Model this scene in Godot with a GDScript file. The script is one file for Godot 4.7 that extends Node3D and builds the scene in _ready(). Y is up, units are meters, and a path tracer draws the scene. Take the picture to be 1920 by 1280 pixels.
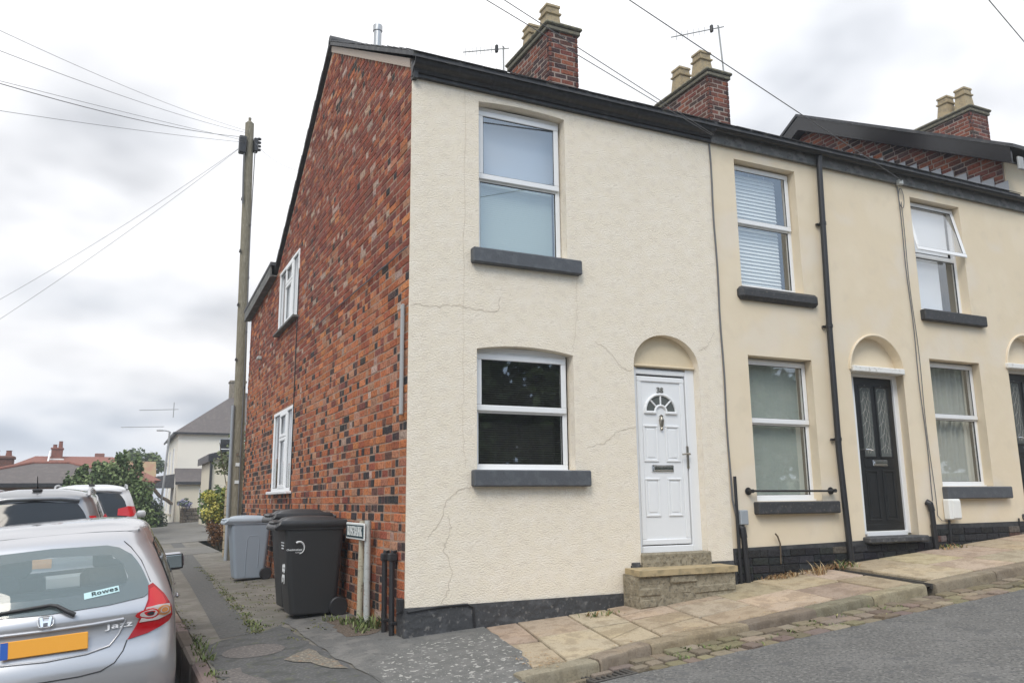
extends Node3D

# ------------------------------------------------------------------ mesh builder
class MB:
	var v := PackedVector3Array()
	var c := PackedColorArray()
	var col := Color(1, 1, 1)
	func tri(a: Vector3, b: Vector3, d: Vector3) -> void:   # counter-clockwise seen from outside
		v.append(a); v.append(d); v.append(b)
		c.append(col); c.append(col); c.append(col)
	func quad(a: Vector3, b: Vector3, d: Vector3, e: Vector3) -> void:
		tri(a, b, d); tri(a, d, e)
	func hexa(p: Array) -> void:   # 0-3 bottom ring ccw seen from above, 4-7 top ring
		quad(p[3], p[2], p[1], p[0]); quad(p[4], p[5], p[6], p[7])
		for i in 4:
			var j := (i + 1) % 4
			quad(p[i], p[j], p[j + 4], p[i + 4])
	func box(ctr: Vector3, s: Vector3, b := Basis()) -> void:
		var h := s * 0.5
		var p := []
		for y in [-h.y, h.y]:
			for q in [Vector2(-h.x, h.z), Vector2(h.x, h.z), Vector2(h.x, -h.z), Vector2(-h.x, -h.z)]:
				p.append(ctr + b * Vector3(q.x, y, q.y))
		hexa(p)
	func span(a: Vector3, b: Vector3) -> void:
		box((a + b) * 0.5, (b - a).abs())
	func cbox(ctr: Vector3, s: Vector3, ch: float, b := Basis()) -> void:   # chamfered box
		var h := s * 0.5
		ch = minf(ch, minf(h.x, minf(h.y, h.z)) * 0.9)
		var k := h - Vector3(ch, ch, ch)
		var g := func(x: float, y: float, z: float, ax: int) -> Vector3:
			var q := Vector3(x * k.x, y * k.y, z * k.z)
			q[ax] = [x * h.x, y * h.y, z * h.z][ax]
			return ctr + b * q
		for ax in 3:
			var u := (ax + 1) % 3
			var w := (ax + 2) % 3
			for s1 in [-1.0, 1.0]:
				var f := []
				for t in [[-1.0, -1.0], [1.0, -1.0], [1.0, 1.0], [-1.0, 1.0]]:
					var q := Vector3()
					q[ax] = s1; q[u] = t[0]; q[w] = t[1]
					f.append(g.call(q.x, q.y, q.z, ax))
				if s1 > 0: quad(f[0], f[1], f[2], f[3])
				else: quad(f[3], f[2], f[1], f[0])
		for ax in 3:
			var u := (ax + 1) % 3
			var w := (ax + 2) % 3
			for t in [[-1.0, -1.0], [1.0, -1.0], [1.0, 1.0], [-1.0, 1.0]]:
				var lo := Vector3(); lo[ax] = -1; lo[u] = t[0]; lo[w] = t[1]
				var hi := lo; hi[ax] = 1
				var a: Vector3 = g.call(lo.x, lo.y, lo.z, u)
				var e: Vector3 = g.call(hi.x, hi.y, hi.z, u)
				var d: Vector3 = g.call(hi.x, hi.y, hi.z, w)
				var f: Vector3 = g.call(lo.x, lo.y, lo.z, w)
				if t[0] * t[1] > 0: quad(f, d, e, a)
				else: quad(a, e, d, f)
		for x in [-1.0, 1.0]:
			for y in [-1.0, 1.0]:
				for z in [-1.0, 1.0]:
					var a: Vector3 = g.call(x, y, z, 0)
					var e: Vector3 = g.call(x, y, z, 1)
					var d: Vector3 = g.call(x, y, z, 2)
					if x * y * z > 0: tri(a, e, d)
					else: tri(a, d, e)
	func rings(rs: Array, closed := true, cap := true) -> void:   # rings of equal length; order so that faces point out
		for i in rs.size() - 1:
			var a: PackedVector3Array = rs[i]
			var b: PackedVector3Array = rs[i + 1]
			var n := a.size()
			for j in (n if closed else n - 1):
				var k := (j + 1) % n
				quad(a[j], a[k], b[k], b[j])
		if cap:
			var lo: PackedVector3Array = rs[0]
			var hi: PackedVector3Array = rs[-1]
			for j in range(1, lo.size() - 1):
				tri(lo[0], lo[j + 1], lo[j]); tri(hi[0], hi[j], hi[j + 1])
	func tube(pts: Array, r: float, n := 8, r2 := -1.0, cap := true) -> void:
		var rs := []
		if r2 < 0: r2 = r
		var up := Vector3.UP
		for i in pts.size():
			var d: Vector3 = (pts[mini(i + 1, pts.size() - 1)] - pts[maxi(i - 1, 0)]).normalized()
			if absf(d.dot(up)) > 0.95: up = Vector3.RIGHT if absf(d.x) < 0.9 else Vector3.BACK
			var s := d.cross(up).normalized()
			var t := s.cross(d)
			var ring := PackedVector3Array()
			var rr := lerpf(r, r2, float(i) / maxf(1, pts.size() - 1))
			for j in n:
				var a := TAU * j / n
				ring.append(pts[i] + (s * cos(a) - t * sin(a)) * -rr)
			rs.append(ring)
			up = t
		for q in rs: q.reverse()
		rings(rs, true, cap)
	func lathe(at: Vector3, prof: Array, n := 16, sq := false) -> void:   # [radius, height] bottom to top
		var rs := []
		for p in prof:
			var ring := PackedVector3Array()
			for j in n:
				var a := -TAU * j / n
				var q: Vector3 = Vector3(cos(a), 0, sin(a)) * float(p[0])
				ring.append(at + q + Vector3(0, p[1], 0))
			rs.append(ring)
		rings(rs)
	func prism(poly: PackedVector2Array, xf: Transform3D, depth: float) -> void:   # polygon in local xy, from z 0 to depth
		var p := poly
		if Geometry2D.is_polygon_clockwise(p):
			p = p.duplicate(); p.reverse()
		var t := Geometry2D.triangulate_polygon(p)
		for i in range(0, t.size(), 3):
			var q := [p[t[i]], p[t[i + 1]], p[t[i + 2]]]
			if (q[1] - q[0]).cross(q[2] - q[0]) < 0: q = [q[0], q[2], q[1]]
			tri(xf * Vector3(q[0].x, q[0].y, depth), xf * Vector3(q[1].x, q[1].y, depth), xf * Vector3(q[2].x, q[2].y, depth))
			tri(xf * Vector3(q[0].x, q[0].y, 0), xf * Vector3(q[2].x, q[2].y, 0), xf * Vector3(q[1].x, q[1].y, 0))
		for i in p.size():
			var a := p[i]
			var b := p[(i + 1) % p.size()]
			quad(xf * Vector3(a.x, a.y, 0), xf * Vector3(b.x, b.y, 0), xf * Vector3(b.x, b.y, depth), xf * Vector3(a.x, a.y, depth))
	func drape(poly: PackedVector2Array, cell: float, f: Callable) -> void:   # polygon cut into cells, each corner placed by f(Vector2) -> Vector3
		var r := Rect2(poly[0], Vector2.ZERO)
		for q in poly: r = r.expand(q)
		var nx := int(ceil(r.size.x / cell))
		var ny := int(ceil(r.size.y / cell))
		for i in maxi(nx, 1):
			for j in maxi(ny, 1):
				var o := r.position + Vector2(i, j) * cell
				var sq := PackedVector2Array([o, o + Vector2(cell, 0), o + Vector2(cell, cell), o + Vector2(0, cell)])
				for piece in Geometry2D.intersect_polygons(poly, sq):
					var t := Geometry2D.triangulate_polygon(piece)
					for k in range(0, t.size(), 3):
						var a: Vector2 = piece[t[k]]
						var b: Vector2 = piece[t[k + 1]]
						var d: Vector2 = piece[t[k + 2]]
						if (b - a).cross(d - a) < 0: tri(f.call(a), f.call(d), f.call(b))
						else: tri(f.call(a), f.call(b), f.call(d))
	func grid(nu: int, nv: int, f: Callable) -> void:
		var p := []
		for i in nu + 1:
			var row := PackedVector3Array()
			for j in nv + 1: row.append(f.call(float(i) / nu, float(j) / nv))
			p.append(row)
		for i in nu:
			for j in nv: quad(p[i][j], p[i + 1][j], p[i + 1][j + 1], p[i][j + 1])
	func mesh(m: Material, crease := 0.0) -> ArrayMesh:
		var a := []
		a.resize(Mesh.ARRAY_MAX)
		a[Mesh.ARRAY_VERTEX] = v
		a[Mesh.ARRAY_COLOR] = c
		if crease > 0: a[Mesh.ARRAY_NORMAL] = normals(cos(deg_to_rad(crease)))
		var r := ArrayMesh.new()
		if v.size() == 0: return r
		r.add_surface_from_arrays(Mesh.PRIMITIVE_TRIANGLES, a)
		r.surface_set_material(0, m)
		return r
	func normals(lim: float) -> PackedVector3Array:
		var fn := PackedVector3Array()
		var at := {}
		for i in range(0, v.size(), 3):
			var n := (v[i + 2] - v[i]).cross(v[i + 1] - v[i])
			fn.append(n)
			for k in 3:
				var key := Vector3i((v[i + k] * 5000.0).round())
				if at.has(key): at[key].append(i / 3)
				else: at[key] = [i / 3]
		var out := PackedVector3Array()
		out.resize(v.size())
		for i in v.size():
			var own := fn[i / 3].normalized()
			var s := Vector3()
			for k in at[Vector3i((v[i] * 5000.0).round())]:
				if own.dot(fn[k].normalized()) > lim: s += fn[k]
			out[i] = s.normalized() if s.length() > 0 else Vector3.UP
		return out

# ------------------------------------------------------------------ naming and nodes
var taken := {}
var M := {}
var rng := RandomNumberGenerator.new()

func numbered(n: String) -> String:
	taken[n] = taken.get(n, -1) + 1
	return n if taken[n] == 0 else "%s_%03d" % [n, taken[n]]

func thing(called: String, label: String, category: String, at := Vector3.ZERO, group := "") -> Node3D:
	var o := Node3D.new()
	o.name = numbered(called)
	add_child(o)
	o.position = at
	tag(o, label, category, group)
	return o

func tag(o: Node, label: String, category: String, group := "") -> void:
	o.set_meta("label", label); o.set_meta("category", category)
	if group != "": o.set_meta("group", group)

func put(parent: Node, called: String, b: MB, m: Material, crease := 0.0) -> MeshInstance3D:
	return inst(parent, called, b.mesh(m, crease))

func inst(parent: Node, called: String, mesh: Mesh, xf := Transform3D()) -> MeshInstance3D:
	var o := MeshInstance3D.new()
	o.name = numbered(called) if parent == self else called
	o.mesh = mesh
	o.transform = xf
	parent.add_child(o, true)
	return o

func struct(called: String, b: MB, m: Material, crease := 0.0) -> MeshInstance3D:
	var o := put(self, called, b, m, crease)
	o.set_meta("kind", "structure")
	return o

func part(parent: Node, called: String) -> Node3D:   # a part that only holds sub-parts
	var o := Node3D.new()
	o.name = called
	parent.add_child(o, true)
	return o

# ------------------------------------------------------------------ materials
func L(r: float, g: float, b: float) -> Color:
	return Color(r, g, b).linear_to_srgb()

func noise_img(size: int, freq: float, seed_: int, type := FastNoiseLite.TYPE_SIMPLEX_SMOOTH, oct := 4) -> Image:
	var n := FastNoiseLite.new()
	n.seed = seed_; n.frequency = freq; n.noise_type = type; n.fractal_octaves = oct
	if type == FastNoiseLite.TYPE_CELLULAR:
		n.fractal_type = FastNoiseLite.FRACTAL_NONE
		n.cellular_return_type = FastNoiseLite.RETURN_DISTANCE
	return n.get_seamless_image(size, size, false, false, 0.12, true)

# layers: [frequency, lo, hi, colour (linear), strength, cellular?]
func paint(size: int, seed_: int, base: Color, layers: Array) -> ImageTexture:
	var px := PackedVector3Array()
	px.resize(size * size)
	px.fill(Vector3(base.r, base.g, base.b))
	for l in layers:
		seed_ += 1
		var cell: bool = l.size() > 5 and l[5]
		var d := noise_img(size, l[0], seed_, FastNoiseLite.TYPE_CELLULAR if cell else FastNoiseLite.TYPE_SIMPLEX_SMOOTH).get_data()
		var lut := PackedFloat32Array()
		for i in 256: lut.append(smoothstep(l[1], l[2], i / 255.0) * l[4])
		var to := Vector3(l[3].r, l[3].g, l[3].b)
		for i in px.size():
			var w := lut[d[i]]
			if w > 0.0: px[i] = px[i].lerp(to, w)
	var lutb := PackedByteArray()
	for i in 4097: lutb.append(int(clampf(pow(i / 4096.0, 1 / 2.2), 0, 1) * 255 + 0.5))
	var bytes := PackedByteArray()
	bytes.resize(size * size * 3)
	for i in px.size():
		var p := px[i]
		bytes[i * 3] = lutb[int(clampf(p.x, 0, 1) * 4096)]
		bytes[i * 3 + 1] = lutb[int(clampf(p.y, 0, 1) * 4096)]
		bytes[i * 3 + 2] = lutb[int(clampf(p.z, 0, 1) * 4096)]
	return ImageTexture.create_from_image(Image.create_from_data(size, size, false, Image.FORMAT_RGB8, bytes))

func gtex(size: int, freq: float, seed_: int, type := FastNoiseLite.TYPE_SIMPLEX_SMOOTH, oct := 4) -> ImageTexture:
	return ImageTexture.create_from_image(noise_img(size, freq, seed_, type, oct))

func mat(key: String, lin: Color, rough: float, o := {}) -> StandardMaterial3D:
	var m := StandardMaterial3D.new()
	m.resource_name = key
	m.albedo_color = lin.linear_to_srgb()
	m.roughness = rough
	m.metallic_specular = o.get("spec", 0.5)
	m.metallic = o.get("metal", 0.0)
	if o.has("tex"):
		m.albedo_texture = o.tex
	if o.has("bump"):
		m.heightmap_enabled = true
		m.heightmap_texture = o.bump
		m.heightmap_scale = o.get("depth", 0.3)
	if o.has("tex") or o.has("bump"):
		m.uv1_triplanar = true
		m.uv1_world_triplanar = not o.get("local", false)
		var s: Vector3 = o.get("scale3", Vector3.ONE / o.get("tile", 1.0))
		m.uv1_scale = s
	if o.get("vc", false): m.vertex_color_use_as_albedo = true
	if o.has("coat"):
		m.clearcoat_enabled = true; m.clearcoat = o.coat; m.clearcoat_roughness = 0.05
	if o.has("back"):
		m.backlight_enabled = true; m.backlight = o.back
	if o.has("alpha"):
		m.transparency = BaseMaterial3D.TRANSPARENCY_ALPHA
		m.albedo_color.a = o.alpha
	M[key] = m
	return m

func materials() -> void:
	var fine := gtex(256, 0.09, 3, FastNoiseLite.TYPE_SIMPLEX, 3)
	var mid := gtex(512, 0.02, 5)
	var W := Color(1, 1, 1)
	# rough-cast render: small blobs, wider than tall
	var rc := gtex(1024, 0.030, 11, FastNoiseLite.TYPE_SIMPLEX_SMOOTH, 2)
	var cream := paint(512, 20, Color(0.795, 0.72, 0.60), [[0.006, 0.35, 0.75, Color(0.815, 0.745, 0.635), 0.9], [0.012, 0.55, 0.8, Color(0.71, 0.635, 0.525), 0.5], [0.05, 0.66, 0.9, Color(0.65, 0.58, 0.485), 0.3]])
	mat("roughcast", W, 0.95, {"tex": cream, "bump": rc, "depth": 0.42, "scale3": Vector3(1.2, 1.85, 1.2), "spec": 0.3})
	var beige := paint(512, 30, Color(0.735, 0.63, 0.47), [[0.005, 0.35, 0.75, Color(0.755, 0.655, 0.50), 0.9], [0.014, 0.66, 0.9, Color(0.66, 0.57, 0.44), 0.35], [0.004, 0.55, 0.9, Color(0.74, 0.66, 0.55), 0.7]])
	mat("smooth_render", W, 0.85, {"tex": beige, "bump": mid, "depth": 0.25, "tile": 3.0, "spec": 0.35})
	mat("cream_far", Color(0.80, 0.76, 0.67), 0.9)
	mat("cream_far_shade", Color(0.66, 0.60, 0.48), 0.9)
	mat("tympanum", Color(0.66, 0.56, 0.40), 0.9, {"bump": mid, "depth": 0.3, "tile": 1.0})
	mat("crack", Color(0.54, 0.475, 0.39), 0.95)
	mat("crack_pale", Color(0.64, 0.565, 0.465), 0.95)
	mat("plinth", W, 0.6, {"tex": paint(256, 40, Color(0.045, 0.046, 0.05), [[0.02, 0.5, 0.85, Color(0.085, 0.087, 0.092), 0.8], [0.06, 0.7, 0.85, Color(0.25, 0.24, 0.22), 0.5]]), "bump": mid, "depth": 0.8, "tile": 1.2})
	mat("plinth_worn", W, 0.75, {"tex": paint(512, 44, Color(0.035, 0.036, 0.038), [[0.012, 0.5, 0.8, Color(0.06, 0.06, 0.062), 0.9]]), "bump": mid, "depth": 0.9, "tile": 1.6})
	mat("sill_paint", W, 0.65, {"tex": paint(256, 48, Color(0.075, 0.083, 0.095), [[0.02, 0.45, 0.8, Color(0.10, 0.108, 0.12), 0.9], [0.08, 0.7, 0.85, Color(0.045, 0.048, 0.055), 0.6]]), "bump": fine, "depth": 0.12, "tile": 0.8})
	mat("sill_black", W, 0.6, {"tex": paint(256, 52, Color(0.032, 0.033, 0.036), [[0.02, 0.5, 0.8, Color(0.055, 0.056, 0.06), 0.8], [0.07, 0.74, 0.84, Color(0.2, 0.17, 0.13), 0.6]]), "bump": fine, "depth": 0.15, "tile": 0.8})
	mat("upvc", Color(0.80, 0.81, 0.82), 0.32)
	mat("upvc_old", W, 0.6, {"tex": paint(256, 56, Color(0.76, 0.75, 0.72), [[0.03, 0.62, 0.85, Color(0.45, 0.42, 0.36), 0.6]]), "tile": 0.7})
	mat("gasket", Color(0.03, 0.03, 0.033), 0.6)
	mat("door_black", Color(0.016, 0.017, 0.018), 0.32)
	mat("chrome", Color(0.72, 0.72, 0.72), 0.18, {"metal": 1.0})
	mat("script_chrome", Color(0.74, 0.74, 0.75), 0.3)
	mat("brass_dark", Color(0.36, 0.33, 0.28), 0.35, {"metal": 1.0})
	mat("black_plastic", Color(0.022, 0.022, 0.024), 0.45)
	mat("black_gloss", Color(0.012, 0.012, 0.014), 0.2)
	mat("fascia_black", W, 0.5, {"tex": paint(256, 60, Color(0.02, 0.02, 0.022), [[0.03, 0.55, 0.85, Color(0.05, 0.05, 0.052), 0.7]]), "tile": 0.9, "bump": fine, "depth": 0.05})
	mat("fascia_grey", W, 0.8, {"tex": paint(256, 64, Color(0.13, 0.13, 0.125), [[0.02, 0.5, 0.8, Color(0.20, 0.195, 0.185), 0.8], [0.05, 0.6, 0.8, Color(0.05, 0.05, 0.05), 0.6]]), "tile": 1.0})
	mat("slate", W, 0.7, {"tex": paint(256, 68, Color(0.055, 0.056, 0.062), [[0.03, 0.45, 0.8, Color(0.09, 0.088, 0.09), 0.8], [0.06, 0.7, 0.9, Color(0.14, 0.14, 0.1), 0.5]]), "tile": 1.5, "bump": mid, "depth": 0.6})
	mat("slate_far", W, 0.85, {"tex": paint(256, 72, Color(0.105, 0.09, 0.085), [[0.03, 0.45, 0.8, Color(0.15, 0.127, 0.117), 0.8], [0.09, 0.55, 0.75, Color(0.085, 0.08, 0.078), 0.8]]), "tile": 3.0})
	mat("terracotta", W, 0.85, {"tex": paint(256, 76, Color(0.24, 0.095, 0.068), [[0.04, 0.45, 0.8, Color(0.17, 0.078, 0.062), 0.8], [0.07, 0.65, 0.85, Color(0.29, 0.16, 0.11), 0.6]]), "tile": 2.0})
	mat("dark_brick", W, 0.9, {"tex": paint(256, 78, Color(0.13, 0.065, 0.05), [[0.06, 0.45, 0.75, Color(0.20, 0.085, 0.06), 0.9], [0.09, 0.6, 0.8, Color(0.06, 0.045, 0.04), 0.7]]), "tile": 1.4})
	mat("mossy_tile", W, 0.9, {"tex": paint(256, 77, Color(0.30, 0.16, 0.10), [[0.02, 0.4, 0.7, Color(0.30, 0.24, 0.12), 0.9]]), "tile": 5.0})
	mat("mortar", W, 0.95, {"tex": paint(256, 80, Color(0.33, 0.215, 0.155), [[0.05, 0.45, 0.85, Color(0.24, 0.13, 0.09), 0.8], [0.01, 0.55, 0.8, Color(0.38, 0.28, 0.215), 0.7]]), "bump": fine, "depth": 0.5, "tile": 0.9})
	mat("mortar_pale", Color(0.30, 0.24, 0.205), 0.95, {"bump": fine, "depth": 0.4, "tile": 0.6})
	var bt := paint(512, 84, Color(0.96, 0.95, 0.94), [[0.02, 0.42, 0.72, Color(0.58, 0.55, 0.56), 0.9], [0.05, 0.55, 0.8, Color(1.15, 1.2, 1.2), 0.6], [0.09, 0.60, 0.85, Color(0.45, 0.42, 0.42), 0.7]])
	mat("brick_vc", W, 0.9, {"tex": bt, "tile": 0.5, "bump": fine, "depth": 0.5, "vc": true, "spec": 0.3})
	M["brick_tex"] = bt; M["fine"] = fine
	mat("buff_grey", Color(0.42, 0.35, 0.30), 0.95, {"bump": fine, "depth": 0.4, "tile": 0.6})
	mat("pot", W, 0.9, {"tex": paint(256, 88, Color(0.36, 0.29, 0.18), [[0.02, 0.45, 0.8, Color(0.24, 0.20, 0.14), 0.9], [0.06, 0.55, 0.85, Color(0.42, 0.32, 0.16), 0.8]]), "tile": 0.8, "bump": fine, "depth": 0.4})
	mat("cap_stone", W, 0.9, {"tex": paint(256, 90, Color(0.15, 0.14, 0.105), [[0.03, 0.5, 0.8, Color(0.26, 0.24, 0.15), 0.8]]), "tile": 0.8, "bump": mid, "depth": 0.8})
	mat("lead", Color(0.30, 0.32, 0.35), 0.55, {"bump": mid, "depth": 0.3, "tile": 0.7})
	mat("galv", Color(0.42, 0.43, 0.44), 0.4, {"metal": 0.7})
	mat("galv_dull", Color(0.36, 0.37, 0.37), 0.6)
	# ground
	mat("asphalt", W, 0.9, {"tex": paint(1024, 92, Color(0.112, 0.110, 0.104), [[0.004, 0.4, 0.75, Color(0.140, 0.137, 0.130), 0.9], [0.06, 0.54, 0.72, Color(0.22, 0.215, 0.205), 0.7], [0.07, 0.56, 0.76, Color(0.035, 0.036, 0.038), 0.8], [0.05, 0.84, 0.87, Color(0.38, 0.38, 0.36), 0.7], [0.01, 0.66, 0.8, Color(0.075, 0.076, 0.078), 0.6]]), "tile": 2.6, "bump": gtex(512, 0.25, 93, FastNoiseLite.TYPE_SIMPLEX, 2), "depth": 0.5})
	mat("asphalt_patch", W, 0.9, {"tex": paint(512, 98, Color(0.078, 0.079, 0.077), [[0.09, 0.55, 0.8, Color(0.15, 0.15, 0.145), 0.7], [0.012, 0.5, 0.8, Color(0.05, 0.052, 0.048), 0.8], [0.025, 0.7, 0.8, Color(0.10, 0.11, 0.05), 0.4]]), "tile": 1.6, "bump": fine, "depth": 0.4})
	mat("apron_tar", W, 0.9, {"tex": paint(1024, 104, Color(0.112, 0.111, 0.105), [[0.005, 0.4, 0.75, Color(0.165, 0.16, 0.148), 0.9], [0.08, 0.55, 0.8, Color(0.23, 0.225, 0.21), 0.6], [0.012, 0.62, 0.8, Color(0.075, 0.075, 0.072), 0.8]]), "tile": 1.8, "bump": fine, "depth": 0.5})
	mat("apron_lichen", W, 0.9, {"tex": paint(1024, 110, Color(0.105, 0.105, 0.10), [[0.006, 0.4, 0.75, Color(0.14, 0.138, 0.13), 0.9], [0.15, 0.55, 0.8, Color(0.17, 0.165, 0.155), 0.6], [0.016, 0.72, 0.735, Color(0.44, 0.43, 0.40), 0.8], [0.035, 0.80, 0.815, Color(0.46, 0.45, 0.43), 0.7]]), "tile": 1.3, "bump": fine, "depth": 0.5})
	mat("path_concrete", W, 0.95, {"tex": paint(1024, 116, Color(0.135, 0.124, 0.103), [[0.004, 0.45, 0.75, Color(0.185, 0.17, 0.147), 0.9], [0.02, 0.55, 0.8, Color(0.115, 0.11, 0.085), 0.8], [0.2, 0.55, 0.85, Color(0.25, 0.235, 0.21), 0.5], [0.008, 0.68, 0.85, Color(0.10, 0.11, 0.05), 0.7]]), "tile": 3.0, "bump": fine, "depth": 0.5})
	mat("path_dark", W, 0.92, {"tex": paint(512, 122, Color(0.08, 0.08, 0.075), [[0.08, 0.55, 0.8, Color(0.14, 0.138, 0.13), 0.7], [0.012, 0.55, 0.8, Color(0.095, 0.092, 0.08), 0.8]]), "tile": 2.0, "bump": fine, "depth": 0.5})
	mat("path_mid", W, 0.92, {"tex": paint(512, 126, Color(0.13, 0.125, 0.112), [[0.006, 0.45, 0.75, Color(0.17, 0.16, 0.14), 0.8], [0.15, 0.55, 0.8, Color(0.19, 0.18, 0.17), 0.5]]), "tile": 4.0, "bump": fine, "depth": 0.5})
	mat("patch_pink", W, 0.95, {"tex": paint(512, 128, Color(0.120, 0.110, 0.102), [[0.06, 0.5, 0.8, Color(0.25, 0.22, 0.20), 0.8], [0.08, 0.55, 0.8, Color(0.09, 0.08, 0.072), 0.8]]), "tile": 1.2, "bump": fine, "depth": 0.6})
	mat("patch_buff", W, 0.95, {"tex": paint(512, 132, Color(0.155, 0.140, 0.112), [[0.06, 0.5, 0.8, Color(0.32, 0.28, 0.22), 0.8], [0.02, 0.64, 0.8, Color(0.30, 0.16, 0.07), 0.5], [0.08, 0.55, 0.8, Color(0.10, 0.09, 0.07), 0.8]]), "tile": 1.2, "bump": fine, "depth": 0.8})
	mat("soil", W, 1.0, {"tex": paint(512, 136, Color(0.105, 0.08, 0.058), [[0.05, 0.5, 0.8, Color(0.17, 0.13, 0.10), 0.8], [0.1, 0.62, 0.8, Color(0.30, 0.25, 0.20), 0.5]]), "tile": 0.8, "bump": mid, "depth": 2.0})
	var ft := paint(512, 140, Color(0.92, 0.92, 0.92), [[0.006, 0.45, 0.75, Color(1.0, 0.98, 0.95), 0.8], [0.010, 0.55, 0.85, Color(0.74, 0.72, 0.68), 0.6], [0.04, 0.5, 0.8, Color(0.80, 0.78, 0.75), 0.5], [0.2, 0.55, 0.8, Color(0.66, 0.63, 0.60), 0.6]])
	var flagt := paint(1024, 170, Color(0.95, 0.95, 0.95), [[0.003, 0.45, 0.75, Color(1.05, 1.0, 0.92), 0.8], [0.006, 0.5, 0.72, Color(0.66, 0.64, 0.62), 0.75], [0.016, 0.58, 0.82, Color(0.60, 0.58, 0.56), 0.55], [0.08, 0.55, 0.8, Color(0.60, 0.57, 0.54), 0.7], [0.06, 0.62, 0.85, Color(1.25, 1.2, 1.1), 0.6]] )
	mat("flag_vc", W, 0.92, {"tex": flagt, "tile": 2.1, "bump": mid, "depth": 0.8, "vc": true, "spec": 0.3})
	mat("stone_vc", W, 0.92, {"tex": ft, "tile": 1.3, "bump": mid, "depth": 0.5, "vc": true, "spec": 0.3})
	mat("sett_vc", W, 0.9, {"tex": ft, "tile": 0.6, "bump": fine, "depth": 0.6, "vc": true, "spec": 0.3})
	mat("bed", Color(0.060, 0.052, 0.036), 1.0, {"bump": mid, "depth": 1.0, "tile": 0.6})
	mat("step_stone", W, 0.92, {"tex": paint(512, 146, Color(0.25, 0.215, 0.15), [[0.012, 0.45, 0.75, Color(0.31, 0.27, 0.195), 0.9], [0.03, 0.55, 0.8, Color(0.14, 0.122, 0.088), 0.8], [0.05, 0.72, 0.85, Color(0.32, 0.30, 0.25), 0.5]]), "tile": 0.9, "bump": mid, "depth": 1.2})
	mat("step_top", W, 0.9, {"tex": paint(256, 150, Color(0.42, 0.33, 0.19), [[0.02, 0.45, 0.8, Color(0.27, 0.22, 0.13), 0.8]]), "tile": 0.9, "bump": mid, "depth": 0.5})
	mat("stone_wall", W, 0.95, {"tex": paint(256, 152, Color(0.24, 0.20, 0.15), [[0.04, 0.45, 0.8, Color(0.15, 0.13, 0.10), 0.8]]), "tile": 2.0, "bump": mid, "depth": 2.0})
	mat("land", W, 1.0, {"tex": paint(256, 154, Color(0.10, 0.11, 0.05), [[0.02, 0.45, 0.8, Color(0.13, 0.12, 0.06), 0.8]]), "tile": 9.0})
	mat("iron", Color(0.06, 0.055, 0.05), 0.6, {"bump": fine, "depth": 0.3, "tile": 0.5})
	mat("dark_void", Color(0.008, 0.008, 0.008), 1.0)
	# timber pole
	mat("pole_wood", W, 0.9, {"tex": paint(512, 156, Color(0.21, 0.185, 0.13), [[0.02, 0.45, 0.75, Color(0.29, 0.265, 0.205), 0.9], [0.05, 0.6, 0.8, Color(0.11, 0.095, 0.07), 0.7]]), "scale3": Vector3(3.0, 0.35, 3.0), "bump": mid, "depth": 0.6})
	mat("post_paint", W, 0.5, {"tex": paint(256, 158, Color(0.44, 0.46, 0.45), [[0.04, 0.7, 0.82, Color(0.20, 0.15, 0.10), 0.8], [0.02, 0.5, 0.8, Color(0.38, 0.40, 0.38), 0.8]]), "tile": 0.5})
	mat("post_cream", W, 0.5, {"tex": paint(256, 160, Color(0.46, 0.43, 0.33), [[0.04, 0.68, 0.8, Color(0.16, 0.13, 0.09), 0.8]]), "tile": 0.5})
	# bins
	mat("bin_grey", Color(0.27, 0.315, 0.365), 0.5, {"bump": fine, "depth": 0.06, "tile": 0.4})
	mat("bin_grey_lid", Color(0.38, 0.43, 0.48), 0.45, {"bump": fine, "depth": 0.06, "tile": 0.4})
	mat("bin_black", Color(0.030, 0.031, 0.032), 0.5, {"bump": fine, "depth": 0.06, "tile": 0.4})
	mat("bin_black_lid", Color(0.042, 0.043, 0.045), 0.4, {"bump": fine, "depth": 0.08, "tile": 0.4})
	mat("print_white", Color(0.75, 0.77, 0.77), 0.6)
	# cars
	mat("silver", Color(0.44, 0.44, 0.455), 0.30, {"metal": 0.55, "coat": 1.0})
	mat("silver_mid", Color(0.26, 0.265, 0.275), 0.32, {"metal": 0.55, "coat": 1.0})
	mat("silver_dark", Color(0.30, 0.31, 0.32), 0.34, {"metal": 0.55, "coat": 1.0})
	mat("white_car", Color(0.56, 0.57, 0.585), 0.35, {"coat": 1.0})
	mat("dark_car", Color(0.02, 0.024, 0.03), 0.3, {"coat": 1.0})
	mat("car_glass", Color(0.40, 0.49, 0.49), 0.02, {"alpha": 0.32})
	mat("tint_glass", Color(0.012, 0.013, 0.014), 0.05)
	mat("frit", Color(0.03, 0.032, 0.036), 0.12)
	mat("lamp_red", Color(0.33, 0.006, 0.010), 0.15)
	mat("lamp_red_light", Color(0.52, 0.018, 0.022), 0.15)
	mat("lamp_amber", Color(0.55, 0.22, 0.06), 0.15, {"coat": 1.0})
	mat("lamp_clear", Color(0.55, 0.50, 0.48), 0.12, {"coat": 1.0})
	mat("plate_yellow", Color(0.80, 0.36, 0.035), 0.55)
	mat("plate_blue", Color(0.02, 0.10, 0.42), 0.5)
	mat("tyre", Color(0.018, 0.018, 0.018), 0.85)
	mat("seat_cloth", Color(0.13, 0.15, 0.16), 0.9)
	mat("dash", Color(0.30, 0.34, 0.35), 0.7)
	mat("mirror_glass", Color(0.42, 0.50, 0.54), 0.04, {"metal": 1.0})
	mat("sticker", Color(0.50, 0.70, 0.72), 0.5)
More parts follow.
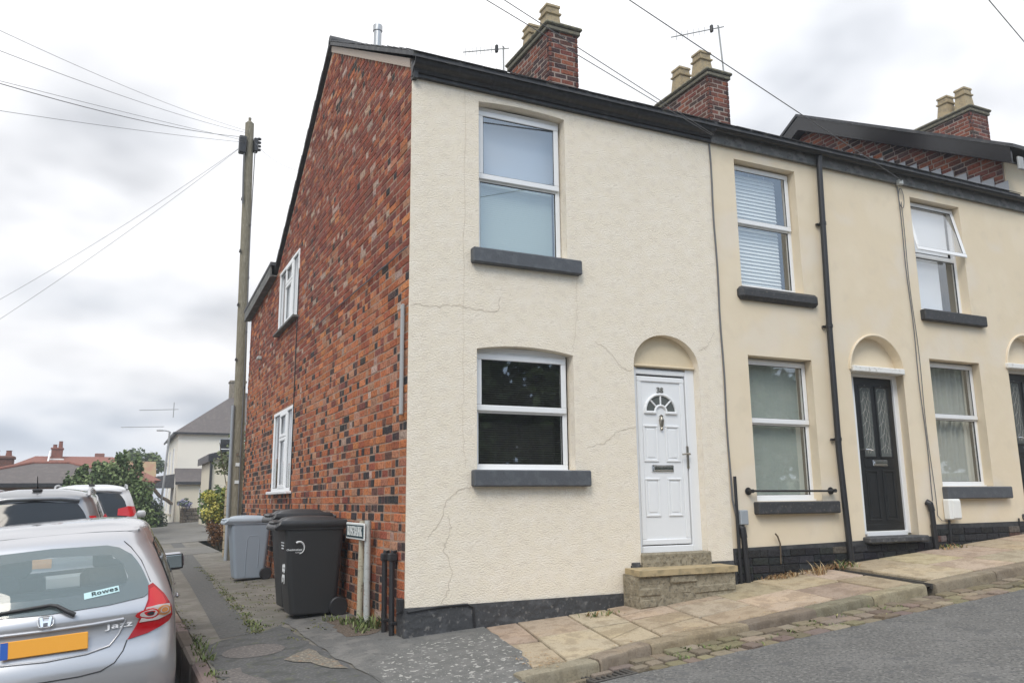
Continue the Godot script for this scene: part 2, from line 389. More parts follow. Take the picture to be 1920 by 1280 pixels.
	mat("ink", Color(0.03, 0.05, 0.055), 0.6)
	mat("red_dot", Color(0.5, 0.02, 0.02), 0.4)
	# windows
	mat("pane", Color(1, 1, 1), 0.0, {"alpha": 0.0})
	var pm := mat("coated_pane", Color(0.86, 0.90, 0.94), 0.02, {"metal": 1.0, "alpha": 0.26})
	var dot := Image.create(4, 4, false, Image.FORMAT_RGB8)
	dot.fill(Color(1, 1, 1))
	pm.albedo_texture = ImageTexture.create_from_image(dot)
	mat("blind", Color(0.78, 0.82, 0.79), 0.5)
	mat("blind_teal", Color(0.40, 0.50, 0.46), 0.5)
	mat("blind_blue", Color(0.48, 0.54, 0.60), 0.6)
	mat("blind_dark", Color(0.085, 0.085, 0.075), 0.6)
	mat("roller", W, 0.8, {"tex": paint(256, 164, Color(0.47, 0.53, 0.48), [[0.01, 0.45, 0.8, Color(0.52, 0.57, 0.52), 0.7]]), "tile": 1.0})
	mat("net", Color(0.55, 0.57, 0.52), 0.9, {"back": Color(0.3, 0.3, 0.3)})
	mat("curtain", Color(0.82, 0.84, 0.86), 0.9)
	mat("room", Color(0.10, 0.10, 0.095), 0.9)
	mat("leaded", Color(0.12, 0.13, 0.125), 0.08)
	mat("lead_line", Color(0.30, 0.30, 0.28), 0.4)
	# plants
	mat("leaf", W, 0.6, {"vc": true, "back": Color(0.35, 0.4, 0.2), "spec": 0.35})
	mat("bark", Color(0.12, 0.09, 0.06), 0.95)
	mat("meter_white", Color(0.78, 0.78, 0.75), 0.5)
	mat("meter_grey", Color(0.30, 0.33, 0.36), 0.5)
	mat("wire", Color(0.13, 0.13, 0.135), 0.6)
	mat("sign_white", Color(0.74, 0.76, 0.74), 0.4)
	mat("sign_dark", Color(0.025, 0.055, 0.065), 0.4)
	mat("buff_stone", W, 0.95, {"tex": paint(256, 166, Color(0.42, 0.34, 0.22), [[0.04, 0.45, 0.8, Color(0.32, 0.25, 0.16), 0.8]]), "tile": 1.0, "bump": mid, "depth": 1.0})

# ------------------------------------------------------------------ heights
func pl(x: float, t: Array) -> float:
	if x <= t[0][0]: return t[0][1] + (x - t[0][0]) * (t[1][1] - t[0][1]) / (t[1][0] - t[0][0])
	for i in t.size() - 1:
		if x <= t[i + 1][0]:
			return lerpf(t[i][1], t[i + 1][1], (x - t[i][0]) / (t[i + 1][0] - t[i][0]))
	var n := t.size() - 1
	return t[n][1] + (x - t[n][0]) * (t[n][1] - t[n - 1][1]) / (t[n][0] - t[n - 1][0])

func wallfoot(x: float) -> float:   # height of the pavement at the house fronts
	return pl(x, [[-2.0, -0.38], [0.0, -0.26], [0.75, -0.211], [2.39, -0.115], [3.88, 0.033], [5.47, 0.164], [6.8, 0.271], [8.7, 0.415], [14.0, 0.82]])

func kerb_z(x: float) -> float:
	return pl(x, [[-1.0, 1.9], [0.2, 1.78], [0.9, 1.73], [1.3, 1.58], [1.8, 1.47], [14.0, 1.49]])

func pave_y(x: float, z: float) -> float:
	return wallfoot(x) - 0.03 * z

func road_y(x: float, z: float) -> float:
	var y := pl(x, [[-30.0, -3.2], [-8.0, -1.35], [-4.0, -0.98], [-2.7, -0.84], [-1.7, -0.66], [-1.0, -0.54], [0.0, -0.42], [1.02, -0.33], [1.7, -0.28], [2.54, -0.21], [3.32, -0.15], [4.08, -0.09], [4.76, -0.04], [5.81, 0.04], [8.0, 0.21], [14.0, 0.68]])
	return y - 0.015 * (z - 1.5) + 0.05 * smoothstep(2.0, 5.5, z)

func lane_y(x: float, z: float) -> float:
	var b := pl(z, [[-60.0, -0.36], [-45.0, -0.36], [-18.0, -0.40], [-10.0, -0.46], [-4.0, -0.64], [-2.5, -0.71], [1.5, -0.83], [3.0, -0.87]])
	return b + (x + 2.7) * lerpf(0.015, 0.075, smoothstep(-12.0, -2.0, z))

func path_y(x: float, z: float) -> float:
	var y := wallfoot(x) - 0.03 * maxf(z, 0.0) + 0.0012 * maxf(0.0, -z - 6.0)
	return lerpf(y, road_y(x, z) + 0.01, smoothstep(0.9, 2.3, z) * (1.0 - smoothstep(0.0, 0.7, x)))

func land_y(x: float, z: float) -> float:
	var front := road_y(x, z) - 0.12
	var back := lane_y(clampf(x, -6.0, 1.0), minf(z, 1.0)) - 0.12
	back += clampf(-x - 6.0, 0.0, 40.0) * -0.02
	return lerpf(back, minf(front, back + 3.0), smoothstep(-1.0, 3.0, z)) - 0.1

# ------------------------------------------------------------------ sky
func make_sky() -> Sky:
	var w := 1536
	var h := 768
	var n := FastNoiseLite.new()
	n.seed = 7; n.frequency = 1.0; n.fractal_octaves = 5; n.fractal_gain = 0.52
	var n2 := FastNoiseLite.new()
	n2.seed = 19; n2.frequency = 0.55; n2.fractal_octaves = 4
	# soft cloud banks seen in the photograph: [direction, width, height, greyness, blueness]
	var banks := [[Vector3(-0.064, 0.30, -0.951), 0.20, 0.070, 0.30, 0.05], [Vector3(-0.047, 0.225, -0.975), 0.16, 0.03, 0.12, 0.1], [Vector3(-0.053, 0.085, -0.995), 0.40, 0.045, 0.10, 0.22], [Vector3(0.632, 0.451, -0.631), 0.22, 0.10, 0.20, 0.1], [Vector3(0.753, 0.40, -0.494), 0.25, 0.08, 0.22, 0.05], [Vector3(0.02, 0.40, -0.92), 0.14, 0.035, 0.12, 0.05]]
	for b in banks: b[0] = b[0].normalized()
	var data := PackedFloat32Array()
	data.resize(w * h * 4)
	var k := 0
	for j in h:
		var lat := (0.5 - (j + 0.5) / h) * PI
		var cl := cos(lat)
		var y := sin(lat)
		for i in w:
			var lon := (i + 0.5) / w * TAU
			var d := Vector3(sin(lon) * cl, y, -cos(lon) * cl)
			var r: float
			var g: float
			var bl: float
			if y < -0.02:
				r = 0.16; g = 0.155; bl = 0.14
			else:
				var q := d / (maxf(y, 0.0) + 0.22)
				var f := n.get_noise_3d(q.x * 1.25, q.y * 1.5, q.z * 1.25)
				var f2 := n2.get_noise_3d(q.x * 0.8 + 40.0, q.y, q.z * 0.8)
				var lum := 0.75 + 0.58 * clampf(y, 0.0, 1.0)
				var grey := clampf(0.12 + 0.5 * f2 + 0.35 * f, 0.0, 0.40)
				var blue := 0.0
				if d.z < 0.0:
					grey = clampf(0.06 + 0.42 * f2 + 0.42 * f, 0.0, 0.34) * 0.75
					for b in banks:
						var e: Vector3 = d - b[0] * d.dot(b[0])
						var ex: float = sqrt(e.x * e.x + e.z * e.z) / b[1]
						var ey: float = e.y / b[2]
						var s: float = exp(-(ex * ex + ey * ey))
						s *= clampf(0.95 + 2.0 * f, 0.0, 1.7)
						grey += b[3] * s
						blue += b[4] * s
				else:
					blue = smoothstep(0.02, 0.22, f2 + 0.3 * f + 0.08) * smoothstep(0.05, 0.3, d.z) * 0.9
					grey *= 1.0 - blue
				lum *= 1.0 - clampf(grey, 0.0, 0.62)
				var hz := 1.0 - smoothstep(0.0, 0.12, y)
				blue = clampf(blue + 0.10 * hz, 0.0, 1.0)
				r = lum * lerpf(1.0, 0.62, blue) * (1.0 - 0.04 * grey)
				g = lum * lerpf(1.0, 0.80, blue)
				bl = lum * lerpf(1.015, 1.04, blue) * (1.0 + 0.07 * grey)
			data[k] = r; data[k + 1] = g; data[k + 2] = bl; data[k + 3] = 1.0
			k += 4
	var im := Image.create_from_data(w, h, false, Image.FORMAT_RGBAF, data.to_byte_array())
	var pm := PanoramaSkyMaterial.new()
	pm.panorama = ImageTexture.create_from_image(im)
	var s := Sky.new()
	s.sky_material = pm
	return s

# ------------------------------------------------------------------ walls with openings
# opening: {x0, x1, y0, y1, rise, depth}; the head is an arc of that rise above y1
func head_y(o: Dictionary, x: float) -> float:
	if o.get("rise", 0.0) <= 0: return o.y1
	var t: float = (x - o.x0) / (o.x1 - o.x0) * 2.0 - 1.0
	if o.get("ellipse", false): return o.y1 + o.rise * sqrt(maxf(0.0, 1.0 - t * t))
	return o.y1 + o.rise * (1.0 - t * t)

func facade(b: MB, x0: float, x1: float, bot: Callable, top: float, openings: Array, z := 0.0, extra := []) -> void:
	var xs := [x0, x1]
	for o in openings:
		var n := 18 if o.get("rise", 0.0) > 0 else 1
		for i in n + 1:
			var t := float(i) / n
			if o.get("ellipse", false): t = 0.5 - 0.5 * cos(PI * t)
			xs.append(lerpf(o.x0, o.x1, t))
	for q in extra: xs.append(q)
	var k := x0
	while k < x1:
		xs.append(k); k += 0.4
	xs.sort()
	for i in xs.size() - 1:
		var a: float = xs[i]
		var e: float = xs[i + 1]
		if e - a < 1e-5: continue
		var m := (a + e) * 0.5
		var cuts := []
		for o in openings:
			if m > o.x0 and m < o.x1: cuts.append(o)
		cuts.sort_custom(func(p, q): return p.y0 < q.y0)
		var la: float = bot.call(a)
		var le: float = bot.call(e)
		for o in cuts:
			b.quad(Vector3(a, la, z), Vector3(e, le, z), Vector3(e, o.y0, z), Vector3(a, o.y0, z))
			var ha := head_y(o, a)
			var he := head_y(o, e)
			var d: float = o.depth
			b.quad(Vector3(a, ha, z - d), Vector3(e, he, z - d), Vector3(e, he, z), Vector3(a, ha, z))   # soffit
			b.quad(Vector3(a, o.y0, z), Vector3(e, o.y0, z), Vector3(e, o.y0, z - d), Vector3(a, o.y0, z - d))
			la = ha; le = he
		b.quad(Vector3(a, la, z), Vector3(e, le, z), Vector3(e, top, z), Vector3(a, top, z))
	for o in openings:
		var d: float = o.depth
		var s: float = o.get("splay", 0.0)
		b.quad(Vector3(o.x0, o.y0, z), Vector3(o.x0, o.y0, z - d), Vector3(o.x0, o.y1, z - d), Vector3(o.x0, o.y1, z))
		b.quad(Vector3(o.x1 - s, o.y0, z - d), Vector3(o.x1, o.y0, z), Vector3(o.x1, o.y1, z), Vector3(o.x1 - s, o.y1, z - d))

func bars(b: MB, x0: float, x1: float, y0: float, y1: float, w: float, z0: float, z1: float, ch := 0.006) -> void:   # four bars of a rectangular frame
	var zc := (z0 + z1) / 2
	var d := z1 - z0
	b.cbox(Vector3((x0 + x1) / 2, y0 + w / 2, zc), Vector3(x1 - x0, w, d), ch)
	b.cbox(Vector3((x0 + x1) / 2, y1 - w / 2, zc), Vector3(x1 - x0, w, d), ch)
	b.cbox(Vector3(x0 + w / 2, (y0 + y1) / 2, zc), Vector3(w, y1 - y0 - 2 * w, d - 0.004), ch)
	b.cbox(Vector3(x1 - w / 2, (y0 + y1) / 2, zc), Vector3(w, y1 - y0 - 2 * w, d - 0.004), ch)

func pane_mesh(x0: float, x1: float, y0: float, y1: float, z: float) -> MB:
	var b := MB.new()
	b.quad(Vector3(x0, y0, z), Vector3(x1, y0, z), Vector3(x1, y1, z), Vector3(x0, y1, z))
	return b

func slats(b: MB, x0: float, x1: float, y0: float, y1: float, z: float, pitch: float, tilt: float, wide: float) -> void:
	var n := int((y1 - y0) / pitch)
	for i in n:
		var y := y0 + (i + 0.5) * pitch
		b.box(Vector3((x0 + x1) / 2, y, z), Vector3(x1 - x0, 0.0015, wide), Basis(Vector3.RIGHT, tilt))
	for t in [0.2, 0.5, 0.8]:
		b.box(Vector3(lerpf(x0, x1, t), (y0 + y1) / 2, z), Vector3(0.002, y1 - y0, 0.0015))

func folds(b: MB, x0: float, x1: float, y0: float, y1: float, z: float, amp: float, wave: float) -> void:
	b.grid(int((x1 - x0) / 0.012), 3, func(u, v):
		var x := lerpf(x0, x1, u)
		return Vector3(x, lerpf(y0, y1, v), z + amp * sin(x * wave) + amp * 0.5 * sin(x * wave * 0.43 + 1.0)))

# a two-light window with an opening top sash; covering: blind / blind_dark / roller / net / curtain
func sash_window(parent: Node, x0: float, x1: float, y0: float, y1: float, split: float, zf: float, cover: String, o := {}) -> Node3D:
	var w := part(parent, "window")
	var f := MB.new()
	var fw := 0.052
	bars(f, x0, x1, y0, y1, fw, zf - 0.06, zf)
	f.cbox(Vector3((x0 + x1) / 2, split, zf - 0.03), Vector3(x1 - x0 - 2 * fw, 0.06, 0.056), 0.006)
	if o.get("arch", 0.0) > 0: f.cbox(Vector3((x0 + x1) / 2, y1 + o.arch / 2, zf - 0.032), Vector3(x1 - x0, o.arch, 0.056), 0.004)
	f.cbox(Vector3((x0 + x1) / 2, y0 - 0.008, zf + 0.012), Vector3(x1 - x0, 0.022, 0.05), 0.004)
	put(w, "frame", f, M.upvc)
	var s := MB.new()
	var sx0 := x0 + 0.018
	var sx1 := x1 - 0.018
	var sy0 := split - 0.012
	var sy1 := y1 - 0.02
	var sp := part(w, "opening_sash")
	var open: float = o.get("open", 0.0)
	sp.transform = Transform3D(Basis(Vector3.RIGHT, -open), Vector3(0, sy1, zf + 0.004))
	bars(s, sx0, sx1, sy0 - sy1, 0.0, 0.058, 0.001, 0.022)
	put(sp, "frame", s, M.upvc)
	sp.name = "opening_sash"
	var gk := MB.new()
	bars(gk, sx0 + 0.055, sx1 - 0.055, sy0 - sy1 + 0.055, -0.055, 0.008, 0.0, 0.014, 0.001)
	put(sp, "gasket", gk, M.gasket)
	var pb := pane_mesh(sx0 + 0.055, sx1 - 0.055, sy0 - sy1 + 0.055, -0.055, 0.008)
	put(sp, "pane", pb, M.coated_pane)
	var g2 := MB.new()
	bars(g2, x0 + fw - 0.003, x1 - fw + 0.003, y0 + fw - 0.003, split - 0.027, 0.008, zf - 0.035, zf - 0.012, 0.001)
	put(w, "gasket", g2, M.gasket)
	put(w, "pane", pane_mesh(x0 + fw, x1 - fw, y0 + fw, split - 0.03, zf - 0.02), M.coated_pane)
	var c := MB.new()
	var zb := zf - 0.10
	match cover:
		"blind":
			var pt: float = o.get("pitch", 0.0235)
			slats(c, x0 + 0.03, x1 - o.get("gap", 0.03), y0 + 0.03, y1 - 0.03, zb, pt, o.get("tilt", 1.05), pt * 1.12)
			put(w, "venetian_blind", c, M.blind).set_meta("kind", "stuff")
		"half":
			slats(c, x0 + 0.03, x1 - 0.05, y0 + 0.03, split, zb, 0.0235, 1.38, 0.029)
			put(w, "venetian_blind", c, M.blind_teal).set_meta("kind", "stuff")
			c = MB.new()
			c.box(Vector3((x0 + x1) / 2, (split + y1) / 2 + 0.02, zb - 0.06), Vector3(x1 - x0, y1 - split, 0.003))
			put(w, "upper_blind", c, M.blind_blue)
		"blind_dark":
			slats(c, x0 + 0.03, x1 - 0.03, y0 + 0.03, y1 - 0.03, zb, 0.0225, 0.35, 0.024)
			put(w, "venetian_blind", c, M.blind_dark).set_meta("kind", "stuff")
		"roller":
			c.box(Vector3((x0 + x1) / 2 - 0.012, (y0 + y1) / 2, zb), Vector3(x1 - x0 - 0.075, y1 - y0 - 0.06, 0.002))
			put(w, "roller_blind", c, M.roller)
			c = MB.new()
			var k := 0
			while y0 + 0.05 + k * 0.052 < y1 - 0.05:
				c.box(Vector3((x0 + x1) / 2 - 0.03, y0 + 0.05 + k * 0.052, zb + 0.002), Vector3(x1 - x0 - 0.12, 0.0018, 0.0015)); k += 1
			k = 0
			while x0 + 0.05 + k * 0.058 < x1 - 0.11:
				c.box(Vector3(x0 + 0.05 + k * 0.058, (y0 + y1) / 2, zb + 0.0025), Vector3(0.0015, y1 - y0 - 0.08, 0.0012)); k += 1
			put(w, "blind_thread", c, M.net).set_meta("kind", "stuff")
		"net":
			folds(c, x0 + 0.02, x1 - 0.02, y0 + 0.03, y1 - 0.03, zb - 0.02, 0.022, 58.0)
			put(w, "net_curtain", c, M.net, 60)
		"curtain":
			c.box(Vector3(lerpf(x0, x1, 0.40), (y0 + split) / 2, zb), Vector3((x1 - x0) * 0.66, split - y0, 0.002))
			c.box(Vector3((x0 + x1) / 2 - 0.02, (split + y1) / 2 + 0.02, zf - 0.068), Vector3(x1 - x0 - 0.13, y1 - split - 0.1, 0.002))
			put(w, "pale_blind", c, M.curtain)
	if o.has("drape"):
		c = MB.new()
		folds(c, x0 + 0.04, x1 - 0.04, y0 + 0.02, y0 + (y1 - y0) * 0.42, zb - 0.1, 0.02, 46.0)
		put(w, "curtain", c, M.room, 60)
	return w

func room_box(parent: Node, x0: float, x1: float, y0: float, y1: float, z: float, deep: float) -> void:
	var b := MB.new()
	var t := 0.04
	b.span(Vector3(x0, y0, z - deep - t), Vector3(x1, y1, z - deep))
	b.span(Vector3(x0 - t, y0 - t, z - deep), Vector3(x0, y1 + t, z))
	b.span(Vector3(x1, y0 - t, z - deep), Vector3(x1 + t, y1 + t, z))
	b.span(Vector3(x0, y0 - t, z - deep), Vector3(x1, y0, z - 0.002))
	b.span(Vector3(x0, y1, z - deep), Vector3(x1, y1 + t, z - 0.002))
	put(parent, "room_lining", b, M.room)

# ------------------------------------------------------------------ bricks
var brick_meshes := []
var brick_mats := {}

func brick_mat(c: Color) -> StandardMaterial3D:
	var q := Vector3i(int(c.r * 40), int(c.g * 60), int(c.b * 60))
	if not brick_mats.has(q):
		brick_mats[q] = mat("brick_%d" % brick_mats.size(), c, 0.9, {"tex": M.brick_tex, "tile": 0.5, "bump": M.fine, "depth": 0.5, "spec": 0.3})
	return brick_mats[q]

func brick_unit(k: int) -> ArrayMesh:
	if brick_meshes.is_empty():
		for i in 3:
			var b := MB.new()
			b.cbox(Vector3.ZERO, Vector3.ONE, [0.05, 0.07, 0.09][i])
			brick_meshes.append(b.mesh(null))
	return brick_meshes[k % 3]

func pal(list: Array, r: RandomNumberGenerator) -> Color:
	var c: Color = list[r.randi() % list.size()]
	var f := r.randf_range(0.82, 1.18)
	return Color(c.r * f, c.g * f * r.randf_range(0.95, 1.05), c.b * f * r.randf_range(0.93, 1.07))

# plane: o + U*u + y*v with outward N. spans(v) gives the solid stretches of a course. near: where the separate bricks are.
func brickwork(parent: Node, o: Vector3, U: Vector3, N: Vector3, v0: float, v1: float, h: float, spans: Callable, colour: Callable, near: Vector3, n_parts: int, seed_: int, bond := 0.55, joint := 0.011, bed := 0.012) -> void:
	var r := RandomNumberGenerator.new()
	r.seed = seed_
	var all := []
	var v := v0
	var row := 0
	while v < v1:
		for s in spans.call(v + h * 0.5):
			var u: float = s[0]
			var head := row % 2 == 0
			if r.randf() < 0.5: head = not head
			while u < s[1] - 0.03:
				var len_ := r.randf_range(0.104, 0.118) if (head if bond < 0.9 else u == s[0] and row % 2 == 0) else r.randf_range(0.215, 0.235)
				if s[1] - u - len_ < 0.06: len_ = s[1] - u
				len_ = minf(len_, s[1] - u)
				var c: Color = colour.call(u + len_ / 2, v, len_, r)
				var pos := o + U * (u + len_ / 2) + Vector3(0, v + h / 2 + r.randf_range(-0.003, 0.003), 0) + N * (r.randf_range(-0.004, 0.004) + 0.004 - 0.024)
				all.append([pos, Vector3(len_ - joint, h - bed, 0.048), c, pos.distance_squared_to(near), r.randi(), r.randf_range(-0.013, 0.013)])
				u += len_
				head = r.randf() < bond if not head else r.randf() < bond * 0.9
		v += h
		row += 1
	all.sort_custom(func(p, q): return p[3] < q[3])
	var rest := MB.new()
	for i in all.size():
		var a: Array = all[i]
		var b := Basis(U, Vector3.UP, N) * Basis(Vector3.BACK, a[5])
		if i < n_parts:
			var m := inst(parent, "brick", brick_unit(a[4]), Transform3D(b * Basis.from_scale(a[1]), a[0]))
			m.material_override = brick_mat(a[2])
		else:
			rest.col = a[2]
			rest.cbox(a[0], a[1], 0.004, b)
	if rest.v.size() > 0: put(parent, "brickwork", rest, M.brick_vc).set_meta("kind", "stuff")

func red(u: float, v: float, len_: float, r: RandomNumberGenerator) -> Color:
	return pal([Color(0.17, 0.07, 0.055), Color(0.22, 0.08, 0.06), Color(0.13, 0.065, 0.055), Color(0.10, 0.06, 0.055), Color(0.27, 0.10, 0.065), Color(0.08, 0.058, 0.055), Color(0.20, 0.08, 0.062)], r)

# ------------------------------------------------------------------ plants
func leafy(b: MB, at: Vector3, rad: Vector3, n: int, size: float, cols: Array, r: RandomNumberGenerator, clumps := 14) -> void:
	var cl := []
	for i in clumps:
		var d := Vector3(r.randfn(), r.randfn(), r.randfn()).normalized() * pow(r.randf(), 0.4)
		cl.append([d * rad * 0.72, r.randf_range(0.25, 0.5), r.randi() % cols.size()])
	for i in n:
		var q: Array = cl[r.randi() % clumps]
		var d := Vector3(r.randfn(), r.randfn(), r.randfn()).normalized() * pow(r.randf(), 0.45)
		var p: Vector3 = at + q[0] + d * rad * q[1]
		var ax := Vector3(r.randfn(), r.randfn() * 0.6, r.randfn()).normalized()
		var nx := (d + Vector3(r.randfn(), r.randfn() + 0.6, r.randfn()) * 0.6).normalized()
		var sx := ax.cross(nx).normalized() * size * r.randf_range(0.28, 0.42)
		var l := nx.cross(sx).normalized() * size * r.randf_range(0.8, 1.3)
		var c: Color = cols[q[2]] if r.randf() < 0.7 else cols[r.randi() % cols.size()]
		var f := r.randf_range(0.75, 1.25)
		b.col = Color(c.r * f, c.g * f, c.b * f)
		b.tri(p - l * 0.5, p + sx, p + l * 0.5)
		b.tri(p - l * 0.5, p + l * 0.5, p - sx)

func tuft(b: MB, at: Vector3, n: int, h: float, spread: float, cols: Array, r: RandomNumberGenerator, lean := 0.6, w := 0.006) -> void:
	for i in n:
		var a := r.randf() * TAU
		var out := Vector3(cos(a), 0, sin(a))
		var p := at + Vector3(r.randfn(), 0, r.randfn()) * spread * 0.5
		var hh := h * r.randf_range(0.5, 1.1)
		var m := p + out * hh * lean * 0.35 + Vector3(0, hh * 0.6, 0)
		var t := p + out * hh * lean + Vector3(0, hh * r.randf_range(0.75, 1.0), 0)
		var s := Vector3(-out.z, 0, out.x) * w * r.randf_range(0.7, 1.3)
		var c: Color = cols[r.randi() % cols.size()]
		var f := r.randf_range(0.75, 1.25)
		b.col = Color(c.r * f, c.g * f, c.b * f)
		b.quad(p - s, p + s, m + s, m - s)
		b.tri(m - s, m + s, t)

# ------------------------------------------------------------------ cars
# A body is a stack of rounded outlines: rows [y, half width, rear z, front z, corner radius]. q runs round one side: 0-1 rear, 1-2 rear corner, 2-3 side, 3-4 front corner, 4-5 front.
class CarShape:
	var rows := []
	var bow := 0.06
	var bulge := 0.012
	func row(y: float) -> Array:
		var n := rows.size()
		if y <= rows[0][0]: return rows[0]
		if y >= rows[n - 1][0]: return rows[n - 1]
		for i in n - 1:
			if y <= rows[i + 1][0]:
				var t: float = (y - rows[i][0]) / (rows[i + 1][0] - rows[i][0])
				var p: Array = rows[maxi(i - 1, 0)]
				var e: Array = rows[mini(i + 2, n - 1)]
				var out := [y]
				for k in range(1, 5):
					var lo: float = rows[i][k]
					var hi: float = rows[i + 1][k]
					var m0: float = (hi - p[k]) / maxf(rows[i + 1][0] - p[0], 1e-4) * (rows[i + 1][0] - rows[i][0])
					var m1: float = (e[k] - lo) / maxf(e[0] - rows[i][0], 1e-4) * (rows[i + 1][0] - rows[i][0])
					var t2 := t * t
					var t3 := t2 * t
					out.append((2 * t3 - 3 * t2 + 1) * lo + (t3 - 2 * t2 + t) * m0 + (-2 * t3 + 3 * t2) * hi + (t3 - t2) * m1)
				return out
		return rows[n - 1]
	func at(q: float, y: float, side: float, off := 0.0) -> Vector3:
		var r := row(y)
		var w: float = r[1]
		var c: float = minf(r[4], w * 0.95)
		var p: Vector2   # x outwards, z
		var nrm: Vector2
		if q <= 1.0:
			p = Vector2(q * (w - c), r[2] - bow * pow(q * (w - c) / w, 2.0)); nrm = Vector2(0.1 * q, 1)
		elif q <= 2.0:
			var a := (q - 1.0) * PI / 2
			var zb: float = r[2] - bow * pow((w - c) / w, 2.0)
			p = Vector2(w - c + sin(a) * c, zb - c + cos(a) * c); nrm = Vector2(sin(a), cos(a))
		elif q <= 3.0:
			var za: float = r[2] - bow * pow((w - c) / w, 2.0) - c
			p = Vector2(w + bulge * sin((q - 2.0) * PI), lerpf(za, r[3] + c, q - 2.0)); nrm = Vector2(1, 0)
		elif q <= 4.0:
			var a := (q - 3.0) * PI / 2
			p = Vector2(w - c + cos(a) * c, r[3] + c - sin(a) * c); nrm = Vector2(cos(a), -sin(a))
		else:
			p = Vector2((5.0 - q) * (w - c), r[3] - 0.02); nrm = Vector2(0, -1)
		nrm = nrm.normalized() * off
		return Vector3((p.x + nrm.x) * side, y + off * 0.3, p.y + nrm.y)

func car_patch(b: MB, cs: CarShape, poly: Array, off: float, side: float, cell := 0.07) -> void:
	var p := PackedVector2Array()
	for q in poly: p.append(Vector2(q[0], q[1]))
	b.drape(p, cell, func(v: Vector2): return cs.at(v.x, v.y, side, off))

func inside(poly: Array, q: float, y: float) -> bool:
	var p := PackedVector2Array()
	for k in poly: p.append(Vector2(k[0], k[1]))
	return Geometry2D.is_point_in_polygon(Vector2(q, y), p)

func car_body(cs: CarShape, holes: Array, wheels: Array, wr: float) -> MB:
	var qs := []
	for i in 13: qs.append(i / 12.0)
	for i in range(1, 9): qs.append(1.0 + i / 8.0)
	for i in range(1, 61): qs.append(2.0 + i / 60.0)
	for i in range(1, 7): qs.append(3.0 + i / 6.0)
	for i in range(1, 9): qs.append(4.0 + i / 8.0)
	var y0: float = cs.rows[0][0]
	var y1: float = cs.rows[-1][0]
	var ys := []
	for i in 57: ys.append(lerpf(y0, y1, 1.0 - pow(1.0 - i / 56.0, 1.15)))
	var b := MB.new()
	for side in [1.0, -1.0]:
		var p := []
		for q in qs:
			var line := PackedVector3Array()
			for y in ys: line.append(cs.at(q, y, side))
			p.append(line)
		for i in qs.size() - 1:
			for j in ys.size() - 1:
				var qm: float = (qs[i] + qs[i + 1]) / 2
				var ym: float = (ys[j] + ys[j + 1]) / 2
				var skip := false
				for h in holes:
					if inside(h, qm, ym): skip = true
				if qm > 1.6 and qm < 3.6:
					var m: Vector3 = (p[i][j] + p[i + 1][j + 1]) / 2
					for wz in wheels:
						if Vector2(m.z - wz, m.y - wr).length() < wr + 0.05: skip = true
				if skip: continue
				if side > 0: b.quad(p[i][j], p[i + 1][j], p[i + 1][j + 1], p[i][j + 1])
				else: b.quad(p[i + 1][j], p[i][j], p[i][j + 1], p[i + 1][j + 1])
	# roof skin across the top outline
	for i in qs.size() - 1:
		var a := cs.at(qs[i], y1, 1.0)
		var e := cs.at(qs[i + 1], y1, 1.0)
		b.quad(a, e, Vector3(-e.x, e.y, e.z), Vector3(-a.x, a.y, a.z))
	for i in qs.size() - 1:   # floor pan
		var a := cs.at(qs[i], y0, 1.0)
		var e := cs.at(qs[i + 1], y0, 1.0)
		b.quad(e, a, Vector3(-a.x, a.y, a.z), Vector3(-e.x, e.y, e.z))
	return b

func wheel(car: Node3D, x: float, z: float, r: float) -> void:
	var w := part(car, "wheel")
	w.position = Vector3(x, r, z)
	w.basis = Basis(Vector3.BACK, -PI / 2 * signf(x))
	var t := MB.new()
	t.lathe(Vector3.ZERO, [[r * 0.66, -0.09], [r * 0.94, -0.09], [r, -0.06], [r, 0.06], [r * 0.94, 0.09], [r * 0.66, 0.09], [r * 0.64, 0.0]], 28)
	put(w, "tyre", t, M.tyre, 40)
	var m := MB.new()
	m.lathe(Vector3.ZERO, [[r * 0.64, -0.05], [r * 0.66, 0.07], [r * 0.55, 0.06], [r * 0.2, 0.075], [0.01, 0.08]], 28)
	put(w, "rim", m, M.galv, 40)

func text_mesh(s: String, size: float, depth: float, m: Material, font := "Droid Sans", bold := false, italic := false) -> TextMesh:
	var f := SystemFont.new()
	f.font_names = PackedStringArray([font])
	if bold: f.font_weight = 700
	f.font_italic = italic
	var t := TextMesh.new()
	t.text = s
	t.font = f
	t.font_size = 64
	t.pixel_size = size / 64.0
	t.depth = depth
	t.curve_step = 2.0
	t.material = m
	return t

# ------------------------------------------------------------------ parts of the houses
func sill_stone(parent: Node, x0: float, x1: float, y0: float, y1: float, zf: float, zb: float, m: Material, ch := 0.012) -> void:
	var b := MB.new()
	b.cbox(Vector3((x0 + x1) / 2, (y0 + y1) / 2, (zf + zb) / 2), Vector3(x1 - x0, y1 - y0, zf - zb), ch)
	put(parent, "sill", b, m)

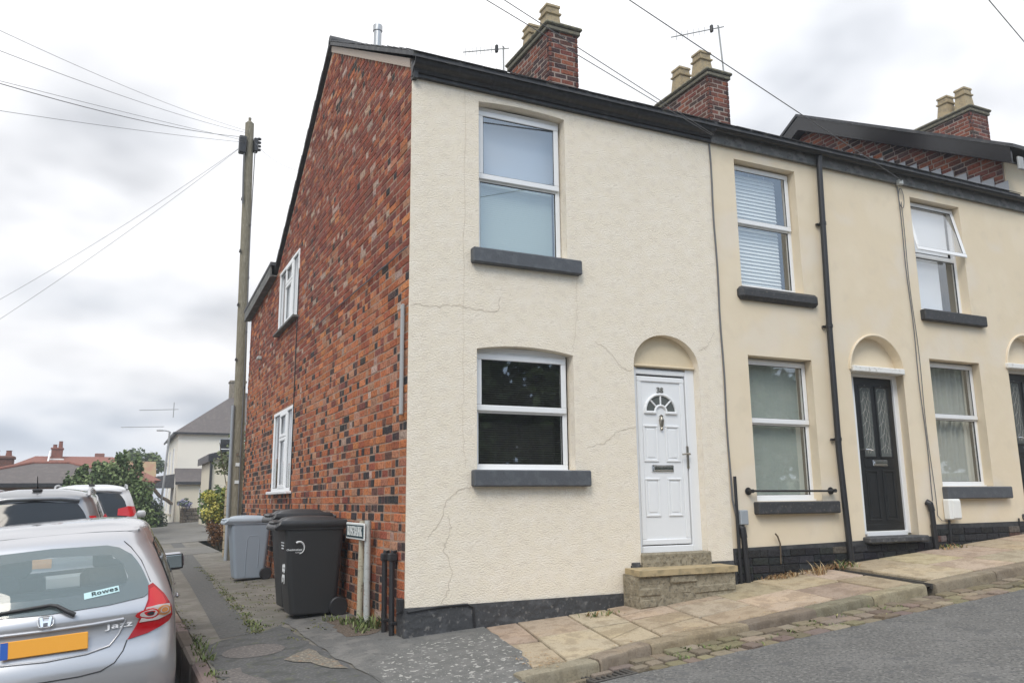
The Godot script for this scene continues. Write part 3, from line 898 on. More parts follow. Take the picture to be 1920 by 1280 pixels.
func ribbon(parent: Node, called: String, pts: Array, w: float, z: float, m: Material, r: RandomNumberGenerator) -> void:
	var b := MB.new()
	var fine_ := []
	for i in pts.size() - 1:
		for k in 7:
			var p: Vector2 = pts[i].lerp(pts[i + 1], k / 7.0)
			fine_.append(p + Vector2(r.randfn(), r.randfn()) * (0.008 if pts.size() > 2 else 0.001))
	fine_.append(pts[-1])
	for i in fine_.size() - 1:
		var a: Vector2 = fine_[i]
		var e: Vector2 = fine_[i + 1]
		var d := (e - a).normalized().orthogonal() * w * 0.5
		var d2 := d * r.randf_range(0.5, 1.3)
		b.quad(Vector3(a.x - d.x, a.y - d.y, z), Vector3(a.x + d.x, a.y + d.y, z), Vector3(e.x + d2.x, e.y + d2.y, z), Vector3(e.x - d2.x, e.y - d2.y, z))
	put(parent, called, b, m)

func slope_slab(b: MB, x0: float, x1: float, za: float, ya: float, zb: float, yb: float, t: float) -> void:
	var p := [Vector3(x0, ya - t, za), Vector3(x1, ya - t, za), Vector3(x1, yb - t, zb), Vector3(x0, yb - t, zb)]
	for i in 4: p.append(p[i] + Vector3(0, t, 0))
	b.hexa(p)

func house_roof(parent: Node, x0: float, x1: float, ridge: float, eave: float, z_e: float, rear_eave: float, z_r: float) -> void:
	var rf := part(parent, "roof")
	var b := MB.new()
	slope_slab(b, x0, x1, z_e, eave, -3.64, ridge, 0.05)
	slope_slab(b, x0, x1, -3.64, ridge, z_r, rear_eave, 0.05)
	put(rf, "deck", b, M.slate)
	# slates: each course laps the one below
	var s := MB.new()
	var r := RandomNumberGenerator.new()
	r.seed = int(x0 * 100) + 5
	for side in 2:
		var za := z_e if side == 0 else z_r
		var ya := eave if side == 0 else rear_eave
		var run := absf(-3.64 - za)
		var n := int(run / 0.22)
		var d := Vector3(0, ridge - ya, -3.64 - za).normalized()
		var up := Vector3(0, d.z, -d.y) if side == 1 else Vector3(0, -d.z, d.y)
		for i in n:
			var x := x0 - (0.12 if i % 2 == 1 else 0.0)
			while x < x1:
				var xa := maxf(x, x0 - 0.004)
				var xb := minf(x + 0.245, x1)
				if xb - xa > 0.03:
					var ctr := Vector3((xa + xb) / 2, lerpf(ya, ridge, (i + 0.5) / n), lerpf(za, -3.64, (i + 0.5) / n)) + up * (0.014 + r.randf_range(-0.003, 0.003))
					s.box(ctr, Vector3(xb - xa - 0.005, 0.009, 0.30), Basis(Vector3.RIGHT, up, Vector3.RIGHT.cross(up)) * Basis(Vector3.RIGHT, 0.035 * (1 if side == 0 else -1)))
				x += 0.25
	put(rf, "slates", s, M.slate).set_meta("kind", "stuff")
	var rt := MB.new()
	var x := x0
	while x < x1 - 0.05:
		var xe := minf(x + 0.45, x1)
		rt.tube([Vector3(x, ridge + 0.005, -3.64), Vector3(xe - 0.008, ridge + 0.005, -3.64)], 0.085, 10)
		x += 0.45
	put(rf, "ridge_tiles", rt, M.slate, 40).set_meta("kind", "stuff")

func chimney(parent: Node, x0: float, x1: float, z0: float, z1: float, y0: float, y1: float, pots: Array, n_parts: int, seed_: int, ph := 0.62) -> void:
	var c := part(parent, "chimney")
	var b := MB.new()
	b.span(Vector3(x0 + 0.02, y0, z0 + 0.02), Vector3(x1 - 0.02, y1, z1 - 0.02))
	put(c, "stack_core", b, M.mortar_pale)
	var eye := Vector3(-2.4, 0.93, 7.2)
	var f := func(v): return [[0.0, z1 - z0]]
	var g := func(v): return [[0.0, x1 - x0]]
	brickwork(c, Vector3(x0 + 0.02, 0, z0), Vector3.BACK, Vector3.LEFT, y0 + 0.1, y1 - 0.08, 0.0835, f, red, eye, n_parts * 2 / 3, seed_, 0.95, 0.016, 0.017)
	brickwork(c, Vector3(x0, 0, z1 - 0.02), Vector3.RIGHT, Vector3.BACK, y0 + 0.1, y1 - 0.08, 0.0835, g, red, eye, n_parts / 3, seed_ + 1, 0.95, 0.013, 0.015)
	brickwork(c, Vector3(x1 - 0.02, 0, z1), Vector3.FORWARD, Vector3.RIGHT, y0 + 0.1, y1 - 0.08, 0.0835, f, red, eye, 0, seed_ + 2, 0.95, 0.013, 0.015)
	brickwork(c, Vector3(x1, 0, z0 + 0.02), Vector3.LEFT, Vector3.FORWARD, y0 + 0.1, y1 - 0.08, 0.0835, g, red, eye, 0, seed_ + 3, 0.95, 0.013, 0.015)
	b = MB.new()
	b.cbox(Vector3((x0 + x1) / 2, y1 - 0.03, (z0 + z1) / 2), Vector3(x1 - x0 + 0.05, 0.07, z1 - z0 + 0.05), 0.012)
	b.cbox(Vector3((x0 + x1) / 2, y1 + 0.04, (z0 + z1) / 2), Vector3(x1 - x0 + 0.11, 0.06, z1 - z0 + 0.11), 0.02)
	put(c, "cap_stone", b, M.cap_stone)
	for z in pots:
		var p := MB.new()
		var k := sqrt(2.0)
		p.lathe(Vector3.ZERO, [[0.17 * k, 0.0], [0.165 * k, 0.05], [0.145 * k, 0.07], [0.115 * k, ph * 0.66], [0.14 * k, ph * 0.69], [0.142 * k, ph * 0.74], [0.115 * k, ph * 0.77], [0.112 * k, ph * 0.90], [0.13 * k, ph * 0.93], [0.125 * k, ph], [0.085 * k, ph], [0.08 * k, ph * 0.5]], 4)
		var o := put(c, "chimney_pot", p, M.pot)
		o.position = Vector3((x0 + x1) / 2, y1 + 0.065, z)
		o.rotation.y = PI / 4
	# lead soaker steps where the stack meets the front slope
	for i in 6:
		var l := MB.new()
		var z := z1 - 0.02 - i * 0.2
		var y := 5.27 + (z - 0.18) * -0.576
		l.box(Vector3(x0 - 0.012, y + 0.07, z - 0.09), Vector3(0.006, 0.16, 0.19))
		put(c, "lead_step", l, M.lead)
	var lf := MB.new()
	lf.box(Vector3((x0 + x1) / 2, 5.27 + (z1 - 0.18) * -0.576 + 0.06, z1 + 0.012), Vector3(x1 - x0 + 0.1, 0.16, 0.006))
	put(c, "lead_apron", lf, M.lead)

func gutter(parent: Node, x0: float, x1: float, ogee: bool) -> void:
	var b := MB.new()
	var prof: PackedVector2Array
	if ogee: prof = PackedVector2Array([Vector2(0.045, 5.13), Vector2(0.06, 5.13), Vector2(0.075, 5.165), Vector2(0.12, 5.18), Vector2(0.135, 5.20), Vector2(0.15, 5.24), Vector2(0.155, 5.27), Vector2(0.14, 5.27), Vector2(0.13, 5.215), Vector2(0.045, 5.2)])
	else:
		prof = PackedVector2Array()
		for i in 9: prof.append(Vector2(0.105 - cos(PI * i / 8.0) * 0.055, 5.265 - sin(PI * i / 8.0) * 0.06))
		for i in 9: prof.append(Vector2(0.105 + cos(PI * i / 8.0) * 0.047, 5.265 - sin(PI * i / 8.0) * 0.052))
	var xf := Transform3D(Basis(Vector3.BACK, Vector3.UP, Vector3.LEFT), Vector3(x1, 0, 0))
	b.prism(prof, xf, x1 - x0)
	var k := x0 + 0.9
	while k < x1:   # joint straps
		var q := PackedVector2Array()
		for p in prof: q.append((p - Vector2(0.1, 5.2)) * 1.06 + Vector2(0.1, 5.198))
		b.prism(q, Transform3D(xf.basis, Vector3(k, 0, 0)), 0.05)
		k += 1.8
	put(parent, "gutter", b, M.fascia_black if ogee else M.black_plastic, 35)
	var f := MB.new()
	f.cbox(Vector3((x0 + x1) / 2, 5.175, 0.022), Vector3(x1 - x0 - 0.004, 0.17, 0.04), 0.004)
	put(parent, "fascia", f, M.fascia_black if ogee else M.fascia_grey)

func panelled(b: MB, x0: float, x1: float, y0: float, y1: float, z: float) -> void:   # raised moulding and field
	bars(b, x0, x1, y0, y1, 0.024, z, z + 0.012, 0.005)
	b.cbox(Vector3((x0 + x1) / 2, (y0 + y1) / 2, z + 0.002), Vector3(x1 - x0 - 0.09, y1 - y0 - 0.09, 0.008), 0.004)

func white_door(h: Node) -> void:
	var d := part(h, "front_door")
	var b := MB.new()
	var z := -0.10
	b.cbox(Vector3(2.56, 1.355, z - 0.03), Vector3(0.10, 1.97, 0.07), 0.006)
	b.cbox(Vector3(3.325, 1.355, z - 0.03), Vector3(0.125, 1.97, 0.07), 0.006)
	b.cbox(Vector3(2.935, 2.30, z - 0.03), Vector3(0.65, 0.08, 0.066), 0.006)
	b.cbox(Vector3(2.935, 0.405, z - 0.02), Vector3(0.65, 0.07, 0.07), 0.006)
	put(d, "frame", b, M.upvc)
	b = MB.new()
	b.cbox(Vector3(2.93, 1.345, z - 0.035), Vector3(0.632, 1.79, 0.05), 0.004)
	bars(b, 2.618, 3.243, 0.452, 2.235, 0.055, z - 0.012, z + 0.006, 0.006)
	b.cbox(Vector3(3.19, 1.345, z - 0.002), Vector3(0.012, 1.65, 0.012), 0.004)
	for r in [[2.68, 2.87, 1.315, 1.71], [2.97, 3.155, 1.315, 1.71], [2.68, 2.87, 0.74, 1.145], [2.97, 3.155, 0.74, 1.145]]:
		panelled(b, r[0], r[1], r[2], r[3], z - 0.010)
	# fan moulding
	var fan := []
	for i in 15:
		var a := PI * i / 14.0
		fan.append(Vector3(2.92 + cos(a) * 0.205, 1.855 + sin(a) * 0.19, z - 0.002))
	b.tube(fan, 0.016, 8)
	var inn := []
	for i in 9:
		var a := PI * i / 8.0
		inn.append(Vector3(2.92 + cos(a) * 0.075, 1.855 + sin(a) * 0.07, z - 0.002))
	b.tube(inn, 0.013, 8)
	b.cbox(Vector3(2.78, 1.845, z - 0.002), Vector3(0.16, 0.032, 0.03), 0.008)
	b.cbox(Vector3(3.06, 1.845, z - 0.002), Vector3(0.16, 0.032, 0.03), 0.008)
	for a in [PI * 0.25, PI * 0.5, PI * 0.75]:
		b.tube([Vector3(2.92 + cos(a) * 0.08, 1.855 + sin(a) * 0.075, z - 0.002), Vector3(2.92 + cos(a) * 0.2, 1.855 + sin(a) * 0.185, z - 0.002)], 0.010, 6)
	put(d, "leaf", b, M.upvc)
	for i in 4:
		var g := MB.new()
		var p := PackedVector2Array()
		for k in 6:
			var a := PI * (i + k / 5.0) / 4.0
			p.append(Vector2(cos(a) * 0.2, sin(a) * 0.185))
		for k in 6:
			var a := PI * (i + 1 - k / 5.0) / 4.0
			p.append(Vector2(cos(a) * 0.08, sin(a) * 0.075))
		g.prism(p, Transform3D(Basis(), Vector3(2.92, 1.855, z - 0.009)), 0.004)
		put(d, "fan_pane", g, M.leaded)
	b = MB.new()
	b.cbox(Vector3(2.915, 1.245, z - 0.004), Vector3(0.285, 0.075, 0.014), 0.005)
	b.cbox(Vector3(2.915, 1.245, z + 0.004), Vector3(0.25, 0.045, 0.012), 0.004)
	put(d, "letter_plate", b, M.chrome)
	b = MB.new()
	b.cbox(Vector3(3.245, 1.37, z + 0.008), Vector3(0.032, 0.24, 0.012), 0.005)
	b.tube([Vector3(3.245, 1.40, z + 0.01), Vector3(3.245, 1.40, z + 0.055), Vector3(3.22, 1.405, z + 0.06), Vector3(3.14, 1.395, z + 0.058)], 0.009, 8)
	put(d, "handle", b, M.brass_dark)
	b = MB.new()
	b.lathe(Vector3(2.92, 1.655, z + 0.004), [[0.012, 0.0], [0.018, 0.015], [0.012, 0.03], [0.02, 0.05], [0.03, 0.11], [0.018, 0.14], [0.022, 0.155], [0.006, 0.17]], 10)
	put(d, "knocker", b, M.brass_dark, 40)
	var t := text_mesh("38", 0.085, 0.006, M.brass_dark, "Droid Sans", true)
	inst(d, "door_number", t, Transform3D(Basis(), Vector3(2.92, 2.09, z)))

func black_door(h: Node, dx: float, dy: float) -> void:
	var d := part(h, "front_door")
	d.position = Vector3(dx, dy, 0)
	var z := -0.15
	var b := MB.new()
	b.cbox(Vector3(5.90, 1.47, z - 0.03), Vector3(0.08, 2.0, 0.07), 0.006)
	b.cbox(Vector3(6.69, 1.47, z - 0.03), Vector3(0.09, 2.0, 0.07), 0.006)
	b.cbox(Vector3(6.295, 2.45, z - 0.03), Vector3(0.71, 0.06, 0.066), 0.006)
	b.cbox(Vector3(6.295, 0.47, z - 0.025), Vector3(0.71, 0.07, 0.075), 0.006)
	put(d, "frame", b, M.upvc)
	b = MB.new()
	b.cbox(Vector3(6.29, 1.465, z - 0.04), Vector3(0.69, 1.91, 0.044), 0.003)
	bars(b, 5.955, 6.63, 0.515, 2.41, 0.075, z - 0.02, z - 0.012, 0.003)
	b.cbox(Vector3(6.29, 1.34, z - 0.014), Vector3(0.53, 0.11, 0.012), 0.003)
	for x in [6.14, 6.43]:
		bars(b, x - 0.115, x + 0.115, 1.40, 2.31, 0.022, z - 0.018, z - 0.004, 0.005)
		panelled(b, x - 0.105, x + 0.105, 0.63, 1.25, z - 0.018)
	put(d, "leaf", b, M.door_black)
	for x in [6.14, 6.43]:
		var g := MB.new()
		g.box(Vector3(x, 1.855, z - 0.014), Vector3(0.186, 0.866, 0.004))
		put(d, "long_pane", g, M.leaded)
		var l := MB.new()
		for k in 5:
			var p := []
			for i in 11: p.append(Vector3(x + sin(i * 0.63 + k * 1.3) * (0.075 - k * 0.008), 1.46 + i * 0.078, z - 0.010))
			l.tube(p, 0.0022, 4)
		for i in 6: l.tube([Vector3(x - 0.09, 1.5 + i * 0.15, z - 0.010), Vector3(x, 1.57 + i * 0.15, z - 0.010), Vector3(x + 0.09, 1.5 + i * 0.15, z - 0.010)], 0.0025, 4)
		put(d, "leading", l, M.lead_line).set_meta("kind", "stuff")
	b = MB.new()
	b.cbox(Vector3(6.29, 1.34, z - 0.004), Vector3(0.26, 0.07, 0.014), 0.004)
	b.cbox(Vector3(6.29, 1.34, z + 0.004), Vector3(0.22, 0.035, 0.01), 0.003)
	put(d, "letter_plate", b, M.chrome)
	b = MB.new()
	b.tube([Vector3(6.01, 1.50, z - 0.01), Vector3(6.01, 1.50, z + 0.045), Vector3(6.05, 1.50, z + 0.05), Vector3(6.12, 1.49, z + 0.048)], 0.009, 8)
	put(d, "handle", b, M.chrome)
	b = MB.new()
	b.cbox(Vector3(6.21, 2.49, -0.05), Vector3(0.915, 0.075, 0.19), 0.01)
	put(d, "head_board", b, M.upvc_old)
	b = MB.new()
	b.cbox(Vector3(6.21, 0.415, -0.02), Vector3(1.02, 0.075, 0.27), 0.015)
	put(d, "door_sill", b, M.plinth)

# ------------------------------------------------------------------ the scene
func _ready() -> void:
	rng.seed = 4
	var cam := Camera3D.new()
	cam.name = "camera"
	add_child(cam)
	cam.position = Vector3(-2.403, 0.933, 7.210)
	cam.rotation_order = EULER_ORDER_YXZ
	cam.rotation = Vector3(0.19096, -0.44962, -0.01017)
	cam.fov = 45.33
	cam.near = 0.05
	cam.far = 1500.0
	cam.current = true
	var we := WorldEnvironment.new()
	we.name = "environment"
	var env := Environment.new()
	env.background_mode = Environment.BG_SKY
	env.sky = make_sky()
	env.tonemap_mode = Environment.TONE_MAPPER_LINEAR
	env.tonemap_exposure = 1.3
	env.sdfgi_enabled = true
	env.ssao_enabled = true
	env.ssil_enabled = true
	env.fog_enabled = true
	env.fog_density = 0.0018
	env.fog_light_color = Color(0.86, 0.89, 0.93)
	we.environment = env
	add_child(we)
	var sun := DirectionalLight3D.new()
	sun.name = "sun"
	sun.light_energy = 0.5
	sun.light_color = Color(1.0, 0.965, 0.91)
	sun.light_angular_distance = 24.0
	sun.shadow_enabled = true
	add_child(sun)
	sun.look_at_from_position(Vector3(-6.5, 11, 8), Vector3.ZERO)

	materials()
	ground()
	end_house()
	middle_house()
	upper_house()
	upper_gable_house()
	pavement()
	street_things()
	cars()
	distance()
	wires()
	weeds()

# ------------------------------------------------------------------ ground
func patch(called: String, pts: Array, cell: float, off: float, f: Callable, m: Material) -> void:
	var b := MB.new()
	var p := PackedVector2Array()
	for q in pts: p.append(Vector2(q[0], -q[1]))   # x and -z, so that faces turn up
	b.drape(p, cell, func(v: Vector2): return Vector3(v.x, f.call(v.x, -v.y) + off, -v.y))
	struct(called, b, m, 40)

func rough(pts: Array, amt: float, seed_: int) -> Array:   # a ragged edge
	var r := RandomNumberGenerator.new()
	r.seed = seed_
	var out := []
	for i in pts.size():
		var a: Array = pts[i]
		var e: Array = pts[(i + 1) % pts.size()]
		var d := Vector2(e[0] - a[0], e[1] - a[1])
		var n := maxi(1, int(d.length() / 0.12))
		var o := d.normalized().orthogonal()
		for k in n:
			var t := float(k) / n
			var j := r.randfn() * amt if k > 0 else 0.0
			out.append([a[0] + d.x * t + o.x * j, a[1] + d.y * t + o.y * j])
	return out

func ground() -> void:
	var b := MB.new()
	var g := func(t: float) -> float: return signf(t) * (absf(t) * 30.0 + pow(absf(t), 4.0) * 670.0)
	b.grid(70, 70, func(u, v):
		var x: float = g.call(u * 2 - 1)
		var z: float = -g.call(v * 2 - 1)
		return Vector3(x, land_y(x, z), z))
	struct("land", b, M.land, 60)
	# street
	b = MB.new()
	var xs := []
	var x := -34.0
	while x < 40.0:
		xs.append(x)
		x += 0.18 if x > -1.5 and x < 8.0 else 0.8
	for i in xs.size() - 1:
		var p := []
		for q in [xs[i], xs[i + 1]]:
			var e: float = 1.935 + 0.014 * sin(q * 9.0) + 0.010 * sin(q * 23.0 + 1.0)
			if q < -1.7: e = 1.6
			elif q < 0.6: e = lerpf(1.6, 2.02, smoothstep(-1.7, 0.6, q))
			var line := [Vector3(q, road_y(q, e) - 0.03, e - 0.004)]
			for z in [e, 2.4, 3.0, 4.0, 5.5, 8.0, 11.0, 15.0]: line.append(Vector3(q, road_y(q, z) + 0.012, z))
			p.append(line)
		for k in p[0].size() - 1: b.quad(p[0][k + 1], p[1][k + 1], p[1][k], p[0][k])
	struct("street", b, M.asphalt, 40)
	# the lane where the cars stand
	b = MB.new()
	b.grid(18, 90, func(u, v):
		var lx := lerpf(-8.0, -1.68, u)
		var z := lerpf(1.7, -70.0, v * v)
		return Vector3(lx, lane_y(lx, z), z))
	struct("lane", b, M.asphalt_patch, 40)
	# raised footpath beside the gable
	var fp := Node3D.new()
	fp.name = "footpath"
	fp.set_meta("kind", "structure")
	add_child(fp)
	b = MB.new()
	b.grid(16, 80, func(u, v):
		var px := lerpf(-1.60, 0.05, u)
		var z := lerpf(1.5, -60.0, v * v)
		return Vector3(px, path_y(px, z), z))
	put(fp, "paving", b, M.path_concrete, 40)
	var r := RandomNumberGenerator.new()
	r.seed = 41
	var z := 1.35
	while z > -14.0:
		var len_ := r.randf_range(0.55, 0.95)
		b = MB.new()
		b.col = pal([Color(0.25, 0.19, 0.165), Color(0.22, 0.18, 0.15), Color(0.28, 0.22, 0.19)], r)
		b.cbox(Vector3(-1.665 + r.randf_range(-0.012, 0.012), path_y(-1.66, z - len_ / 2) - 0.19 + r.randf_range(-0.012, 0.006), z - len_ / 2), Vector3(0.13, 0.42, len_ - 0.015), 0.02)
		put(fp, "edging_stone", b, M.stone_vc)
		z -= len_
	b = MB.new()
	b.span(Vector3(-1.73, -0.80, -60), Vector3(-1.60, -0.30, z))
	put(fp, "edging", b, M.path_mid)
	patch("path_strip", [[-1.385, -1.35], [-1.03, -1.45], [-0.93, -6.3], [-0.80, -8.2], [-0.58, -14.4], [-0.3, -24], [-0.62, -24], [-0.86, -14.4], [-1.10, -12.0], [-1.17, -8.66], [-1.22, -6.64]], 0.6, 0.003, path_y, M.path_dark)
	patch("path_crossing", [[-1.62, -14.3], [0.05, -14.3], [0.05, -17.2], [-1.62, -18.2]], 0.6, 0.007, path_y, M.path_mid)
	patch("path_far_end", [[-1.62, -20.5], [1.6, -20.0], [3.0, -42.0], [-1.62, -48.0]], 1.0, 0.009, path_y, M.path_mid)
	# patches of tarmac at the corner
	patch("tarmac_patch", rough([[-1.58, -1.0], [-1.39, -1.25], [-0.93, -1.5], [-0.74, -1.75], [-0.72, -0.3], [-0.66, 0.7], [-0.5, 1.5], [-1.1, 1.5], [-1.33, 0.9], [-1.58, 0.9]], 0.018, 7), 0.3, 0.0055, path_y, M.asphalt_patch)
	patch("concrete_patch", rough([[-1.58, 0.18], [-1.40, 0.16], [-1.36, 0.5], [-1.05, 1.5], [-1.58, 1.5]], 0.03, 8), 0.3, 0.0085, path_y, M.patch_pink)
	var ell := []
	for i in 20: ell.append([-1.21 + cos(TAU * i / 20) * 0.26, -0.46 + sin(TAU * i / 20) * 0.3])
	patch("round_cover", ell, 0.3, 0.0085, path_y, M.patch_pink)
	patch("worn_patch", rough([[-1.06, 0.12], [-0.92, -0.05], [-0.80, -0.16], [-0.75, 0.3], [-0.69, 0.74], [-0.86, 0.5]], 0.03, 9), 0.2, 0.0115, path_y, M.patch_buff)
	patch("tarmac_apron", rough([[-0.70, -1.9], [-0.52, -2.3], [0.02, -2.3], [0.02, 0.03], [0.74, 0.04], [0.62, 0.85], [0.44, 1.72], [-0.1, 1.9], [-0.5, 1.6], [-0.62, 0.9], [-0.70, 0.2]], 0.008, 10), 0.25, 0.0085, path_y, M.apron_tar)
	patch("lichen_tarmac", rough([[-0.35, 0.55], [0.1, 0.25], [0.55, 0.25], [0.68, 0.35], [0.62, 0.85], [0.44, 1.72], [-0.1, 1.85], [-0.55, 1.5], [-0.60, 0.95]], 0.02, 11), 0.25, 0.0115, path_y, M.apron_lichen)
	patch("bare_soil", rough([[-0.33, -1.55], [-0.02, -1.65], [-0.02, -0.60], [-0.12, -0.45], [-0.22, -0.40], [-0.40, -0.45], [-0.36, -0.95]], 0.02, 12), 0.2, 0.0115, path_y, M.soil)

func pavement() -> void:
	var pv := Node3D.new()
	pv.name = "pavement"
	pv.set_meta("kind", "structure")
	add_child(pv)
	var b := MB.new()
	b.grid(60, 4, func(u, v):
		var x := lerpf(0.4, 12.0, u)
		var z := lerpf(kerb_z(x) - 0.05, 0.0, v)
		return Vector3(x, pave_y(x, z) - 0.028, z))
	put(pv, "bedding", b, M.bed, 40)
	var r := RandomNumberGenerator.new()
	r.seed = 77
	# joints across the pavement: [x at the wall, x at the kerb]
	var joints := [[0.76, 0.46], [1.09, 0.77], [1.63, 1.33], [2.06, 1.77], [2.62, 2.40], [3.25, 3.06], [3.92, 3.78], [4.55, 4.45], [5.02, 4.86]]
	var x := 5.14
	while x < 11.0:
		joints.append([x + 0.06, x]); x += r.randf_range(0.62, 0.86)
	var tones := [Color(0.44, 0.355, 0.255), Color(0.46, 0.375, 0.275), Color(0.42, 0.345, 0.255), Color(0.44, 0.345, 0.25), Color(0.47, 0.385, 0.285)]
	for i in joints.size() - 1:
		if i == 8: continue   # the drain channel
		var cuts := [0.02, r.randf_range(0.52, 0.82), -1.0]
		if r.randf() < 0.35: cuts = [0.02, r.randf_range(0.38, 0.5), r.randf_range(0.85, 0.98), -1.0]
		for k in cuts.size() - 1:
			var p := []
			var skew := r.randf_range(-0.06, 0.06) if k > 0 else 0.0
			var z1: float = cuts[k + 1]
			var tilt := r.randf_range(-0.006, 0.006)
			for q in [[0, 1], [1, 1], [1, 0], [0, 0]]:
				var j: Array = joints[i + q[0]]
				var za: float = cuts[k] if q[1] == 0 else z1
				var xk: float = lerpf(j[0], j[1], 0.5)
				var ke: float = kerb_z(xk) - 0.165
				if za < 0: za = ke
				var t: float = za / 1.5
				var px: float = lerpf(j[0], j[1], t) + (0.010 if q[0] == 0 else -0.010)
				if k > 0 and q[1] == 0: za += skew * (q[0] - 0.5)
				za += 0.010 if q[1] == 0 else -0.010
				p.append(Vector3(px, pave_y(px, za) + tilt * (q[0] - 0.5) + r.randf_range(-0.002, 0.002), za))
			# some flags have cracked right across
			var pieces := [p]
			if r.randf() < (0.6 if i < 4 else 0.22):
				var fa := r.randf_range(0.25, 0.75)
				var fb := r.randf_range(0.25, 0.75)
				var m0: Vector3 = p[0].lerp(p[3], fa)
				var m1: Vector3 = p[1].lerp(p[2], fb)
				var gp := Vector3(0, 0, 0.006)
				pieces = [[p[0], p[1], m1 + gp, m0 + gp], [m0 - gp, m1 - gp, p[2], p[3]]]
			var tone := pal(tones, r)
			for pc in pieces:
				var slab := MB.new()
				slab.col = tone * r.randf_range(0.94, 1.06)
				slab.col.a = 1.0
				var lo := []
				var up := []
				var ctr: Vector3 = (pc[0] + pc[1] + pc[2] + pc[3]) / 4
				var jl := Vector3(0, r.randf_range(-0.005, 0.004), 0)
				for q in pc:
					var w := Vector3(r.randf_range(-0.006, 0.006), 0, r.randf_range(-0.006, 0.006)) + jl
					lo.append(q + w + Vector3(0, -0.06, 0)); up.append(q + w + Vector3(0, -0.009, 0))
				var top := []
				for q in up: top.append(q.lerp(ctr, 0.022) + Vector3(0, 0.009, 0))
				slab.hexa(lo + up)
				for q in 4:
					var w := (q + 1) % 4
					slab.quad(up[q], up[w], top[w], top[q])
				slab.quad(top[0], top[1], top[2], top[3])
				put(pv, "flagstone", slab, M.flag_vc)
	# iron drain channel from the downpipe to the kerb
	b = MB.new()
	for s in [-1, 1]:
		b.hexa([Vector3(4.92 + s * 0.05 - 0.012, pave_y(4.9, 1.4) - 0.05, 1.44), Vector3(4.92 + s * 0.05 + 0.012, pave_y(4.9, 1.4) - 0.05, 1.44), Vector3(5.06 + s * 0.05 + 0.012, pave_y(5.0, 0.1) - 0.05, 0.10), Vector3(5.06 + s * 0.05 - 0.012, pave_y(5.0, 0.1) - 0.05, 0.10),
			Vector3(4.92 + s * 0.05 - 0.012, pave_y(4.9, 1.4), 1.44), Vector3(4.92 + s * 0.05 + 0.012, pave_y(4.9, 1.4), 1.44), Vector3(5.06 + s * 0.05 + 0.012, pave_y(5.0, 0.1), 0.10), Vector3(5.06 + s * 0.05 - 0.012, pave_y(5.0, 0.1), 0.10)])
	put(pv, "drain_channel", b, M.iron)
	# kerb
	var kx := [0.28, 0.95, 1.55, 2.60, 3.38, 4.12, 4.86]
	x = 4.99
	while x < 11.5:
		kx.append(x); x += r.randf_range(0.78, 1.02)
	for i in kx.size() - 1:
		if i == 6: continue
		var a: float = kx[i] + 0.006
		var e: float = kx[i + 1] - 0.006
		var za := kerb_z(a) + r.randf_range(-0.008, 0.008)
		var ze := kerb_z(e) + r.randf_range(-0.008, 0.008)
		var ya := pave_y(a, 1.45) + r.randf_range(-0.004, 0.008)
		var ye := pave_y(e, 1.45) + r.randf_range(-0.004, 0.008)
		b = MB.new()
		b.col = pal([Color(0.30, 0.255, 0.185), Color(0.26, 0.225, 0.165), Color(0.33, 0.28, 0.205)], r)
		var rs := []
		for t in [0.0, 0.025, 0.2, 0.4, 0.6, 0.8, 0.975, 1.0]:
			var px := lerpf(a, e, t)
			var pz := lerpf(za, ze, t) + r.randf_range(-0.006, 0.006)
			var py := lerpf(ya, ye, t) + r.randf_range(-0.003, 0.003)
			var sh := 0.008 if t == 0.0 or t == 1.0 else 0.0
			var ring := PackedVector3Array()
			for q in [[-0.16, -0.22], [-0.16, 0.0], [-0.035, 0.003], [-0.012, -0.006], [0.0, -0.03], [0.012, -0.22]]:
				ring.append(Vector3(px, py + q[1] - (sh if q[1] > -0.1 else 0.0), pz + q[0] - (sh if q[0] > -0.1 else 0.0)))
			rs.append(ring)
		b.rings(rs)
		put(pv, "kerbstone", b, M.flag_vc, 30)
	# setts in the gutter
	var gt := Node3D.new()
	gt.name = "gutter_setts"
	gt.set_meta("kind", "structure")
	add_child(gt)
	b = MB.new()
	b.grid(60, 3, func(u, v):
		var gx := lerpf(-0.1, 12.0, u)
		var z := lerpf(1.97, kerb_z(gx) - 0.02, v)
		return Vector3(gx, road_y(gx, z) - 0.012, z))
	put(gt, "bedding", b, M.bed, 40)
	var far := MB.new()
	var st := [Color(0.235, 0.19, 0.15), Color(0.26, 0.215, 0.17), Color(0.205, 0.165, 0.138), Color(0.285, 0.24, 0.18), Color(0.235, 0.195, 0.145)]
	for row in 3:
		x = 0.0 + row * 0.07
		while x < 10.5:
			var w := r.randf_range(0.13, 0.24)
			var z0 := kerb_z(x + w / 2) + 0.015
			var dz := (1.955 - z0) / 3.0
			if dz > 0.055 and not (x + w > 0.78 and x < 1.16 and row > 0):
				var c := pal(st, r)
				if r.randf() < 0.22: c = c.lerp(Color(0.16, 0.17, 0.07), 0.35)
				var zc := z0 + dz * (row + 0.5)
				var ctr := Vector3(x + w / 2, road_y(x + w / 2, zc) - 0.030 + r.randf_range(-0.010, 0.010), zc + r.randf_range(-0.006, 0.006))
				var bs := Basis.from_euler(Vector3(r.randf_range(-0.04, 0.04), r.randf_range(-0.05, 0.05), 0.078 + r.randf_range(-0.04, 0.04)))
				var q := MB.new() if x < 8.0 else far
				q.col = c
				q.cbox(ctr, Vector3(w - 0.028, 0.10, dz - 0.022), 0.010, bs)
				if x < 8.0: put(gt, "sett", q, M.sett_vc, 50)
			x += w
	put(gt, "setts", far, M.sett_vc).set_meta("kind", "stuff")
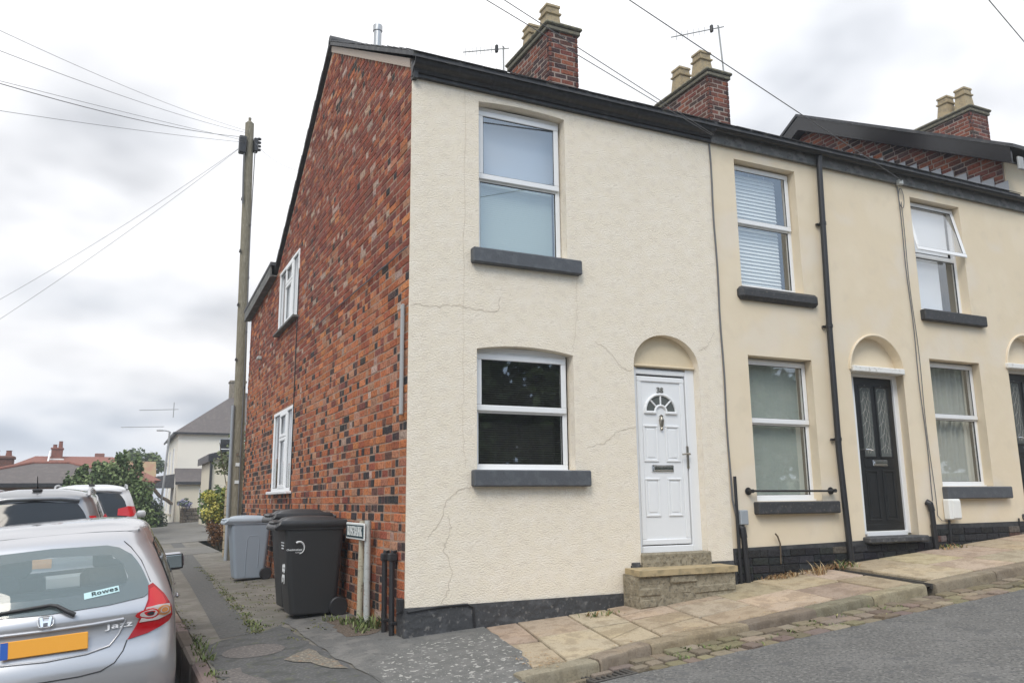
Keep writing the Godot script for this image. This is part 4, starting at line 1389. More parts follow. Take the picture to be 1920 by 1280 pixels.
	# gully grate
	var g := thing("drain_grate", "rusty iron gully grate with slanting bars set in the cobbled gutter", "drain grate", Vector3(0.96, road_y(0.96, 1.75) + 0.012, 1.745))
	g.rotation = Vector3(0, 0, 0.08)
	b = MB.new()
	bars(b, -0.19, 0.19, -0.17, 0.17, 0.025, -0.03, 0.0, 0.004)
	put(g, "frame", b, M.iron).basis = Basis(Vector3.RIGHT, -PI / 2)
	for i in 7:
		b = MB.new()
		b.cbox(Vector3(-0.145 + i * 0.048, -0.012, 0), Vector3(0.02, 0.02, 0.30), 0.003)
		put(g, "bar", b, M.iron)
	b = MB.new()
	b.box(Vector3(0, -0.05, 0), Vector3(0.36, 0.01, 0.32))
	put(g, "pit", b, M.dark_void)

# ------------------------------------------------------------------ the corner house, number 38
func end_house() -> void:
	var h := thing("end_terrace_house", "end terrace house with cream rough-cast front, red brick gable and white door numbered 38", "house")
	var r := RandomNumberGenerator.new()
	r.seed = 12
	var op := [{"x0": 0.72, "x1": 1.735, "y0": 3.40, "y1": 4.99, "rise": 0.028, "depth": 0.14},
		{"x0": 0.695, "x1": 1.775, "y0": 1.215, "y1": 2.385, "rise": 0.05, "depth": 0.14},
		{"x0": 2.52, "x1": 3.385, "y0": 0.37, "y1": 2.345, "rise": 0.345, "ellipse": true, "depth": 0.13}]
	var b := MB.new()
	facade(b, 0.0, 3.72, func(x): return 0.0 if x < 2.39 else 0.262, 5.16, op, 0.0, [2.3899, 2.3901])
	b.quad(Vector3(0, 0, -0.02), Vector3(0, 0, 0), Vector3(0, 5.16, 0), Vector3(0, 5.16, -0.02))
	b.quad(Vector3(0, 0, -0.02), Vector3(2.39, 0, -0.02), Vector3(2.39, 0, 0), Vector3(0, 0, 0))
	var fw := put(h, "front_wall", b, M.roughcast)
	b = MB.new()
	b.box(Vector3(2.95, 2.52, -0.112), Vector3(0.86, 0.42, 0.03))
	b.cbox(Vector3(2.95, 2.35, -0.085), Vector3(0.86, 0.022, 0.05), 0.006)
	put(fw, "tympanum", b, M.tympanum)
	b = MB.new()
	b.hexa([Vector3(-0.015, -0.5, 0.026), Vector3(2.2, -0.5, 0.026), Vector3(2.2, -0.5, -0.2), Vector3(-0.015, -0.5, -0.2), Vector3(-0.015, 0.0, 0.026), Vector3(2.4, 0.0, 0.026), Vector3(2.4, 0.0, -0.2), Vector3(-0.015, 0.0, -0.2)])
	b.span(Vector3(2.4, -0.3, -0.2), Vector3(2.5, 0.29, 0.012))
	b.span(Vector3(3.40, -0.2, -0.2), Vector3(3.72, 0.262, 0.012))
	put(h, "plinth", b, M.plinth)
	# cracks and an old chased line in the render
	for c in [[[0.565, 5.08], [0.555, 3.2], [0.55, 2.2], [0.55, 1.82], [0.572, 1.24]], [[0.0, 2.76], [0.3, 2.775], [0.51, 2.80]], [[0.51, 2.80], [0.75, 2.765], [0.92, 2.78], [0.95, 2.93]], [[1.83, 3.2], [1.84, 2.9], [1.79, 2.53], [1.77, 2.42]],
		[[0.62, 1.06], [0.5, 1.03], [0.38, 0.92], [0.33, 0.75], [0.2, 0.59]], [[0.40, 0.80], [0.43, 0.63], [0.35, 0.5], [0.44, 0.33], [0.42, 0.16], [0.34, 0.02]], [[2.50, 2.27], [2.36, 2.29], [2.2, 2.47], [2.04, 2.55]], [[2.52, 1.67], [2.3, 1.62], [2.12, 1.5], [1.91, 1.44]], [[3.4, 2.56], [3.52, 2.60], [3.64, 2.78]]]:
		var pts := []
		for q in c: pts.append(Vector2(q[0], q[1]))
		ribbon(fw, "crack", pts, 0.0042, 0.0035, M.crack if c[0][1] < 3.0 else M.crack_pale, r)
	sash_window(h, 0.735, 1.725, 3.405, 4.965, 4.20, -0.115, "half", {"arch": 0.035})
	sash_window(h, 0.71, 1.755, 1.22, 2.375, 1.80, -0.115, "blind_dark", {"arch": 0.055, "drape": true})
	room_box(h, 0.66, 1.80, 3.33, 5.06, -0.16, 0.7)
	room_box(h, 0.64, 1.84, 1.15, 2.47, -0.16, 0.9)
	sill_stone(h, 0.63, 1.875, 3.24, 3.395, 0.075, -0.12, M.sill_paint)
	sill_stone(h, 0.635, 1.91, 1.055, 1.213, 0.085, -0.12, M.sill_paint)
	white_door(h)
	# steps
	var st := part(h, "doorstep")
	var sr := RandomNumberGenerator.new()
	sr.seed = 3
	b = MB.new()
	b.cbox(Vector3(2.955, 0.30, -0.055), Vector3(0.88, 0.15, 0.20), 0.012)
	put(st, "threshold_stone", b, M.step_stone)
	b = MB.new()
	var top := [Vector3(2.25, 0.185, 0.36), Vector3(3.48, 0.18, 0.34), Vector3(3.52, 0.185, 0.013), Vector3(2.30, 0.185, 0.027)]
	for q in 4: top.append(top[q] + Vector3(0, 0.055 + 0.004 * (q % 2), 0))
	b.hexa(top)
	put(st, "top_slab", b, M.step_top)
	for row in 3:
		var y1 := 0.188 - row * 0.105
		var x := 2.265
		while x < 3.46:
			var w := minf(sr.randf_range(0.22, 0.5), 3.47 - x)
			if 3.47 - x - w < 0.12: w = 3.47 - x
			b = MB.new()
			b.cbox(Vector3(x + w / 2, y1 - 0.052 + sr.randf_range(-0.005, 0.005), 0.175 + sr.randf_range(-0.016, 0.012)), Vector3(w - 0.010, 0.096 + sr.randf_range(-0.006, 0.004), 0.30), 0.02, Basis.from_euler(Vector3(sr.randf_range(-0.03, 0.03), sr.randf_range(-0.03, 0.03), sr.randf_range(-0.02, 0.02))))
			put(st, "stone_block", b, M.step_stone)
			x += w
	b = MB.new()
	b.span(Vector3(2.273, -0.35, 0.03), Vector3(3.462, 0.19, 0.314))
	put(st, "step_core", b, M.step_stone)
	gutter(h, -0.02, 3.72, true)
	house_roof(h, -0.055, 3.72, 7.47, 5.285, 0.17, 5.06, -7.65)
	# gable
	var gw := part(h, "gable_wall")
	b = MB.new()
	var ol := PackedVector2Array([Vector2(0.02, -0.5), Vector2(10.6, -0.5), Vector2(10.6, 4.83), Vector2(7.5, 4.99), Vector2(3.64, 7.34), Vector2(0.02, 5.26)])
	var wins := [[5.47, 7.14, 3.795, 4.89], [5.47, 7.11, 1.095, 2.395]]
	var gxf := Transform3D(Basis(Vector3.FORWARD, Vector3.UP, Vector3.RIGHT), Vector3(0, 0, 0))
	var pieces := [ol]
	for w in wins:
		var cut := PackedVector2Array([Vector2(w[0], w[2]), Vector2(w[1], w[2]), Vector2(w[1], w[3]), Vector2(w[0], w[3])])
		# split the wall at the window so that no piece has a hole in it
		var nxt := []
		for p in pieces:
			for band in [[-9.0, w[2]], [w[2], w[3]], [w[3], 99.0]]:
				var bd := PackedVector2Array([Vector2(-1, band[0]), Vector2(20, band[0]), Vector2(20, band[1]), Vector2(-1, band[1])])
				for q in Geometry2D.intersect_polygons(p, bd):
					if band[0] == w[2]: nxt.append_array(Geometry2D.clip_polygons(q, cut))
					else: nxt.append(q)
		pieces = nxt
	for p in pieces: b.prism(p, gxf, 0.22)
	put(gw, "mortar_bed", b, M.mortar)
	var spans := func(v: float) -> Array:
		var u0 := 0.02
		var u1 := 10.6
		if v > 5.2: u0 = maxf(0.02, (v - 5.2) / 0.58)
		if v > 4.83: u1 = 7.5 + maxf(0.0, (4.99 - v)) / 0.16 * 3.1
		if v > 4.96: u1 = 3.64 + (7.29 - v) / 0.603
		if u1 - u0 < 0.1: return []
		for w in wins:
			if v > w[2] - 0.01 and v < w[3] + 0.01: return [[u0, w[0]], [w[1], u1]]
		return [[u0, u1]]
	var nz := FastNoiseLite.new()
	nz.seed = 9; nz.frequency = 0.55
	var nz2 := FastNoiseLite.new()
	nz2.seed = 19; nz2.frequency = 1.1
	var bright := [Color(0.48, 0.165, 0.073), Color(0.43, 0.143, 0.070), Color(0.53, 0.205, 0.088), Color(0.38, 0.125, 0.066), Color(0.46, 0.19, 0.10)]
	var tan_ := [Color(0.44, 0.205, 0.12), Color(0.43, 0.235, 0.155), Color(0.41, 0.175, 0.10)]
	var plum := [Color(0.25, 0.074, 0.050), Color(0.29, 0.086, 0.054), Color(0.20, 0.073, 0.058), Color(0.32, 0.098, 0.060), Color(0.235, 0.085, 0.066)]
	var darks := [Color(0.068, 0.055, 0.053), Color(0.052, 0.050, 0.05), Color(0.10, 0.065, 0.06), Color(0.15, 0.08, 0.065), Color(0.06, 0.053, 0.052)]
	var colour := func(u: float, v: float, len_: float, q: RandomNumberGenerator) -> Color:
		var n := nz.get_noise_2d(u, v)
		var n2 := nz2.get_noise_2d(u * 1.2, v * 1.6)
		var low := 1.0 - smoothstep(1.2, 3.6, v)
		var pd := 0.07 + 0.32 * low + 0.75 * low * smoothstep(0.05, 0.4, n2)
		if u > 6.0 and v < 2.1: pd += 0.28
		if u < 1.2 and v > 0.2 and v < 1.7: pd += 0.05
		if len_ > 0.15: pd *= 0.22
		var k := q.randf()
		if k < pd: return pal(darks, q)
		var high := smoothstep(1.9, 4.4, v + n * 1.4)
		if q.randf() < 0.012 + 0.05 * high: return pal([Color(0.50, 0.33, 0.26), Color(0.46, 0.34, 0.28)], q)
		if q.randf() < 0.08 + high * 0.80: return pal(plum, q)
		if q.randf() < 0.24 + n * 0.35: return pal(tan_, q)
		return pal(bright, q)
	brickwork(gw, Vector3(0, 0, 0), Vector3.FORWARD, Vector3.LEFT, -0.45, 7.3, 0.0845, spans, colour, Vector3(0, 0.75, 0.0), 300, 21, 0.62, 0.012, 0.0125)
	b = MB.new()   # mortar fillet under the verge
	slope_slab(b, -0.022, 0.03, -0.03, 5.315, -3.64, 7.41, 0.10)
	put(gw, "verge_fillet", b, M.buff_grey)
	b = MB.new()
	b.box(Vector3(-0.014, 2.1, -5.45), Vector3(0.012, 4.9, 0.014))
	put(gw, "joint", b, M.gasket)
	b = MB.new()
	var rope := []
	for i in 25: rope.append(Vector3(-0.022, 3.335 + 0.006 * sin(i * 1.7), -0.04 - i * 0.216))
	b.tube(rope, 0.008, 6)
	put(gw, "black_cable", b, M.wire, 50)
	b = MB.new()
	b.cbox(Vector3(-0.033, 2.25, -0.105), Vector3(0.028, 1.06, 0.05), 0.006)
	put(gw, "cable_trunking", b, M.galv_dull)
	for q in [[-0.46, 0.465], [-0.23, 0.475]]:
		b = MB.new()
		var by := path_y(0, 0) - 0.01
		b.tube([Vector3(-0.055, by, q[0] + 0.02), Vector3(-0.055, q[1] - 0.06, q[0]), Vector3(-0.045, q[1], q[0]), Vector3(-0.02, q[1] - 0.01, q[0])], 0.026, 12)
		b.cbox(Vector3(-0.05, q[1] - 0.05, q[0]), Vector3(0.075, 0.07, 0.075), 0.008)
		b.cbox(Vector3(-0.045, by + 0.12, q[0] + 0.015), Vector3(0.06, 0.03, 0.075), 0.005)
		put(gw, "black_pipe", b, M.black_plastic, 40)
	b = MB.new()
	b.cbox(Vector3(-0.05, 0.23, -1.08), Vector3(0.06, 0.2, 0.1), 0.008)
	put(gw, "service_box", b, M.galv_dull)
	b = MB.new()
	b.tube([Vector3(-0.04, 0.13, -1.05), Vector3(-0.04, -0.1, -1.02), Vector3(-0.03, -0.3, -1.0)], 0.02, 8)
	put(gw, "service_pipe", b, M.black_plastic, 40)
	b = MB.new()
	b.cbox(Vector3(-0.03, 0.02, -0.05), Vector3(0.05, 0.12, 0.08), 0.008)
	put(gw, "pipe_stub", b, M.black_plastic)
	b = MB.new()
	b.tube([Vector3(-0.05, -0.05, -0.08), Vector3(0.02, -0.03, 0.035), Vector3(0.3, -0.005, 0.034), Vector3(0.58, 0.0, 0.034), Vector3(0.64, -0.03, 0.034), Vector3(0.655, -0.22, 0.034)], 0.011, 8)
	put(h, "corner_cable", b, M.black_plastic, 50)
	b = MB.new()
	b.cbox(Vector3(-0.05, 3.66, -8.9), Vector3(0.09, 0.07, 0.1), 0.015)
	put(gw, "flood_lamp", b, M.post_paint)
	# gable windows, in white frames
	for w in wins:
		var n := Node3D.new()
		n.name = "side_window"
		h.add_child(n, true)
		n.transform = Transform3D(Basis(Vector3.BACK, Vector3.UP, Vector3.LEFT), Vector3(0, 0, 0))
		var xa: float = -w[1]
		var xb: float = -w[0]
		b = MB.new()
		bars(b, xa, xb, w[2], w[3], 0.055, -0.05, 0.02)
		var d1 := xa + (xb - xa) * 0.36
		var d2 := xa + (xb - xa) * 0.72
		for x in [d1, d2]: b.cbox(Vector3(x, (w[2] + w[3]) / 2, -0.015), Vector3(0.05, w[3] - w[2] - 0.11, 0.066), 0.005)
		put(n, "frame", b, M.upvc)
		b = MB.new()
		var ty := lerpf(w[2], w[3], 0.66)
		bars(b, d1 + 0.026, d2 - 0.026, ty, w[3] - 0.055, 0.05, 0.0, 0.03)
		put(n, "top_casement", b, M.upvc)
		b = MB.new()
		bars(b, d1 + 0.026, d2 - 0.026, w[2] + 0.055, ty - 0.01, 0.05, 0.0, 0.03)
		put(n, "casement", b, M.upvc)
		for q in [[xa + 0.055, d1 - 0.025, w[2] + 0.055, w[3] - 0.055], [d2 + 0.025, xb - 0.055, w[2] + 0.055, w[3] - 0.055], [d1 + 0.07, d2 - 0.07, ty + 0.05, w[3] - 0.1], [d1 + 0.07, d2 - 0.07, w[2] + 0.1, ty - 0.055]]:
			put(n, "pane", pane_mesh(q[0], q[1], q[2], q[3], -0.005), M.coated_pane)
			b = MB.new()
			bars(b, q[0], q[1], q[2], q[3], 0.01, -0.012, -0.004, 0.001)
			put(n, "gasket", b, M.gasket)
		b = MB.new()
		folds(b, xa + 0.03, xb - 0.03, w[2] + 0.03, w[3] - 0.03, -0.12, 0.014, 40.0)
		put(n, "net_curtain", b, M.curtain, 60)
		b = MB.new()
		b.cbox(Vector3((xa + xb) / 2, w[2] - 0.02, 0.03), Vector3(xb - xa + 0.1, 0.045, 0.13), 0.008)
		put(n, "sill", b, M.upvc if w[2] < 2 else M.fascia_grey)
		room_box(h, 0.0, 0.01, 0.0, 0.01, 0.0, 0.01) if false else null
	# the lower roof at the back, with its bargeboard
	var rr := part(h, "rear_roof")
	b = MB.new()
	slope_slab(b, -0.14, 3.72, -7.5, 5.20, -10.8, 5.0, 0.06)
	put(rr, "deck", b, M.slate)
	b = MB.new()
	slope_slab(b, -0.13, -0.10, -7.55, 5.14, -10.75, 4.94, 0.20)
	put(rr, "bargeboard", b, M.fascia_grey)
	b = MB.new()
	slope_slab(b, -0.10, 0.0, -7.55, 4.97, -10.75, 4.77, 0.02)
	put(rr, "soffit", b, M.fascia_grey)
	b = MB.new()
	b.span(Vector3(0.0, -0.5, -10.6), Vector3(3.72, 4.83, -10.4))
	b.span(Vector3(3.5, -0.5, -10.4), Vector3(3.72, 4.83, -7.5))
	put(h, "rear_wall", b, M.mortar)
	b = MB.new()
	b.prism(PackedVector2Array([Vector2(0.02, -0.5), Vector2(7.5, -0.5), Vector2(7.5, 4.99), Vector2(3.64, 7.32), Vector2(0.02, 5.12)]), Transform3D(Basis(Vector3.FORWARD, Vector3.UP, Vector3.RIGHT), Vector3(3.62, 0, 0)), 0.1)
	put(h, "party_wall", b, M.mortar)
	chimney(h, 3.2, 3.75, -4.42, -2.99, 6.6, 8.22, [-4.05, -3.42], 190, 31, 0.55)
	b = MB.new()
	b.lathe(Vector3(0.44, 6.85, -2.87), [[0.055, 0.0], [0.055, 0.47], [0.066, 0.475], [0.066, 0.56], [0.05, 0.57]], 16)
	put(h, "flue_pipe", b, M.galv, 40)
	b = MB.new()
	b.cbox(Vector3(0.015, 5.16, 0.02), Vector3(0.05, 0.19, 0.09), 0.005)
	put(h, "eave_end", b, M.fascia_black)

# ------------------------------------------------------------------ the two smooth cream houses
func middle_house() -> void:
	var h := thing("terraced_house", "smooth cream terraced house with a black security bar across its lower window", "house")
	var op := [{"x0": 4.09, "x1": 5.065, "y0": 3.37, "y1": 4.965, "depth": 0.16}, {"x0": 4.11, "x1": 5.10, "y0": 0.885, "y1": 2.55, "depth": 0.18, "splay": -0.03}, {"x0": 5.745, "x1": 6.68, "y0": 0.44, "y1": 2.48, "rise": 0.45, "ellipse": true, "depth": 0.19, "splay": -0.05}]
	var b := MB.new()
	facade(b, 3.72, 6.9, func(x): return lerpf(0.385, 0.43, (x - 3.72) / 3.2), 5.16, op, -0.004)
	var fw := put(h, "front_wall", b, M.smooth_render)
	b = MB.new()
	b.box(Vector3(6.21, 2.72, -0.135), Vector3(0.95, 0.5, 0.03))
	put(fw, "tympanum", b, M.smooth_render)
	b = MB.new()
	arch_trim(b, 5.745, 6.68, 2.48, 0.45, 0.0)
	put(fw, "arch_trim", b, M.smooth_render)
	b = MB.new()
	b.hexa([Vector3(3.73, -0.3, 0.014), Vector3(6.9, 0.0, 0.014), Vector3(6.9, 0.0, -0.2), Vector3(3.73, -0.3, -0.2), Vector3(3.73, 0.385, 0.014), Vector3(6.9, 0.43, 0.014), Vector3(6.9, 0.43, -0.2), Vector3(3.73, 0.385, -0.2)])
	black_plinth(put(h, "plinth", b, M.plinth_worn), 3.74, 6.88, -0.06, 0.39, 81)
	sash_window(h, 4.085, 5.07, 3.385, 4.96, 4.21, -0.135, "blind", {"tilt": 1.22, "gap": 0.14, "pitch": 0.046})
	sash_window(h, 4.10, 5.135, 0.90, 2.545, 1.79, -0.155, "roller")
	room_box(h, 4.02, 5.12, 3.3, 5.06, -0.18, 0.6)
	room_box(h, 4.03, 5.19, 0.83, 2.62, -0.2, 0.6)
	sill_stone(h, 4.01, 5.245, 3.205, 3.362, 0.075, -0.13, M.sill_black, 0.04)
	sill_stone(h, 4.055, 5.295, 0.742, 0.88, 0.085, -0.15, M.sill_black)
	black_door(h, 0.0, 0.0)
	b = MB.new()
	b.tube([Vector3(3.97, 1.0, 0.06), Vector3(5.24, 0.995, 0.06)], 0.013, 10)
	for x in [3.98, 5.23]:
		b.tube([Vector3(x, 0.998, 0.0), Vector3(x, 0.998, 0.085)], 0.022, 10)
		b.tube([Vector3(x, 0.998, 0.0), Vector3(x, 0.998, 0.012)], 0.042, 12)
	put(h, "window_bar", b, M.black_plastic, 40)
	gutter(h, 3.72, 6.9, false)
	house_roof(h, 3.72, 6.9, 7.47, 5.285, 0.17, 5.06, -7.65)
	chimney(h, 6.4, 6.87, -4.55, -3.08, 6.6, 8.22, [-4.1, -3.5], 170, 51, 0.54)
	# downpipe
	var dp := part(h, "downpipe")
	b = MB.new()
	b.tube([Vector3(5.42, 5.20, 0.10), Vector3(5.42, 5.1, 0.08), Vector3(5.36, 2.92, 0.075), Vector3(5.345, 1.45, 0.075), Vector3(5.39, 0.14, 0.08)], 0.036, 14)
	put(dp, "pipe", b, M.black_plastic, 50)
	for q in [[5.362, 2.98], [5.346, 1.60], [5.40, 4.3]]:
		b = MB.new()
		b.lathe(Vector3(q[0], q[1] - 0.02, 0.076), [[0.042, 0.0], [0.042, 0.04]], 14)
		b.box(Vector3(q[0], q[1], 0.02), Vector3(0.11, 0.022, 0.03))
		put(dp, "bracket", b, M.black_plastic, 40)
	# pipes, cable and box at the party line
	b = MB.new()
	b.tube([Vector3(3.775, 0.0, 0.035), Vector3(3.775, 1.16, 0.035)], 0.018, 10)
	b.tube([Vector3(3.86, -0.05, 0.05), Vector3(3.84, 0.52, 0.05)], 0.032, 12)
	b.tube([Vector3(3.84, 0.50, 0.05), Vector3(3.83, 0.60, 0.045), Vector3(3.825, 0.62, 0.01)], 0.038, 12)
	put(h, "black_pipes", b, M.black_plastic, 45)
	b = MB.new()
	b.cbox(Vector3(3.85, 0.715, 0.04), Vector3(0.11, 0.16, 0.07), 0.01)
	put(h, "grey_box", b, M.meter_grey)
	b = MB.new()
	var pts := []
	for i in 16: pts.append(Vector3(lerpf(3.715, 3.735, i / 15.0) + 0.006 * sin(i * 1.3), lerpf(5.08, 1.25, i / 15.0), 0.012))
	pts.append_array([Vector3(3.74, 0.9, 0.02), Vector3(3.78, 0.68, 0.03), Vector3(3.86, 0.63, 0.04)])
	b.tube(pts, 0.011, 7)
	put(h, "party_cable", b, M.wire, 50)
	b = MB.new()
	b.tube([Vector3(4.36, 0.2, 0.03), Vector3(4.37, 0.42, 0.03), Vector3(4.33, 0.5, 0.04), Vector3(4.29, 0.53, 0.05)], 0.009, 6)
	put(h, "dry_stem", b, M.bark, 50)

func black_plinth(parent: Node, x0: float, x1: float, v0: float, v1: float, seed_: int) -> void:
	var sp := func(v): return [[0.0, x1 - x0]]
	var col := func(u, v, l, r): return pal([Color(0.17, 0.15, 0.13), Color(0.13, 0.075, 0.06)], r) if r.randf() < (0.04 if x0 < 5 else 0.16) else pal([Color(0.038, 0.039, 0.041), Color(0.044, 0.045, 0.047), Color(0.035, 0.036, 0.038)], r)
	brickwork(parent, Vector3(x0, 0, 0.027), Vector3.RIGHT, Vector3.BACK, v0, v1 - 0.04, 0.0845, sp, col, Vector3.ZERO, 0, seed_, 0.3, 0.010, 0.010)

func arch_trim(b: MB, x0: float, x1: float, y: float, rise: float, z: float) -> void:
	var rs := []
	for i in 25:
		var a := PI * i / 24.0
		var cx := (x0 + x1) / 2
		var rx := (x1 - x0) / 2
		var ring := PackedVector3Array()
		for q in [[0.0, -0.01], [0.0, 0.016], [0.012, 0.022], [0.024, 0.016], [0.024, -0.01]]:
			ring.append(Vector3(cx - cos(a) * (rx + q[0]), y + sin(a) * (rise + q[0]), z + q[1]))
		rs.append(ring)
	b.rings(rs)

func upper_house() -> void:
	var h := thing("terraced_house", "terraced house in smooth cream render with open top window, net curtains and white meter box", "house")
	var op := [{"x0": 7.165, "x1": 8.18, "y0": 3.375, "y1": 4.96, "depth": 0.16, "splay": 0.0}, {"x0": 7.21, "x1": 8.215, "y0": 1.045, "y1": 2.71, "depth": 0.18, "splay": -0.04}, {"x0": 8.83, "x1": 9.66, "y0": 0.62, "y1": 2.72, "rise": 0.45, "ellipse": true, "depth": 0.19}]
	var b := MB.new()
	facade(b, 6.9, 9.9, func(x): return lerpf(0.572, 0.58, (x - 6.9) / 3.0), 5.16, op, -0.004)
	var fw := put(h, "front_wall", b, M.smooth_render)
	b = MB.new()
	b.box(Vector3(9.3, 2.95, -0.135), Vector3(0.95, 0.5, 0.03))
	put(fw, "tympanum", b, M.smooth_render)
	b = MB.new()
	arch_trim(b, 8.83, 9.72, 2.72, 0.45, 0.0)
	put(fw, "arch_trim", b, M.smooth_render)
	b = MB.new()
	b.hexa([Vector3(6.9, 0.0, 0.014), Vector3(9.9, 0.2, 0.014), Vector3(9.9, 0.2, -0.2), Vector3(6.9, 0.0, -0.2), Vector3(6.9, 0.572, 0.014), Vector3(9.9, 0.58, 0.014), Vector3(9.9, 0.58, -0.2), Vector3(6.9, 0.572, -0.2)])
	black_plinth(put(h, "plinth", b, M.plinth_worn), 6.92, 9.88, 0.10, 0.56, 82)
	sash_window(h, 7.15, 8.19, 3.385, 4.955, 4.19, -0.135, "curtain", {"open": 0.21})
	sash_window(h, 7.20, 8.26, 1.055, 2.705, 1.95, -0.155, "net")
	room_box(h, 7.1, 8.24, 3.3, 5.06, -0.18, 0.8)
	room_box(h, 7.13, 8.32, 0.98, 2.78, -0.2, 0.8)
	sill_stone(h, 7.135, 8.395, 3.22, 3.368, 0.075, -0.13, M.sill_black)
	sill_stone(h, 7.19, 8.475, 0.885, 1.04, 0.085, -0.15, M.sill_paint)
	black_door(h, 3.03, 0.22)
	gutter(h, 6.9, 9.9, false)
	house_roof(h, 6.9, 9.36, 7.47, 5.285, 0.17, 5.06, -7.65)
	b = MB.new()
	b.cbox(Vector3(7.27, 0.755, 0.05), Vector3(0.22, 0.26, 0.10), 0.015)
	b.cbox(Vector3(7.29, 0.755, 0.102), Vector3(0.15, 0.22, 0.012), 0.006)
	put(h, "meter_box", b, M.meter_white)
	b = MB.new()
	b.tube([Vector3(7.2, 0.64, 0.04), Vector3(7.19, 0.25, 0.04)], 0.014, 8)
	put(h, "meter_pipe", b, M.black_plastic)
	b = MB.new()
	b.tube([Vector3(6.90, 0.2, 0.05), Vector3(6.885, 0.76, 0.05)], 0.032, 12)
	b.tube([Vector3(6.885, 0.74, 0.05), Vector3(6.87, 0.83, 0.045), Vector3(6.86, 0.85, 0.005)], 0.04, 12)
	put(h, "black_pipe", b, M.black_plastic, 45)
	b = MB.new()
	b.tube([Vector3(8.62, 0.62, 0.02), Vector3(8.62, 0.36, 0.02)], 0.012, 6)
	put(h, "black_conduit", b, M.black_plastic, 45)
	# cables dropping from the fascia
	b = MB.new()
	var pts := []
	for i in 20: pts.append(Vector3(6.915 + 0.01 * sin(i * 0.9) + i * 0.003, lerpf(5.06, 0.86, i / 19.0), 0.016))
	b.tube(pts, 0.0065, 6)
	put(h, "drop_cable", b, M.wire, 50)
	b = MB.new()
	pts = []
	for i in 20: pts.append(Vector3(6.955 + 0.014 * sin(i * 0.7 + 1.0) + i * 0.0035, lerpf(4.85, 0.8, i / 19.0), 0.014))
	pts.append_array([Vector3(7.03, 0.68, 0.014), Vector3(7.1, 0.615, 0.016), Vector3(7.25, 0.61, 0.03)])
	b.tube(pts, 0.005, 6)
	put(h, "drop_cable", b, M.wire, 50)
	b = MB.new()
	pts = []
	for i in 21:
		var a := TAU * i / 20.0
		pts.append(Vector3(6.97 + sin(a) * 0.05, 4.90 + cos(a) * 0.14, 0.02))
	b.tube(pts, 0.005, 6)
	put(h, "cable_loop", b, M.wire, 50)
	b = MB.new()
	b.cbox(Vector3(6.915, 5.10, 0.06), Vector3(0.08, 0.07, 0.07), 0.01)
	put(h, "cable_bracket", b, M.post_paint)

